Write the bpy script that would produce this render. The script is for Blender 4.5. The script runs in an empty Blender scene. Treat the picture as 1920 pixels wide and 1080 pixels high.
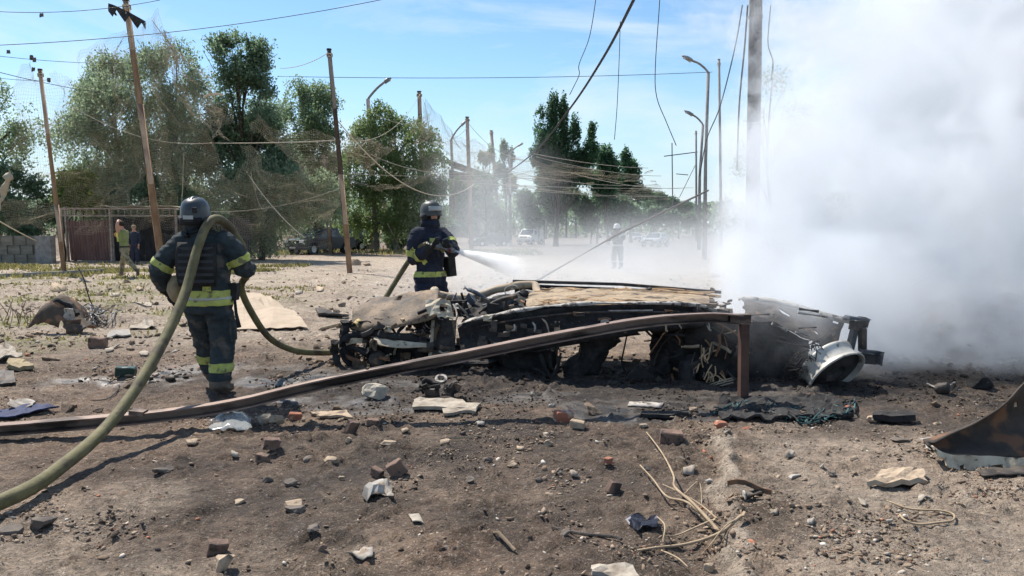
import bpy, bmesh, math, random
import numpy as np
from mathutils import Vector, Matrix, noise as mnoise

# ------------------------------------------------------------------ camera, sky, sun, exposure
scene = bpy.context.scene
COL = scene.collection
CAM_H = 1.65
PITCH = math.radians(5.03)
FPX = 1920 * 26 / 36.0
cam_data = bpy.data.cameras.new('camera')
cam_data.lens = 26; cam_data.sensor_width = 36; cam_data.clip_start = 0.05; cam_data.clip_end = 3000
cam = bpy.data.objects.new('camera', cam_data); COL.objects.link(cam)
cam.location = (0, 0, CAM_H); cam.rotation_euler = (math.pi / 2 - PITCH, 0, 0)
scene.camera = cam
scene.view_settings.view_transform = 'Standard'
scene.view_settings.look = 'None'
scene.view_settings.exposure = 0.88
scene.view_settings.gamma = 1.0
scene.view_settings.use_curve_mapping = False

SUN_DIR = Vector((-0.5, 0.55, 1.0)).normalized()          # towards the sun
SUN_EL = math.asin(SUN_DIR.z); SUN_AZ = math.atan2(SUN_DIR.x, SUN_DIR.y)
world = bpy.data.worlds.new('World'); scene.world = world; world.use_nodes = True
wn = world.node_tree; wn.nodes.clear()
w_out = wn.nodes.new('ShaderNodeOutputWorld'); w_bg = wn.nodes.new('ShaderNodeBackground')
w_sky = wn.nodes.new('ShaderNodeTexSky'); w_sky.sky_type = 'NISHITA'; w_sky.sun_disc = False
w_sky.sun_elevation = SUN_EL; w_sky.sun_rotation = SUN_AZ
w_sky.air_density = 1.0; w_sky.dust_density = 0.1; w_sky.ozone_density = 3.0
w_bg.inputs['Strength'].default_value = 0.11
w_tc = wn.nodes.new('ShaderNodeTexCoord'); w_map = wn.nodes.new('ShaderNodeMapping')
w_map.inputs['Scale'].default_value = (1.3, 1.3, 5.5); w_map.inputs['Location'].default_value = (0.35, 0.1, 0.2)
w_ns = wn.nodes.new('ShaderNodeTexNoise'); w_ns.inputs['Scale'].default_value = 2.1
w_ns.inputs['Detail'].default_value = 7; w_ns.inputs['Roughness'].default_value = 0.58; w_ns.inputs['Distortion'].default_value = 0.45
w_rmp = wn.nodes.new('ShaderNodeMapRange'); w_rmp.inputs['From Min'].default_value = 0.46; w_rmp.inputs['From Max'].default_value = 0.70
w_rmp.inputs['To Min'].default_value = 0.0; w_rmp.inputs['To Max'].default_value = 0.72
w_mix = wn.nodes.new('ShaderNodeMixRGB'); w_mix.inputs['Color2'].default_value = (4.5, 4.95, 5.3, 1)
L = wn.links.new
L(w_tc.outputs['Generated'], w_map.inputs['Vector']); L(w_map.outputs['Vector'], w_ns.inputs['Vector'])
L(w_ns.outputs['Fac'], w_rmp.inputs['Value']); L(w_rmp.outputs['Result'], w_mix.inputs['Fac'])
w_sep = wn.nodes.new('ShaderNodeSeparateXYZ'); L(w_tc.outputs['Generated'], w_sep.inputs[0])
w_hz = wn.nodes.new('ShaderNodeMapRange'); w_hz.interpolation_type = 'SMOOTHSTEP'
for k_, v_ in (('From Min', 0.22), ('From Max', -0.04), ('To Min', 0.0), ('To Max', 0.92)): w_hz.inputs[k_].default_value = v_
L(w_sep.outputs['Z'], w_hz.inputs['Value'])
w_hm = wn.nodes.new('ShaderNodeMixRGB'); w_hm.inputs['Color2'].default_value = (3.0, 3.75, 4.3, 1)      # pale band of haze all round the horizon
w_hsv = wn.nodes.new('ShaderNodeHueSaturation'); w_hsv.inputs['Hue'].default_value = 0.494; w_hsv.inputs['Saturation'].default_value = 1.08; w_hsv.inputs['Value'].default_value = 0.80
L(w_sky.outputs['Color'], w_hsv.inputs['Color']); L(w_hsv.outputs['Color'], w_hm.inputs['Color1']); L(w_hz.outputs['Result'], w_hm.inputs['Fac'])
L(w_hm.outputs['Color'], w_mix.inputs['Color1']); L(w_mix.outputs['Color'], w_bg.inputs['Color'])
L(w_bg.outputs['Background'], w_out.inputs['Surface'])

sun_d = bpy.data.lights.new('sun', 'SUN'); sun_d.energy = 4.2; sun_d.angle = math.radians(0.53); sun_d.color = (1.0, 0.93, 0.83)
sun = bpy.data.objects.new('sun', sun_d); COL.objects.link(sun); sun.location = (-20, 22, 40)
sun.rotation_euler = SUN_DIR.to_track_quat('Z', 'Y').to_euler()

cy = scene.cycles
cy.use_denoising = True
cy.max_bounces = 8; cy.diffuse_bounces = 3; cy.glossy_bounces = 2; cy.transmission_bounces = 4
cy.transparent_max_bounces = 16; cy.volume_bounces = 5
cy.volume_step_rate = 2.0; cy.volume_max_steps = 96
cy.use_adaptive_sampling = True; cy.adaptive_threshold = 0.03
cy.sample_clamp_indirect = 6.0

rnd = random.Random(7)
rng = np.random.default_rng(11)

# ------------------------------------------------------------------ measuring helpers
_cp, _sp = math.cos(PITCH), math.sin(PITCH)
def ray(px, py):
    u, v = (px - 960) / FPX, (540 - py) / FPX
    return Vector((u, _cp + v * _sp, v * _cp - _sp))
def at(px, py, Y):
    """world point seen in direction (px, py) at distance Y in front"""
    d = ray(px, py); s = Y / d.y
    return Vector((d.x * s, Y, CAM_H + d.z * s))

# value noise
def _hash(ix, iy, seed):
    h = (ix.astype(np.int64) * 374761393 + iy.astype(np.int64) * 668265263 + seed * 974711) & 0x7fffffff
    h = ((h ^ (h >> 13)) * 1274126177) & 0x7fffffff
    return ((h ^ (h >> 16)) & 0xffff) / 65535.0
def vnoise(x, y, seed=0):
    x = np.asarray(x, float); y = np.asarray(y, float)
    ix, iy = np.floor(x), np.floor(y); fx, fy = x - ix, y - iy
    fx = fx * fx * (3 - 2 * fx); fy = fy * fy * (3 - 2 * fy)
    a, b = _hash(ix, iy, seed), _hash(ix + 1, iy, seed)
    c, d = _hash(ix, iy + 1, seed), _hash(ix + 1, iy + 1, seed)
    return (a * (1 - fx) + b * fx) * (1 - fy) + (c * (1 - fx) + d * fx) * fy
def fbm(x, y, octv=4, seed=0, rough=0.5):
    s, a, t = 0.0, 1.0, 0.0
    for o in range(octv):
        s = s + a * vnoise(np.asarray(x) * 2 ** o + 17.3 * o, np.asarray(y) * 2 ** o - 9.1 * o, seed + o); t += a; a *= rough
    return s / t
def sstep(a, b, x):
    t = np.clip((np.asarray(x, float) - a) / (b - a), 0, 1); return t * t * (3 - 2 * t)

def kerb_line_dist(x, y):
    """signed distance right of the torn asphalt edge in the foreground"""
    x0, y0, x1, y1 = 1.04, 3.3, 1.60, 5.7
    dx, dy = x1 - x0, y1 - y0; l = math.hypot(dx, dy)
    return ((x - x0) * dy - (y - y0) * dx) / l
def ground_z(x, y):
    x = np.asarray(x, float); y = np.asarray(y, float)
    z = -0.0125 * np.clip(y - 12, 0, 110)
    near = 1 - sstep(30, 60, y)
    z = z + near * ((fbm(x * 0.33, y * 0.33, 3, 3) - 0.5) * 0.14 * sstep(2.0, 9, np.abs(y)) )
    amp = 1 - sstep(14, 34, y)
    z = z + amp * ((fbm(x * 1.7, y * 1.7, 3, 21) - 0.5) * 0.055 + (fbm(x * 7.0, y * 7.0, 3, 31, 0.6) - 0.5) * 0.03)
    patch_ = 0.35 + 0.65 * sstep(0.4, 0.62, fbm(x * 0.9, y * 0.9, 3, 45))
    cl = np.clip(fbm(x * 11, y * 11, 3, 41, 0.6) - 0.52, 0, 1) * amp * patch_
    z = z + cl * 0.17
    c2 = np.clip(fbm(x * 26, y * 26, 2, 43) - 0.55, 0, 1) * (1 - sstep(8, 13, y)) * patch_
    z = z + c2 * 0.06
    # torn edge
    kd = kerb_line_dist(x, y) + (fbm(x * 3, y * 3, 4, 51, 0.65) - 0.5) * 0.30
    m = sstep(1.5, 2.5, y) * (1 - sstep(5.2, 6.2, y))
    z = z + m * (sstep(-0.05, 0.05, kd) * 0.045 + np.exp(-(kd / 0.05) ** 2) * 0.05 * sstep(0.3, 0.6, fbm(x * 6, y * 6, 2, 57)))
    # bank of earth at far right
    z = z + 0.55 * np.exp(-(((x - 8.2) / 2.4) ** 2 + ((y - 11.0) / 2.6) ** 2)) * (0.75 + 0.5 * fbm(x * 2.2, y * 2.2, 3, 61))
    # spoil ridges in the middle distance
    z = z + 0.12 * sstep(0.55, 0.8, fbm(x * 0.8, y * 1.3, 3, 71)) * sstep(10, 13, y) * (1 - sstep(20, 30, y))
    return z
def gz(x, y):
    return float(ground_z(np.array([x]), np.array([y]))[0])
def on_ground(px, py):
    d = ray(px, py); s = 0.5
    lo, hi = 1.0, 200.0
    for _ in range(60):
        mid = (lo + hi) / 2; p = Vector((0, 0, CAM_H)) + d * mid
        zz = -0.0125 * min(max(p.y - 12, 0), 110)
        if p.z > zz: lo = mid
        else: hi = mid
    p = Vector((0, 0, CAM_H)) + d * lo
    p.z = gz(p.x, p.y)
    return p

# ------------------------------------------------------------------ mesh builders
def new_mesh(name, V, F):
    me = bpy.data.meshes.new(name)
    me.from_pydata([tuple(v) for v in V], [], F); me.update()
    return me
def np_mesh(name, V, quads=None, tris=None, smooth=False):
    V = np.asarray(V, np.float32)
    me = bpy.data.meshes.new(name)
    me.vertices.add(len(V)); me.vertices.foreach_set('co', V.ravel())
    if quads is not None: idx, k = np.asarray(quads, np.int32), 4
    else: idx, k = np.asarray(tris, np.int32), 3
    n = len(idx)
    me.loops.add(n * k); me.loops.foreach_set('vertex_index', idx.ravel())
    me.polygons.add(n); me.polygons.foreach_set('loop_start', np.arange(0, n * k, k, dtype=np.int32))
    me.polygons.foreach_set('loop_total', np.full(n, k, np.int32))
    if smooth: me.polygons.foreach_set('use_smooth', np.ones(n, bool))
    me.update(calc_edges=True)
    return me
def put(name, me, m=None, parent=None, loc=None, smooth=False):
    o = bpy.data.objects.new(name, me); COL.objects.link(o)
    if m is not None:
        for mm in (m if isinstance(m, (list, tuple)) else [m]): me.materials.append(mm)
    if parent is not None: o.parent = parent
    if loc is not None: o.location = loc
    if smooth and len(me.polygons): me.polygons.foreach_set('use_smooth', [True] * len(me.polygons))
    return o
def tag(o, label=None, cat=None, group=None, kind=None):
    if label: o['label'] = label
    if cat:
        o['category'] = cat
        if not kind: o['kind'] = 'thing'
    if group: o['group'] = group
    if kind: o['kind'] = kind
    return o
def empty(name, loc, label=None, cat=None, group=None, rz=0.0):
    e = bpy.data.objects.new(name, None); COL.objects.link(e); e.location = loc; e.rotation_euler = (0, 0, rz)
    e.empty_display_size = 0.2
    return tag(e, label, cat, group)
def copy_tree(o, parent=None):
    c = o.copy(); COL.objects.link(c); c.parent = parent
    for ch in list(o.children): copy_tree(ch, c)
    return c
def frame_of(t, up=Vector((0, 0, 1))):
    t = t.normalized()
    if abs(t.dot(up)) > 0.97: up = Vector((0, 1, 0))
    a = t.cross(up).normalized(); b = a.cross(t).normalized()
    return a, b

class MB:
    def __init__(s): s.V = []; s.F = []
    def add(s, V, F):
        o = len(s.V); s.V += [Vector(v) for v in V]; s.F += [tuple(i + o for i in f) for f in F]; return s
    def box(s, c, size, rot=None, jit=0.0):
        sx, sy, sz = [k / 2 for k in size]; R = rot or Matrix.Identity(3); c = Vector(c)
        V = []
        for x, y, z in ((-1,-1,-1),(1,-1,-1),(1,1,-1),(-1,1,-1),(-1,-1,1),(1,-1,1),(1,1,1),(-1,1,1)):
            p = Vector((x * sx, y * sy, z * sz))
            if jit: p += Vector((rnd.uniform(-1,1)*sx, rnd.uniform(-1,1)*sy, rnd.uniform(-1,1)*sz)) * jit
            V.append(c + R @ p)
        return s.add(V, [(0,3,2,1),(4,5,6,7),(0,1,5,4),(1,2,6,5),(2,3,7,6),(3,0,4,7)])
    def bar(s, a, b, w, h, up=Vector((0,0,1))):
        a, b = Vector(a), Vector(b); u, v = frame_of(b - a, up)
        V = [p + u * (w/2*i) + v * (h/2*j) for p in (a, b) for i, j in ((-1,-1),(1,-1),(1,1),(-1,1))]
        return s.add(V, [(0,1,2,3),(7,6,5,4),(0,4,5,1),(1,5,6,2),(2,6,7,3),(3,7,4,0)])
    def tube(s, pts, r, n=8, cap=True, flat=None):
        pts = [Vector(p) for p in pts]; m = len(pts)
        rs = r if isinstance(r, (list, tuple)) else [r] * m
        V = []; u = None
        for i, p in enumerate(pts):
            t = (pts[min(i+1, m-1)] - pts[max(i-1, 0)])
            if t.length < 1e-9: t = Vector((0,0,1))
            t.normalize()
            if u is None: u, v = frame_of(t)
            else:
                u = (u - t * u.dot(t))
                if u.length < 1e-6: u, v = frame_of(t)
                u.normalize(); v = t.cross(u)
            rr = rs[i]; ra, rb = rr if isinstance(rr, (list, tuple)) else (rr, rr)
            for k in range(n):
                a = 2 * math.pi * k / n
                V.append(p + u * (math.cos(a) * ra) + v * (math.sin(a) * rb))
        F = [(i*n+k, i*n+(k+1) % n, (i+1)*n+(k+1) % n, (i+1)*n+k) for i in range(m-1) for k in range(n)]
        if cap: F += [tuple(range(n-1, -1, -1)), tuple((m-1)*n + k for k in range(n))]
        return s.add(V, F)
    def lathe(s, prof, n=20, M=None, closed=False):
        M = M or Matrix.Identity(4); V = []
        for r, z in prof:
            for k in range(n):
                a = 2*math.pi*k/n; V.append(M @ Vector((r*math.cos(a), r*math.sin(a), z)))
        m = len(prof)
        F = [(i*n+k, i*n+(k+1) % n, ((i+1) % m)*n+(k+1) % n, ((i+1) % m)*n+k) for i in range(m if closed else m-1) for k in range(n)]
        if not closed:
            if prof[0][0] > 1e-6: F.append(tuple(range(n-1, -1, -1)))
            if prof[-1][0] > 1e-6: F.append(tuple((m-1)*n+k for k in range(n)))
        return s.add(V, F)
    def sheet(s, G, th=0.004, holes=None):
        """G: rows x cols of points; closed shell of thickness th; holes: set of (i,j) cells left out"""
        R, C = len(G), len(G[0]); G = [[Vector(p) for p in row] for row in G]
        N = [[None]*C for _ in range(R)]
        for i in range(R):
            for j in range(C):
                du = G[i][min(j+1, C-1)] - G[i][max(j-1, 0)]; dv = G[min(i+1, R-1)][j] - G[max(i-1, 0)][j]
                nn = du.cross(dv); N[i][j] = nn.normalized() if nn.length > 1e-12 else Vector((0,0,1))
        V = [G[i][j] + N[i][j]*th/2 for i in range(R) for j in range(C)] + [G[i][j] - N[i][j]*th/2 for i in range(R) for j in range(C)]
        o = R*C; F = []; holes = holes or set()
        cells = {(i, j) for i in range(R-1) for j in range(C-1)} - holes
        for i, j in cells:
            a, b, c, d = i*C+j, i*C+j+1, (i+1)*C+j+1, (i+1)*C+j
            F += [(a, b, c, d), (o+d, o+c, o+b, o+a)]
            if (i-1, j) not in cells: F.append((b, a, o+a, o+b))
            if (i+1, j) not in cells: F.append((d, c, o+c, o+d))
            if (i, j-1) not in cells: F.append((a, d, o+d, o+a))
            if (i, j+1) not in cells: F.append((c, b, o+b, o+c))
        return s.add(V, F)
    def prism(s, poly, vec):
        n = len(poly); vec = Vector(vec); P = [Vector(p) for p in poly]
        return s.add(P + [p + vec for p in P], [tuple(range(n-1, -1, -1)), tuple(range(n, 2*n))] + [(k, (k+1) % n, n+(k+1) % n, n+k) for k in range(n)])
    def jitter(s, a, f=3.0, seed=0):
        off = Vector((seed*3.7, seed*1.3, -seed*2.1))
        for v in s.V:
            d = mnoise.noise_vector(v * f + off); v += d * a
        return s
    def build(s, name, m, parent=None, loc=None, smooth=False, base=None):
        """vertices are in world space; stored relative to the parent (or base)"""
        off = Vector(base) if base is not None else (parent_origin(parent) if parent is not None else Vector((0,0,0)))
        me = new_mesh(name, [v - off for v in s.V], s.F)
        bmx = bmesh.new(); bmx.from_mesh(me); bmesh.ops.recalc_face_normals(bmx, faces=bmx.faces); bmx.to_mesh(me); bmx.free()
        o = put(name, me, m, parent, loc if loc is not None else (off if parent is None and base is not None else None), smooth)
        return o
def parent_origin(p):
    v = Vector((0,0,0))
    while p is not None: v += p.location; p = p.parent
    return v
def smooth_path(pts, n=8):
    """Catmull-Rom through pts"""
    P = [Vector(p) for p in pts]; P = [P[0]*2 - P[1]] + P + [P[-1]*2 - P[-2]]; out = []
    for i in range(1, len(P)-2):
        a, b, c, d = P[i-1], P[i], P[i+1], P[i+2]
        for k in range(n):
            t = k/n
            out.append(0.5*((2*b) + (c-a)*t + (2*a-5*b+4*c-d)*t*t + (3*b-a-3*c+d)*t**3))
    out.append(P[-2]); return out
def sag(a, b, drop, n=16):
    a, b = Vector(a), Vector(b)
    return [a.lerp(b, i/n) - Vector((0,0,drop*4*(i/n)*(1-i/n))) for i in range(n+1)]

# ------------------------------------------------------------------ materials
MATS = {}
def pm(name, c1, c2=None, rough=0.8, metal=0.0, scale=8.0, lo=0.35, hi=0.65, bump=0.0, bscale=None, detail=6, c3=None, s3=40.0, t3=0.62, spec=0.3, stretch=(1,1,1), attr=None):
    if name in MATS: return MATS[name]
    m = bpy.data.materials.new(name); m.use_nodes = True; nt = m.node_tree; N = nt.nodes; N.clear(); Lk = nt.links.new
    out = N.new('ShaderNodeOutputMaterial'); b = N.new('ShaderNodeBsdfPrincipled'); Lk(b.outputs[0], out.inputs['Surface'])
    b.inputs['Roughness'].default_value = rough; b.inputs['Metallic'].default_value = metal
    b.inputs['Specular IOR Level'].default_value = spec
    tc = N.new('ShaderNodeTexCoord'); oi = N.new('ShaderNodeObjectInfo'); vm = N.new('ShaderNodeVectorMath'); vm.operation = 'MULTIPLY_ADD'
    vm.inputs[1].default_value = stretch
    Lk(tc.outputs['Object'], vm.inputs[0])
    cmb = N.new('ShaderNodeMath'); cmb.operation = 'MULTIPLY'; cmb.inputs[1].default_value = 37.0
    Lk(oi.outputs['Random'], cmb.inputs[0]); Lk(cmb.outputs[0], vm.inputs[2])
    ns = N.new('ShaderNodeTexNoise'); ns.inputs['Scale'].default_value = scale; ns.inputs['Detail'].default_value = detail; ns.inputs['Roughness'].default_value = 0.6
    Lk(vm.outputs[0], ns.inputs['Vector'])
    mr = N.new('ShaderNodeMapRange'); mr.inputs['From Min'].default_value = lo; mr.inputs['From Max'].default_value = hi
    Lk(ns.outputs['Fac'], mr.inputs['Value'])
    mix = N.new('ShaderNodeMixRGB'); mix.inputs['Color1'].default_value = (*c1, 1); mix.inputs['Color2'].default_value = (*(c2 or c1), 1)
    Lk(mr.outputs['Result'], mix.inputs['Fac']); colr = mix.outputs['Color']
    if c3:
        n3 = N.new('ShaderNodeTexNoise'); n3.inputs['Scale'].default_value = s3; n3.inputs['Detail'].default_value = 4
        Lk(vm.outputs[0], n3.inputs['Vector'])
        m3 = N.new('ShaderNodeMapRange'); m3.inputs['From Min'].default_value = t3 - 0.04; m3.inputs['From Max'].default_value = t3 + 0.04
        Lk(n3.outputs['Fac'], m3.inputs['Value'])
        x3 = N.new('ShaderNodeMixRGB'); x3.inputs['Color2'].default_value = (*c3, 1); Lk(colr, x3.inputs['Color1']); Lk(m3.outputs['Result'], x3.inputs['Fac']); colr = x3.outputs['Color']
    if attr:
        an = N.new('ShaderNodeAttribute'); an.attribute_name = attr
        xm = N.new('ShaderNodeMixRGB'); xm.blend_type = 'MULTIPLY'; xm.inputs['Fac'].default_value = 1.0
        Lk(colr, xm.inputs['Color1']); Lk(an.outputs['Color'], xm.inputs['Color2']); colr = xm.outputs['Color']
    Lk(colr, b.inputs['Base Color'])
    if bump:
        n2 = N.new('ShaderNodeTexNoise'); n2.inputs['Scale'].default_value = bscale or scale * 4; n2.inputs['Detail'].default_value = 5
        Lk(vm.outputs[0], n2.inputs['Vector'])
        bp = N.new('ShaderNodeBump'); bp.inputs['Strength'].default_value = bump; bp.inputs['Distance'].default_value = 0.02
        Lk(n2.outputs['Fac'], bp.inputs['Height']); Lk(bp.outputs['Normal'], b.inputs['Normal'])
    MATS[name] = m
    return m
# ------------------------------------------------------------------ ground
def axis_lines(lo, hi, fine_lo, fine_hi, step, grow):
    a = list(np.arange(fine_lo, fine_hi, step)); s = step; x = fine_lo
    left = []
    while x > lo: s *= grow; x -= s; left.append(x)
    s = step; x = a[-1]; right = []
    while x < hi: s *= grow; x += s; right.append(x)
    return np.array(left[::-1] + a + right)
gx = axis_lines(-500, 500, -4.6, 4.6, 0.026, 1.04)
gy = axis_lines(-40, 900, 2.6, 7.2, 0.024, 1.02)
GX, GY = np.meshgrid(gx, gy)
GZ = ground_z(GX, GY)
nr, nc = GX.shape
gi = np.arange(nr*nc).reshape(nr, nc)
gq = np.stack([gi[:-1,:-1], gi[:-1,1:], gi[1:,1:], gi[1:,:-1]], -1).reshape(-1, 4)
gme = np_mesh('ground', np.stack([GX, GY, GZ], -1).reshape(-1, 3), quads=gq, smooth=True)
# what the ground is made of, by place
wx, wy = GX + (fbm(GX*0.9, GY*0.9, 4, 81)-0.5)*2.4, GY + (fbm(GX*0.9, GY*0.9, 4, 91)-0.5)*2.4
def blob(cx, cy, rx, ry, soft=0.5): return 1 - sstep(1-soft, 1+soft, np.sqrt(((wx-cx)/rx)**2 + ((wy-cy)/ry)**2))
soot = np.maximum.reduce([1.5*blob(0.8, 7.5, 4.0, 1.3), blob(3.3, 7.4, 2.3, 1.3), 0.75*blob(-0.6, 5.3, 2.3, 0.7), 0.65*blob(-1.5, 4.5, 1.9, 0.6), 0.65*blob(0.5, 4.3, 0.9, 0.9), 0.5*blob(-2.3, 5.2, 0.9, 0.35), 0.5*blob(-0.2, 3.3, 0.9, 0.35), 0.75*blob(4.6, 8.6, 2.0, 1.2)])
soot = soot * (0.65 + 0.35*sstep(0.35, 0.6, fbm(GX*3, GY*3, 4, 101)))
wet = np.maximum.reduce([blob(-2.2, 7.7, 1.5, 0.8), blob(-4.0, 7.4, 1.4, 0.6), blob(0.6, 6.9, 2.2, 0.4), blob(-1.2, 6.5, 1.4, 0.35), blob(1.0, 6.35, 1.0, 0.18, 0.4)]) * sstep(0.42, 0.62, fbm(GX*1.5, GY*2.5, 4, 111))
grass = sstep(0.45, 0.62, fbm(GX*0.6, GY*0.8, 4, 121)) * (blob(-8.5, 14, 4.5, 5.0) + blob(-14, 24.5, 7, 4) + blob(-5, 56, 14, 6)*1.2)
grass = np.clip(grass, 0, 1)
pale = np.clip(sstep(20, 24, wy)*(1-sstep(40, 52, wy))*(1-sstep(-1, 6, wx)) + 0.8*sstep(8.5, 11.5, wy)*(1-sstep(26, 40, wy)) + 0.55*sstep(0.0, 0.5, kerb_line_dist(GX, GY)+ (fbm(GX*3, GY*3, 3, 5)-0.5)*0.5)*(1-sstep(5.5, 7.0, wy)) + 0.5*blob(-3.0, 3.2, 2.2, 0.7) + 0.9*np.exp(-((kerb_line_dist(GX, GY)+(fbm(GX*3, GY*3, 4, 51, 0.65)-0.5)*0.30)/0.06)**2)*(1-sstep(5.4, 6.0, GY)), 0, 1)
road = sstep(36, 60, GY)*sstep(-2, 4, GX - 0.02*GY)
for nm, arr in (('soot', soot), ('wet', wet), ('grass', grass), ('pale', pale), ('road', road)):
    a = gme.attributes.new(nm, 'FLOAT', 'POINT'); a.data.foreach_set('value', np.clip(arr, 0, 1).astype(np.float32).ravel())
gm = bpy.data.materials.new('dirt_and_ash_ground'); gm.use_nodes = True
nt = gm.node_tree; N = nt.nodes; N.clear(); Lk = nt.links.new
out = N.new('ShaderNodeOutputMaterial'); b = N.new('ShaderNodeBsdfPrincipled'); Lk(b.outputs[0], out.inputs['Surface'])
tc = N.new('ShaderNodeTexCoord')
def nz(scale, detail=6, rough=0.62, dist=0.0):
    n = N.new('ShaderNodeTexNoise'); n.inputs['Scale'].default_value = scale; n.inputs['Detail'].default_value = detail; n.inputs['Roughness'].default_value = rough; n.inputs['Distortion'].default_value = dist
    Lk(tc.outputs['Object'], n.inputs['Vector']); return n.outputs['Fac']
def mr(sock, a, b_, c=0.0, d=1.0):
    n = N.new('ShaderNodeMapRange'); n.inputs['From Min'].default_value = a; n.inputs['From Max'].default_value = b_; n.inputs['To Min'].default_value = c; n.inputs['To Max'].default_value = d
    Lk(sock, n.inputs['Value']); return n.outputs['Result']
def mx(f, c1, c2, mode='MIX'):
    n = N.new('ShaderNodeMixRGB'); n.blend_type = mode
    for s, v in (('Fac', f), ('Color1', c1), ('Color2', c2)):
        if isinstance(v, (int, float)): n.inputs[s].default_value = v
        elif isinstance(v, tuple): n.inputs[s].default_value = (*v, 1)
        else: Lk(v, n.inputs[s])
    return n.outputs['Color']
def at_(nm):
    n = N.new('ShaderNodeAttribute'); n.attribute_name = nm; return n.outputs['Fac']
def mul(a, b_, op='MULTIPLY'):
    n = N.new('ShaderNodeMath'); n.operation = op
    for i, v in enumerate((a, b_)):
        if isinstance(v, (int, float)): n.inputs[i].default_value = v
        else: Lk(v, n.inputs[i])
    return n.outputs[0]
c = mx(mr(nz(2.2), 0.36, 0.64), (0.080, 0.058, 0.042), (0.240, 0.174, 0.125))
c = mx(mr(nz(0.5, 3), 0.4, 0.7, 0, 0.6), c, (0.18, 0.115, 0.082))
c = mx(mr(nz(0.8, 5, 0.6, 0.6), 0.48, 0.62, 0, 0.75), c, mx(mr(nz(5.0), 0.35, 0.65), (0.062, 0.045, 0.034), (0.105, 0.076, 0.056)))
c = mx(mr(nz(1.1, 5, 0.6, 0.8), 0.56, 0.68, 0, 0.6), c, (0.33, 0.255, 0.19))
c = mx(at_('pale'), c, mx(mr(nz(3.0), 0.35, 0.65), (0.285, 0.226, 0.175), (0.44, 0.368, 0.292)))
c = mx(mr(nz(60, 3), 0.57, 0.66, 0, 0.7), c, (0.40, 0.34, 0.275))         # pale grit
c = mx(mr(nz(40, 4), 0.57, 0.66, 0, 0.8), c, (0.055, 0.042, 0.035))       # dark crumbs
c = mx(mr(nz(12, 4), 0.62, 0.72, 0, 0.5), c, (0.26, 0.14, 0.09))          # brick dust
c = mx(1.0, c, mr(nz(16, 5, 0.7), 0.3, 0.7, 0.55, 1.45), 'MULTIPLY')
c = mx(mul(at_('grass'), mr(nz(9), 0.4, 0.6)), c, (0.15, 0.16, 0.055))
c = mx(mul(at_('soot'), mr(nz(6), 0.25, 0.6, 0.45, 0.97)), c, (0.030, 0.026, 0.025))
c = mx(mul(at_('soot'), mr(nz(17), 0.60, 0.74, 0, 0.6)), c, (0.30, 0.29, 0.27))   # ash flakes
c = mx(mul(at_('wet'), 0.7), c, (0.040, 0.038, 0.036))
c = mx(mul(at_('road'), 0.8), c, (0.15, 0.14, 0.13))
Lk(c, b.inputs['Base Color'])
rg = mul(at_('wet'), 0.6); rg = mul(0.95, rg, 'SUBTRACT'); Lk(rg, b.inputs['Roughness']); b.inputs['Specular IOR Level'].default_value = 0.35
hh = mul(mul(nz(26, 6, 0.7), 1.0), mul(nz(80, 4), 0.45), 'ADD')
bp = N.new('ShaderNodeBump'); bp.inputs['Distance'].default_value = 0.05; Lk(mul(mul(at_('wet'), -0.75), 0.9, 'ADD'), bp.inputs['Strength']); Lk(hh, bp.inputs['Height']); Lk(bp.outputs['Normal'], b.inputs['Normal'])
tag(put('ground', gme, gm), kind='structure')

# ------------------------------------------------------------------ loose rubble too small to count
def rock_shapes(n=10, flat=0.6):
    out = []
    for k in range(n):
        bmx = bmesh.new(); bmesh.ops.create_icosphere(bmx, subdivisions=1, radius=1.0)
        o = Vector((k*5.1, k*2.7, 0)); pl_ = [(Vector((rnd.gauss(0,1), rnd.gauss(0,1), rnd.gauss(0,1))).normalized(), rnd.uniform(0.35, 0.7)) for _ in range(6)]
        V = []
        for v in bmx.verts:
            q = v.co * (0.8 + 0.9*(mnoise.noise(v.co*1.7 + o)+0.15))
            for n_, d_ in pl_:
                e_ = q.dot(n_) - d_
                if e_ > 0: q = q - n_*e_
            V.append(q[:])
        V = np.array(V) * np.array([1.2, 0.85, flat])
        V *= np.array([rnd.uniform(0.7, 1.3), rnd.uniform(0.7, 1.2), rnd.uniform(0.6, 1.1)])
        T = np.array([[v.index for v in f.verts] for f in bmx.faces]); out.append((V, T)); bmx.free()
    return out
ROCKS = rock_shapes(12)
def scatter_mesh(name, pos, size, cols, shapes=ROCKS, sink=0.25):
    Vs, Ts, Cs = [], [], []; o = 0
    for i, (p, s) in enumerate(zip(pos, size)):
        V, T = shapes[i % len(shapes)]
        a, t1, t2 = rng.uniform(0, 6.28), rng.normal(0, 0.35), rng.normal(0, 0.35)
        R = np.array((Matrix.Rotation(a, 3, 'Z') @ Matrix.Rotation(t1, 3, 'X') @ Matrix.Rotation(t2, 3, 'Y')))
        W = (V * s) @ R.T + p + np.array([0, 0, s*sink])
        Vs.append(W); Ts.append(T + o); o += len(W); Cs.append(np.repeat(cols[i][None], len(W), 0))
    me = np_mesh(name, np.concatenate(Vs), tris=np.concatenate(Ts))
    ca = me.color_attributes.new('tint', 'FLOAT_COLOR', 'POINT'); C = np.concatenate(Cs); C = np.concatenate([C, np.ones((len(C), 1))], 1)
    ca.data.foreach_set('color', C.astype(np.float32).ravel())
    return me
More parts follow.
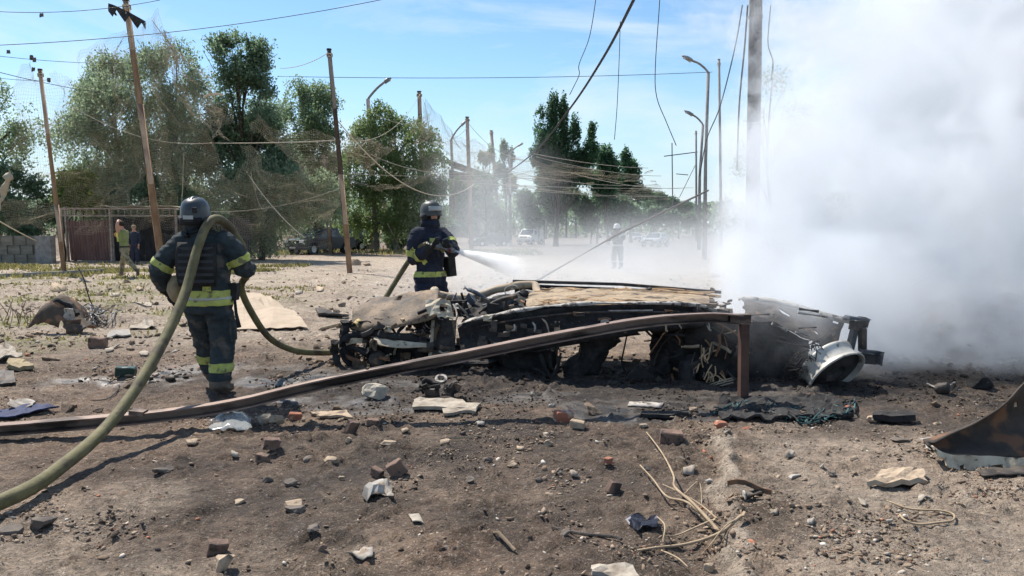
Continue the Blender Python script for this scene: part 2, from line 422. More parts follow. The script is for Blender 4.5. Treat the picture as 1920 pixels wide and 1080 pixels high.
def tints(n, soot_of=None):
    base = np.array([[0.28,0.215,0.16],[0.20,0.146,0.106],[0.42,0.37,0.31],[0.075,0.06,0.05],[0.36,0.16,0.10],[0.55,0.52,0.47]])
    w = np.array([0.36, 0.36, 0.07, 0.17, 0.03, 0.01])
    c = base[rng.choice(len(base), n, p=w)] * rng.uniform(0.75, 1.2, (n, 1))
    if soot_of is not None: c = c * (1 - 0.85*soot_of[:, None])
    return c
def soot_at(x, y):
    d1 = ((x-0.8)/3.8)**2 + ((y-7.4)/1.4)**2; d2 = ((x-3.5)/2.2)**2 + ((y-7.5)/1.2)**2
    return np.clip(1.25 - np.minimum(d1, d2), 0, 1)
rub = pm('rubble_crumbs', (0.85,0.85,0.85), (1.1,1.1,1.1), rough=0.95, scale=30, attr='tint', spec=0.15)
def field(n, ylo, yhi, smin, smax, power, seed):
    r = np.random.default_rng(seed)
    y = ylo * (yhi/ylo) ** r.uniform(0, 1, n*3); x = r.uniform(-0.78, 0.78, n*3) * y
    keep = r.uniform(0, 1, n*3) < 0.05 + 0.95*sstep(0.48, 0.64, fbm(x*1.3, y*1.3, 4, seed, 0.6)); x, y = x[keep][:n], y[keep][:n]
    s = smin * (smax/smin) ** (r.uniform(0, 1, len(x))**power)
    return x, y, s
X1, Y1, S1 = field(36000, 2.6, 9.0, 0.004, 0.026, 3.4, 201)
X2, Y2, S2 = field(8000, 7.5, 30.0, 0.014, 0.075, 2.4, 202)
X = np.concatenate([X1, X2]); Y = np.concatenate([Y1, Y2]); S = np.concatenate([S1, S2])
me = scatter_mesh('rubble', np.stack([X, Y, ground_z(X, Y)], -1), S, tints(len(X), soot_at(X, Y)))
tag(put('rubble', me, rub), 'crumbled earth, grit and tiny rubble strewn over the ground', 'rubble', kind='stuff')
# ------------------------------------------------------------------ trees
bark_birch = pm('birch_bark', (0.38,0.36,0.33), (0.10,0.09,0.08), rough=0.9, scale=6, stretch=(1,1,0.35), bump=0.3)
bark_dark = pm('dark_bark', (0.11,0.085,0.065), (0.06,0.05,0.04), rough=0.95, scale=9, stretch=(1,1,0.3), bump=0.4)
def leaf_mat(name, ca, cb, cc):
    m = bpy.data.materials.new(name); m.use_nodes = True; nt = m.node_tree; N = nt.nodes; N.clear(); Lk = nt.links.new
    out = N.new('ShaderNodeOutputMaterial'); df = N.new('ShaderNodeBsdfPrincipled'); tr = N.new('ShaderNodeBsdfTranslucent'); mixs = N.new('ShaderNodeMixShader')
    an = N.new('ShaderNodeAttribute'); an.attribute_name = 'hue'
    rp = N.new('ShaderNodeValToRGB'); rp.color_ramp.elements[0].color = (*ca, 1); rp.color_ramp.elements[1].color = (*cc, 1)
    e = rp.color_ramp.elements.new(0.55); e.color = (*cb, 1)
    Lk(an.outputs['Fac'], rp.inputs['Fac']); Lk(rp.outputs['Color'], df.inputs['Base Color']); Lk(rp.outputs['Color'], tr.inputs['Color'])
    df.inputs['Roughness'].default_value = 0.55; df.inputs['Specular IOR Level'].default_value = 0.35
    mixs.inputs['Fac'].default_value = 0.58
    Lk(df.outputs[0], mixs.inputs[1]); Lk(tr.outputs[0], mixs.inputs[2]); Lk(mixs.outputs[0], out.inputs['Surface'])
    return m
LEAF_DUSTY = leaf_mat('dusty_birch_leaves', (0.145,0.215,0.135), (0.24,0.325,0.20), (0.38,0.45,0.29))
LEAF_DARK = leaf_mat('dark_leaves', (0.095,0.155,0.095), (0.155,0.235,0.14), (0.25,0.33,0.20))
LEAF_OLIVE = leaf_mat('olive_leaves', (0.13,0.19,0.08), (0.21,0.285,0.11), (0.33,0.38,0.18))
LEAF_POPLAR = leaf_mat('poplar_leaves', (0.05,0.11,0.06), (0.08,0.165,0.08), (0.14,0.24,0.11))
LEAF_FRESH = leaf_mat('fresh_green_leaves', (0.09,0.15,0.03), (0.17,0.25,0.05), (0.30,0.36,0.09))
LEAF_PALE = leaf_mat('pale_green_leaves', (0.12,0.18,0.09), (0.20,0.28,0.14), (0.32,0.38,0.21))

def leaves_mesh(name, P, size, r, droop=False):
    n = len(P)
    ax = r.normal(0, 1, (n, 3)); ax /= np.linalg.norm(ax, axis=1)[:, None]
    if droop: ax[:, 2] = ax[:, 2]*0.6 - 0.9
    ax /= np.linalg.norm(ax, axis=1)[:, None]
    b = np.cross(ax, r.normal(0, 1, (n, 3))); b /= np.linalg.norm(b, axis=1)[:, None]
    s = (size * r.uniform(0.6, 1.35, n))[:, None]
    nrm = np.cross(ax, b)
    V = np.stack([P - ax*s*0.5, P + b*s*0.3 + nrm*s*0.06, P + ax*s*0.55, P - b*s*0.3 + nrm*s*0.06], 1).reshape(-1, 3)
    me = np_mesh(name, V, quads=np.arange(n*4).reshape(n, 4))
    return me, n
def tree(name, label, base, lobes, Y, nleaf, leaf_size, leaf, bark, seed, style='round', trunk_r=0.16, cat='tree', group=None, gap=0.46, trunks=1, cw=1.0, depth=0.85, nofol=False):
    """lobes: (px, py, rx_px, rz_px) measured in the photo and set out round the trunk at distance Y with their own depth"""
    r = np.random.default_rng(seed); rr = random.Random(seed)
    base = Vector(base); root = empty(name, base, label, cat, group)
    k = Y / FPX
    Lb = []
    for q in lobes:
        px, py, rx = q[:3]; rz = q[3] if len(q) > 3 else rx
        c = at(px, py, Y); c.y += rr.uniform(-0.6, 0.6)*rx*k*1.1; Lb.append((np.array(c - base), rx*k, rz*k))
    top = max(c[2] for c, _, _ in Lb)
    mb = MB()
    tr = []
    for t in range(trunks):
        bx = Vector((rr.uniform(-0.5, 0.5), rr.uniform(-0.5, 0.5), 0)) * (trunks-1)
        cx = float(np.mean([c[0] for c, _, _ in Lb])); cyy = float(np.mean([c[1] for c, _, _ in Lb]))
        path = [bx + Vector((cx*f*0.7 + rr.uniform(-.12,.12)*f*2, cyy*f*0.7, top*0.86*f - (0.15 if f == 0 else 0))) for f in (0, 0.15, 0.33, 0.55, 0.78, 1.0)]
        path = smooth_path(path, 3); tr.append(path)
        rs = [trunk_r*(1.25 if i == 0 else 1)*(1 - 0.85*i/(len(path)-1)) for i in range(len(path))]
        mb.tube([p + base for p in path], rs, 7)
    mb.build('trunk', bark, root, smooth=True)
    lm = MB()
    for c, rx, rz in Lb:
        path = tr[rr.randrange(trunks)]; c = Vector(c)
        cand = [p for p in path if p.z < c.z + rz*0.2] or [path[1]]
        s = cand[max(0, int(len(cand)*rr.uniform(0.55, 0.95))-1)]
        mid = s.lerp(c, 0.55) + Vector((0, 0, (0.25 if style != 'upright' else -0.2)*(c - s).length*0.5))
        pp = smooth_path([s, mid, c], 4); lm.tube([p + base for p in pp], [trunk_r*0.42*(1-0.75*i/(len(pp)-1)) for i in range(len(pp))], 5)
        for q in range(5):
            d = Vector((rr.gauss(0, 1), rr.gauss(0, 1), rr.gauss(0.5, 0.8))).normalized()
            e = c + Vector((d.x*rx*0.85, d.y*rx*0.85, d.z*rz*0.85)); a = pp[rr.randrange(2, len(pp))]
            lm.tube([p + base for p in (a, a.lerp(e, 0.5)+Vector((0, 0, 0.1*rx)), e)], [trunk_r*0.16, trunk_r*0.1, 0.012], 4)
    lm.build('limbs', bark, root)
    vol = np.array([rx*rx*rz for _, rx, rz in Lb]) ** 0.72; cnt = (vol/vol.sum()*nleaf*(1.7)).astype(int)
    Ps, Hs = [], []
    for (c, rx, rz), n in zip(Lb, cnt):
        if style == 'droop':
            ns = max(6, n//16); d = r.normal(0, 1, (ns, 3)); d /= np.linalg.norm(d, axis=1)[:, None]; d[:, 2] = np.abs(d[:, 2])*1.1 - 0.35
            st = c + d*np.array([rx, rx*depth, rz])*(r.uniform(0.35, 1.05, (ns, 1)))
            ln = r.uniform(0.35, 1.0, ns)*min(2.0, rz*1.5)
            t = np.tile(np.linspace(0, 1, 16), (ns, 1))
            out = d[:, None, :2]*0.18*rx*np.sin(t*1.6)[:, :, None]
            p = np.repeat(st[:, None], 16, 1); p[:, :, :2] += out; p[:, :, 2] -= (t**1.3)*ln[:, None]
            p = p + r.normal(0, 0.07, p.shape); p = p.reshape(-1, 3)
            h = np.repeat(r.uniform(0, 1, ns), 16)
        else:
            d = r.normal(0, 1, (n, 3)); d /= np.linalg.norm(d, axis=1)[:, None]
            p = c + d*np.array([rx, rx*depth, rz])*(r.uniform(0, 1, (n, 1))**0.42)*r.uniform(0.92, 1.12, (n, 1))
            # gather into sprays
            if style == 'upright':
                p[:, 2] += 0.0
            nspray = max(8, n//26); sc = p[r.integers(0, n, nspray)]
            p = sc[r.integers(0, nspray, n)]*0.72 + p*0.28 + r.normal(0, 0.09, (n, 3))*np.array([1, 1, 1.8 if style == 'upright' else 0.8])
            h = r.uniform(0, 1, n)
        Ps.append(p); Hs.append(h)
    P = np.concatenate(Ps); H = np.concatenate(Hs)
    # gaps
    g = fbm((P[:, 0] + P[:, 1]*0.6)/cw*0.9 + seed, (P[:, 2] + P[:, 1]*0.5)/cw*0.9, 3, seed)
    keep = g + r.normal(0, 0.05, len(g)) > gap - 0.06
    P, H = P[keep], H[keep]; 
    zok = P[:, 2] > 0.12; P, H = P[zok], H[zok]
    me, n = leaves_mesh('crown', P, leaf_size, r, style == 'droop')
    H = np.clip(0.25 + 0.5*g[keep][zok] + 0.45*(H-0.5) + 0.15*r.normal(0, 1, n), 0, 1)
    a = me.attributes.new('hue', 'FLOAT', 'FACE'); a.data.foreach_set('value', H.astype(np.float32))
    put('crown', me, leaf, root)
    return root

def foot(px, Y): 
    p = at(px, 480, Y); p.z = gz(p.x, p.y); return p
G_T = 'dusty trees behind the netting'
tree('birch_tree', 'sparse tree cut by the edge of the photo beside the leaning net post', foot(-10, 40), [(5,190,44),(38,235,46),(0,285,55),(-50,240,69),(45,300,30),(-20,340,63)], 40, 9000, 0.15, LEAF_DUSTY, bark_dark, 1, 'round', 0.17, group=G_T, gap=0.5)
tree('birch_tree', 'drooping dusty birch above the rusty gate', foot(235, 41), [(195,118,48),(160,165,40),(225,180,55),(175,240,55),(235,260,60),(160,310,45),(215,330,60),(265,340,50),(140,365,42),(200,395,45)], 41, 32000, 0.135, LEAF_DUSTY, bark_birch, 2, 'droop', 0.2, group=G_T, gap=0.43)
tree('birch_tree', 'drooping dusty birch rising behind the walking firefighter helmet', foot(345, 42), [(285,115,45),(330,105,48),(360,160,45),(300,190,55),(350,235,55),(300,285,55),(370,300,50),(325,355,60),(375,385,50),(290,410,45)], 42, 32000, 0.135, LEAF_DUSTY, bark_birch, 3, 'droop', 0.2, group=G_T, gap=0.45)
tree('broadleaf_tree', 'tallest dark green tree with a full rounded top', foot(462, 41), [(415,92,34),(445,100,46),(485,105,41),(455,150,56),(500,165,34),(425,205,46),(480,215,55),(445,270,67),(500,280,51),(400,285,51),(530,300,44),(470,320,61),(415,240,41),(505,235,41)], 41, 38000, 0.15, LEAF_DARK, bark_dark, 4, 'round', 0.2, group=G_T, gap=0.50, cw=0.7)
tree('willow_tree', 'dense dusty brown willow mass over the parked dark pickup', foot(490, 39.5), [(440,340,50),(490,320,50),(540,330,45),(460,400,55),(520,385,52),(575,365,38),(410,430,40),(480,440,45),(600,340,35),(620,390,24)], 39.5, 30000, 0.13, LEAF_DUSTY, bark_dark, 5, 'droop', 0.2, group=G_T, gap=0.36)
tree('broadleaf_tree', 'light green airy tree left of the dark tall net post', foot(590, 52), [(560,175,40),(600,185,43),(545,215,38),(585,235,49),(625,250,32),(555,275,46),(605,300,49),(580,350,59),(620,380,49),(555,325,51),(610,325,49),(570,395,54),(620,420,40)], 52, 30000, 0.16, LEAF_PALE, bark_dark, 6, 'round', 0.18, group=G_T, gap=0.42)
tree('birch_tree', 'broad olive green weeping birch behind the standing firefighter', foot(742, 57), [(712,205,26),(690,240,32),(740,235,38),(790,250,36),(815,290,26),(668,290,34),(720,290,45),(775,300,42),(670,350,40),(730,350,50),(790,355,42),(825,345,22),(655,405,34),(705,410,40),(765,410,45),(810,405,30)], 57, 38000, 0.165, LEAF_OLIVE, bark_birch, 7, 'droop', 0.22, group=G_T, gap=0.40)
tree('poplar_tree', 'smaller of two young poplars beside the slanting rooftop', foot(912, 82), [(905,300,12,20),(920,290,10,22),(895,325,18,16),(915,345,26,24)], 82, 3500, 0.24, LEAF_PALE, bark_dark, 8, 'upright', 0.15, group='young poplars by the far lamp', gap=0.4)
tree('poplar_tree', 'young poplar with pointed top beside the far bent lamp', foot(948, 82), [(945,285,11,24),(958,295,9,22),(942,320,18,24),(955,345,20,24)], 82, 3800, 0.24, LEAF_PALE, bark_dark, 9, 'upright', 0.15, group='young poplars by the far lamp', gap=0.4)
tree('poplar_tree', 'tall dark green poplar with several spires near the black cable', foot(1042, 78), [(1013,235,14,48),(1037,212,15,50),(1055,215,13,46),(1025,265,26,40),(1058,265,24,40),(1078,255,13,48),(1045,300,50,34),(1008,295,22,30),(1085,300,26,30),(1110,250,11,28),(1108,285,18,34),(1030,335,34,26),(1065,335,30,26),(1095,330,22,26)], 78, 26000, 0.24, LEAF_POPLAR, bark_dark, 10, 'upright', 0.3, gap=0.34, cw=1.5)
for i, (px, lob, Y, lb) in enumerate([
    (1140, [(1135,295,22,34),(1150,320,26,38),(1120,335,24,34),(1140,365,30,34)], 92, 'hazy poplar next behind the tall dark one'),
    (1182, [(1172,305,16,30),(1188,322,18,32),(1170,350,26,30),(1195,360,18,26)], 104, 'hazy poplar ending the row above the pale ropes'),
    (1225, [(1215,365,16,16),(1235,372,18,15),(1220,390,24,16)], 128, 'low far treetop fading out where the road ends'),
    (1272, [(1262,380,20,14),(1285,388,22,12)], 140, 'lowest far treetop beside the lamp posts')]):
    tree('poplar_tree', lb, foot(px, Y), lob, Y, 6000, 0.30, LEAF_POPLAR, bark_dark, 20+i, 'upright', 0.22, group='row of poplars fading into smoke', gap=0.34, cw=1.6)
# understorey that closes the view below the crowns
for i, (px, lob, Y, lf, n, lb) in enumerate([
    (30, [(20,330,38),(60,350,35),(-20,360,45),(30,395,45),(80,400,35),(-30,420,45),(60,430,40)], 38.5, LEAF_DARK, 9000, 'dark bush above the low earth wall at the edge'),
    (140, [(125,340,26),(160,335,24),(140,370,32),(110,375,24),(165,380,26)], 39.5, LEAF_FRESH, 5200, 'sunlit bright green bush above the gate canopy'),
    (300, [(250,420,45),(300,430,50),(360,440,50),(410,445,45),(330,395,40)], 43.5, LEAF_DARK, 12000, 'dark undergrowth bush behind the carport'),
    (660, [(640,440,22),(665,425,22),(690,440,18)], 66, LEAF_FRESH, 2600, 'green bush in front of the beige wall'),
    (800, [(740,450,24),(780,445,26),(815,440,26),(845,430,22)], 60, LEAF_DARK, 6000, 'low dark bush behind the standing firefighter'),
    (900, [(858,352,22),(882,362,22),(868,385,24),(905,375,24),(865,410,22),(900,395,26),(880,425,22),(930,405,26),(920,430,20),(950,430,20)], 84, LEAF_OLIVE, 10000, 'dark bush under the young poplars'),
    (1020, [(985,375,26),(1025,365,28),(1000,410,26),(1045,400,28),(1065,370,26)], 88, LEAF_DARK, 8000, 'dark bush below the tall poplar beside the white van'),
    (1120, [(1090,385,26),(1130,380,28),(1165,390,28),(1105,415,22),(1150,415,24)], 98, LEAF_DARK, 8000, 'dark bush filling the row beyond the far firefighter'),
    (1220, [(1190,405,22),(1225,405,22),(1260,408,20),(1290,412,18)], 118, LEAF_DARK, 5500, 'far dark bush at the end of the road')]):
    tree('bush', lb, foot(px, Y), lob, Y, n, 0.0042*Y, lf, bark_dark, 40+i, 'round', 0.09, cat='bush', group='bushes under the trees', gap=0.30, trunks=3)
tree('bare_tree', 'thin leafless tree behind the concrete lamp post', foot(1455, 26), [(1390,300,30,45),(1450,150,45,45),(1490,230,40,50),(1420,230,30,40),(1370,390,22,30)], 26, 1500, 0.07, LEAF_DUSTY, bark_dark, 60, 'round', 0.10, gap=0.4)

# grass tufts on the verge
r = np.random.default_rng(77)
def tufts(n, xs, ys, h):
    x = r.uniform(*xs, n); y = r.uniform(*ys, n); keep = fbm(x*0.6, y*0.8, 4, 121) + r.normal(0, .05, n) > 0.5; x, y = x[keep], y[keep]
    m = len(x); a = r.uniform(0, 6.28, m); hh = h*r.uniform(0.4, 1.2, m); z = ground_z(x, y)
    wv = 0.012 + 0.0008*y
    P = np.stack([x, y, z], -1); sd = np.stack([np.cos(a), np.sin(a), 0*a], -1)*wv[:, None]; ln = np.stack([r.normal(0, .4, m)*hh, r.normal(0, .4, m)*hh, hh], -1)
    return np.stack([P - sd, P + sd, P + ln], 1).reshape(-1, 3)
V = np.concatenate([tufts(9000, (-19, -5), (10, 20), 0.07), tufts(14000, (-24, -9), (22.5, 34), 0.16), tufts(7000, (-20, 2), (48, 62), 0.25)])
me = np_mesh('grass', V, tris=np.arange(len(V)).reshape(-1, 3)); a = me.attributes.new('hue', 'FLOAT', 'FACE'); a.data.foreach_set('value', r.uniform(0, 1, len(V)//3).astype(np.float32))
tag(put('grass', me, leaf_mat('dry_grass', (0.12,0.12,0.04), (0.20,0.19,0.07), (0.33,0.29,0.14))), 'patchy dry grass on the verge', 'grass', kind='stuff')

# distant wood that closes the horizon
r = np.random.default_rng(88); n = 42000
x = r.uniform(-150, 170, n); y = r.uniform(148, 172, n); top = 4.5 + 6.5*fbm(x*0.07, x*0+3, 4, 301)
P = np.stack([x, y, -1.4 + top*r.uniform(0, 1, n)**0.7], -1)
me, n = leaves_mesh('treeline', P, 0.9, r); a = me.attributes.new('hue', 'FLOAT', 'FACE'); a.data.foreach_set('value', r.uniform(0, 1, n).astype(np.float32))
tag(put('treeline', me, LEAF_DARK), 'far belt of trees closing the horizon', 'treeline', kind='stuff')
# ------------------------------------------------------------------ net posts, lamps, wires, nets
rust_pole = pm('rusty_post_paint', (0.20,0.125,0.085), (0.30,0.23,0.165), rough=0.8, scale=3, stretch=(1,1,0.4), bump=0.1)
dark_pole = pm('dark_post', (0.05,0.045,0.045), (0.10,0.08,0.065), rough=0.75, scale=3)
conc = pm('weathered_concrete', (0.30,0.29,0.27), (0.20,0.19,0.18), rough=0.92, scale=5, bump=0.2, c3=(0.12,0.115,0.11), s3=9, t3=0.66)
galv = pm('grey_steel', (0.30,0.31,0.31), (0.22,0.22,0.23), rough=0.55, metal=0.4, scale=4)
lampglass = pm('lamp_glass', (0.72,0.72,0.70), rough=0.25)
cable_m = pm('black_cable', (0.02,0.02,0.022), rough=0.6)
rope_m = pm('pale_rope', (0.55,0.50,0.40), (0.42,0.37,0.28), rough=0.95, scale=30)
net_m = pm('net_twine', (0.40,0.35,0.26), (0.32,0.28,0.21), rough=0.95, scale=2)
G_P = 'posts that carried the netting'
def post(label, top, base, rpx, m, name='net_post', two=None):
    """top, base: photo pixels; the post stands on the ground at base and leans as seen"""
    b = on_ground(*base); t = at(top[0], top[1], b.y - 0.15); rr = rpx*b.y/FPX
    root = empty(name, b, label, 'post', G_P)
    b2 = b - Vector((0, 0, 0.3))
    if two is None: MB().tube([b2, b.lerp(t, 0.5), t], [rr*1.1, rr, rr*0.9], 8).build('shaft', m, root, smooth=True)
    else:
        q = b.lerp(t, two); MB().tube([b2, q], [rr*1.15, rr], 8).build('shaft', rust_pole, root, smooth=True)
        MB().tube([q, t], [rr*0.98, rr*0.85], 8).build('upper_shaft', m, root, smooth=True)
    MB().tube([t, t + Vector((0, 0, 0.05))], [rr*1.05, rr*1.0], 8).build('cap', dark_pole, root)
    MB().tube([t - (t-b)*0.015, t - (t-b)*0.03], [rr*1.25]*2, 8).build('rope_tie', rope_m, root)
    return t, b
tops = {}
tops['a'] = post('leaning reddish net post beside the kerb', (75,132), (122,516), 4.4, rust_pole, two=0.35)
tops['b'] = post('tall leaning net post with dark rags on top, behind the walking firefighter', (236,2), (305,500), 6.2, rust_pole, two=0.62)
tops['c'] = post('dark topped leaning net post standing alone in front of the olive birch', (617,94), (657,511), 4.6, dark_pole, two=0.45)
tops['d'] = post('thin net post beside the dark pickup', (606,290), (621,477), 3.8, rust_pole)
tops['e'] = post('thin net post just right of the double lamp post', (713,310), (729,466), 3.3, rust_pole)
tops['f'] = post('tall net post directly behind the standing firefighter helmet', (786,172), (795,468), 4.2, rust_pole, two=0.7)
tops['g'] = post('net post rising from the blue smoke right of the standing firefighter', (876,220), (884,468), 3.7, rust_pole, two=0.6)
tops['h'] = post('thin far net post between the two young poplars', (921,245), (938,452), 3.0, rust_pole)
tops['i'] = post('pale thin far post right of the white van', (1026,318), (1023,448), 2.6, conc)
post('short dark hanging post below the tall poplar', (1061,335), (1062,446), 1.9, dark_pole)
post('short dark hanging post nearest the far firefighter', (1079,335), (1080,446), 1.9, dark_pole)

# rags caught on the tallest post
rag = pm('dark_rag', (0.022,0.024,0.026), (0.05,0.05,0.05), rough=0.95, scale=9)
tb = tops['b'][0]; Yb = tb.y
G = [[at(203 + 70*j/9, 6 + 34*(j/9)**1.2 + i*(5+3*math.sin(j*2.1)), Yb - 0.12 + 0.06*math.sin(j*1.7+i)) for j in range(10)] for i in range(4)]
tag(MB().sheet(G, 0.02).build('rag', rag, base=at(240, 12, Yb)), 'dark torn rag draped across the top of the tallest net post', 'rag')
mb = MB().sheet([[at(207+9*j/3+i*2, 13+16*j/3, Yb-0.1) for j in range(4)] for i in range(3)], 0.02)
tag(mb.build('rag', rag, base=at(210, 20, Yb)), 'small dark strip hanging left of the tallest net post', 'rag')

def lamp(label, path_px, base_px, Y, rpx, m, heads=1, name='street_lamp', group='street lamps'):
    b = at(base_px[0], base_px[1], Y); b.z = gz(b.x, b.y) 
    root = empty(name, b, label, 'street lamp', group)
    P = [b - Vector((0, 0, 0.3))] + [at(x, y, Y + dy) for x, y, dy in path_px[:-2]]; rr = rpx*Y/FPX
    MB().tube(P, [rr*1.2] + [rr*0.85]*(len(P)-1), 8).build('pole', m, root, smooth=True)
    pe, ah, he = P[-1], at(*path_px[-2][:2], Y + path_px[-2][2]), at(*path_px[-1][:2], Y + path_px[-1][2])
    MB().tube(smooth_path([pe - Vector((0, 0, 0.4)), pe, pe.lerp(ah, 0.5) + Vector((0, 0, 0.12)), ah], 4), rr*0.55, 6).build('arm', m, root, smooth=True)
    hd = MB(); d = (he - ah); u, v = frame_of(d)
    hd.tube([ah - d*0.3, ah, ah + d*0.5, he], [(rr*0.6, rr*0.5), (rr*1.5, rr*0.9), (rr*1.7, rr*1.0), (rr*0.5, rr*0.4)], 8)
    h = hd.build('lamp_head', galv, root, smooth=True)
    MB().tube([ah + d*0.05 - Vector((0,0,rr*0.8)), ah + d*0.85 - Vector((0,0,rr*0.7))], [(rr*1.2, rr*0.5)]*2, 8).build('lens', lampglass, h, smooth=True)
    return root
lmp = lamp('paired lamp post in front of the olive birch with a slanting arm', [(690,186,0),(722,153,0.2),(733,146,0.3)], (707,474), 57, 4.2, conc)
mbx = MB().tube([at(697,330,57.3), at(709,474,57.3) - Vector((0,0,.3))], 0.13, 8); mbx.build('stiffener', rust_pole, lmp)
MB().tube([at(702,436,57), at(703,443,57)], 0.26, 8).build('clamp_band', conc, lmp)
lamp('lamp post over the blue smoke with its arm crossing a net post', [(846,262,0),(866,234,0.2),(874,226,0.3)], (854,455), 62, 2.9, conc)
lamp('farthest bent lamp beside the young poplars', [(955,290,0),(972,273,0.2),(981,268,0.3)], (958,450), 80, 2.2, conc)
lamp('lamp post with a round white head high above the far road', [(1323,300,0),(1328,136,0),(1296,113,-0.2),(1279,104,-0.3)], (1322,446), 40, 3.6, conc)
lamp('second lamp post with a white head, lower and farther down the road', [(1312,330,0),(1318,234,0),(1298,215,-0.2),(1283,207,-0.3)], (1311,446), 62, 3.0, conc)
post('thin pole with a knobbed top behind the right hand lamps', (1348,112), (1353,466), 2.5, conc, name='utility_pole')
post('short thin pole behind the second lamp', (1305,246), (1306,452), 1.9, conc, name='utility_pole')
# tram bracket arms
b = on_ground(1262, 452)
root = empty('utility_pole', b, 'faint far pole with two wire crossarms', 'pole')
MB().tube([b, at(1260, 268, b.y)], 0.09, 7).build('shaft', conc, root)
MB().bar(at(1245, 293, b.y), at(1308, 285, b.y), 0.14, 0.14).build('crossarm', dark_pole, root)
MB().bar(at(1268, 326, b.y), at(1290, 328, b.y), 0.12, 0.12).build('crossarm', dark_pole, root)
MB().bar(at(1274, 370, b.y), at(1306, 305, b.y), 0.08, 0.08).build('brace', dark_pole, root)
# snapped pole leaning across the road
mb = MB().tube([on_ground(1000, 527) - Vector((0,0,0.05)), at(1160, 438, 23.5), at(1328, 357, 30)], [0.045, 0.042, 0.035], 8)
tag(mb.build('fallen_pole', dark_pole, base=on_ground(1000, 527), smooth=True), 'long snapped pole slanting up from the dust behind the wreck', 'pole')

# big concrete lamp post in the smoke
b = at(1408, 585, 14.0); b.z = gz(b.x, 14.0)
root = empty('lamp_post', b, 'thick round concrete lamp post standing in the white smoke', 'post')
t14 = at(1421, -260, 14.0)
MB().tube([b - Vector((0,0,.3)), b.lerp(t14, 0.5), t14], [0.135, 0.122, 0.11], 20).build('shaft', pm('dark_weathered_concrete', (0.15,0.145,0.135), (0.09,0.088,0.085), rough=0.92, scale=4, bump=0.2, c3=(0.05,0.05,0.05), s3=5, t3=0.6), root, smooth=True)
for i, f in enumerate((0.42, 0.66)):
    p = b.lerp(t14, f); MB().tube([p, p + Vector((0,0,0.05))], 0.132, 20).build('band', galv, root, smooth=True)

# ---- wires
def wire(label, pts, r, m, group=None, cat='cable', name='cable', n=8, raw=False):
    P = pts if raw else smooth_path(pts, n)
    return tag(MB().tube(P, r, 6).build(name, m, base=P[0], smooth=True), label, cat, group)
wire('thick black cable sweeping down from the top edge past the poplar', [at(1215,-60,13), at(1187,2,15), at(1130,110,19), at(1066,207,26), at(1000,287,36), at(925,343,52)], 0.035, cable_m)
GH = 'torn wires dangling over the road'
wire('wavy torn wire dangling left of the thick cable', [at(1125,-60,20), at(1117,0,20), at(1105,70,20.2), at(1086,120,20), at(1086,140,20), at(1074,166,20), at(1068,178,20)], 0.010, cable_m, GH)
wire('straight torn wire dangling right of the thick cable', [at(1163,40,20), at(1161,110,20), at(1157,200,20), at(1152,262,20)], 0.009, cable_m, GH)
wire('long torn wire with a kink hanging toward the far crossarm', [at(1238,-60,20), at(1237,0,20), at(1229,120,20), at(1231,180,20), at(1250,230,20), at(1268,273,20)], 0.011, cable_m, GH)
wire('wire hanging in front of the thin knobbed pole, slanting to the lamp', [at(1392,10,15), at(1378,90,16), at(1350,200,17), at(1325,262,18), at(1312,330,20)], 0.012, cable_m, GH)
wire('dark wire hanging close beside the concrete lamp post', [at(1402,10,13.5), at(1396,90,13.6), at(1386,200,13.8), at(1382,320,14)], 0.016, cable_m, GH)
wire('curled wire hanging in the smoke right of the concrete lamp post', [at(1445,10,13.8), at(1440,80,13.8), at(1449,115,13.8), at(1446,150,13.8)], 0.010, cable_m, GH)
GS = 'wires strung across the sky'
wire('wire crossing the blue sky above the poplar', sag(at(520,143,30), at(1335,135,34), 0.15, 20), 0.012, cable_m, GS, raw=True)
wire('long wire rising from the upper edge corner across the tree tops', sag(at(-60,87,26), at(760,-10,30), 0.35, 20), 0.013, cable_m, GS, raw=True)
wire('upper wire behind the tallest post', sag(at(-60,18,27), at(300,0,30), 0.25, 16), 0.012, cable_m, GS, raw=True)
wire('wire sloping down to the leaning reddish post', sag(at(-60,120,24), at(200,175,34), 0.1, 12), 0.012, cable_m, GS, raw=True)
wire('wire level with the top of the leaning reddish post', sag(at(-60,98,26), at(270,118,36), 0.15, 12), 0.010, cable_m, GS, raw=True)
wire('lowest wire at the edge, above the sparse tree', sag(at(-60,136,25), at(90,150,30), 0.1, 12), 0.009, cable_m, GS, raw=True)
GR = 'pale ropes left from the netting'
def rope(label, a, b_, drop, r=0.014): wire(label, sag(a, b_, drop, 18), r, rope_m, GR, 'rope', 'rope', raw=True)
T = {k: v[0] for k, v in tops.items()}
rope('pale rope sagging from the dark topped post behind the standing firefighter', at(632,225,29), at(888,346,45), 1.6, 0.022)
rope('pale rope running level across the dusty willow to the dark topped post', at(395,268,30), at(646,262,29), 0.05, 0.02)
rope('pale rope between the paired lamp post and the net post in blue smoke', at(696,290,50), at(880,322,50), 0.5, 0.024)
rope('second pale rope just under the lamp post rope', at(640,325,50), at(960,325,58), 0.2, 0.02)
rope('pale rope fanning out below the poplar, uppermost', at(1000,288,50), at(1215,315,70), 0.2, 0.024)
rope('pale rope fanning out below the poplar, second', at(1005,294,50), at(1240,330,72), 0.3, 0.022)
rope('pale rope dropping from the poplar toward the far lamps', at(1072,325,50), at(1290,352,75), 0.4, 0.024)
rope('pale rope crossing the smoke at the height of the van roof rack', at(880,343,52), at(1300,352,75), 0.2, 0.022)
rope('low pale rope crossing in front of the hazy bushes', at(930,352,52), at(1260,368,80), 0.2, 0.02)
rope('pale rope slack between the dark topped post and the tall net post', at(640,262,31), at(788,176,50), 1.0, 0.012)
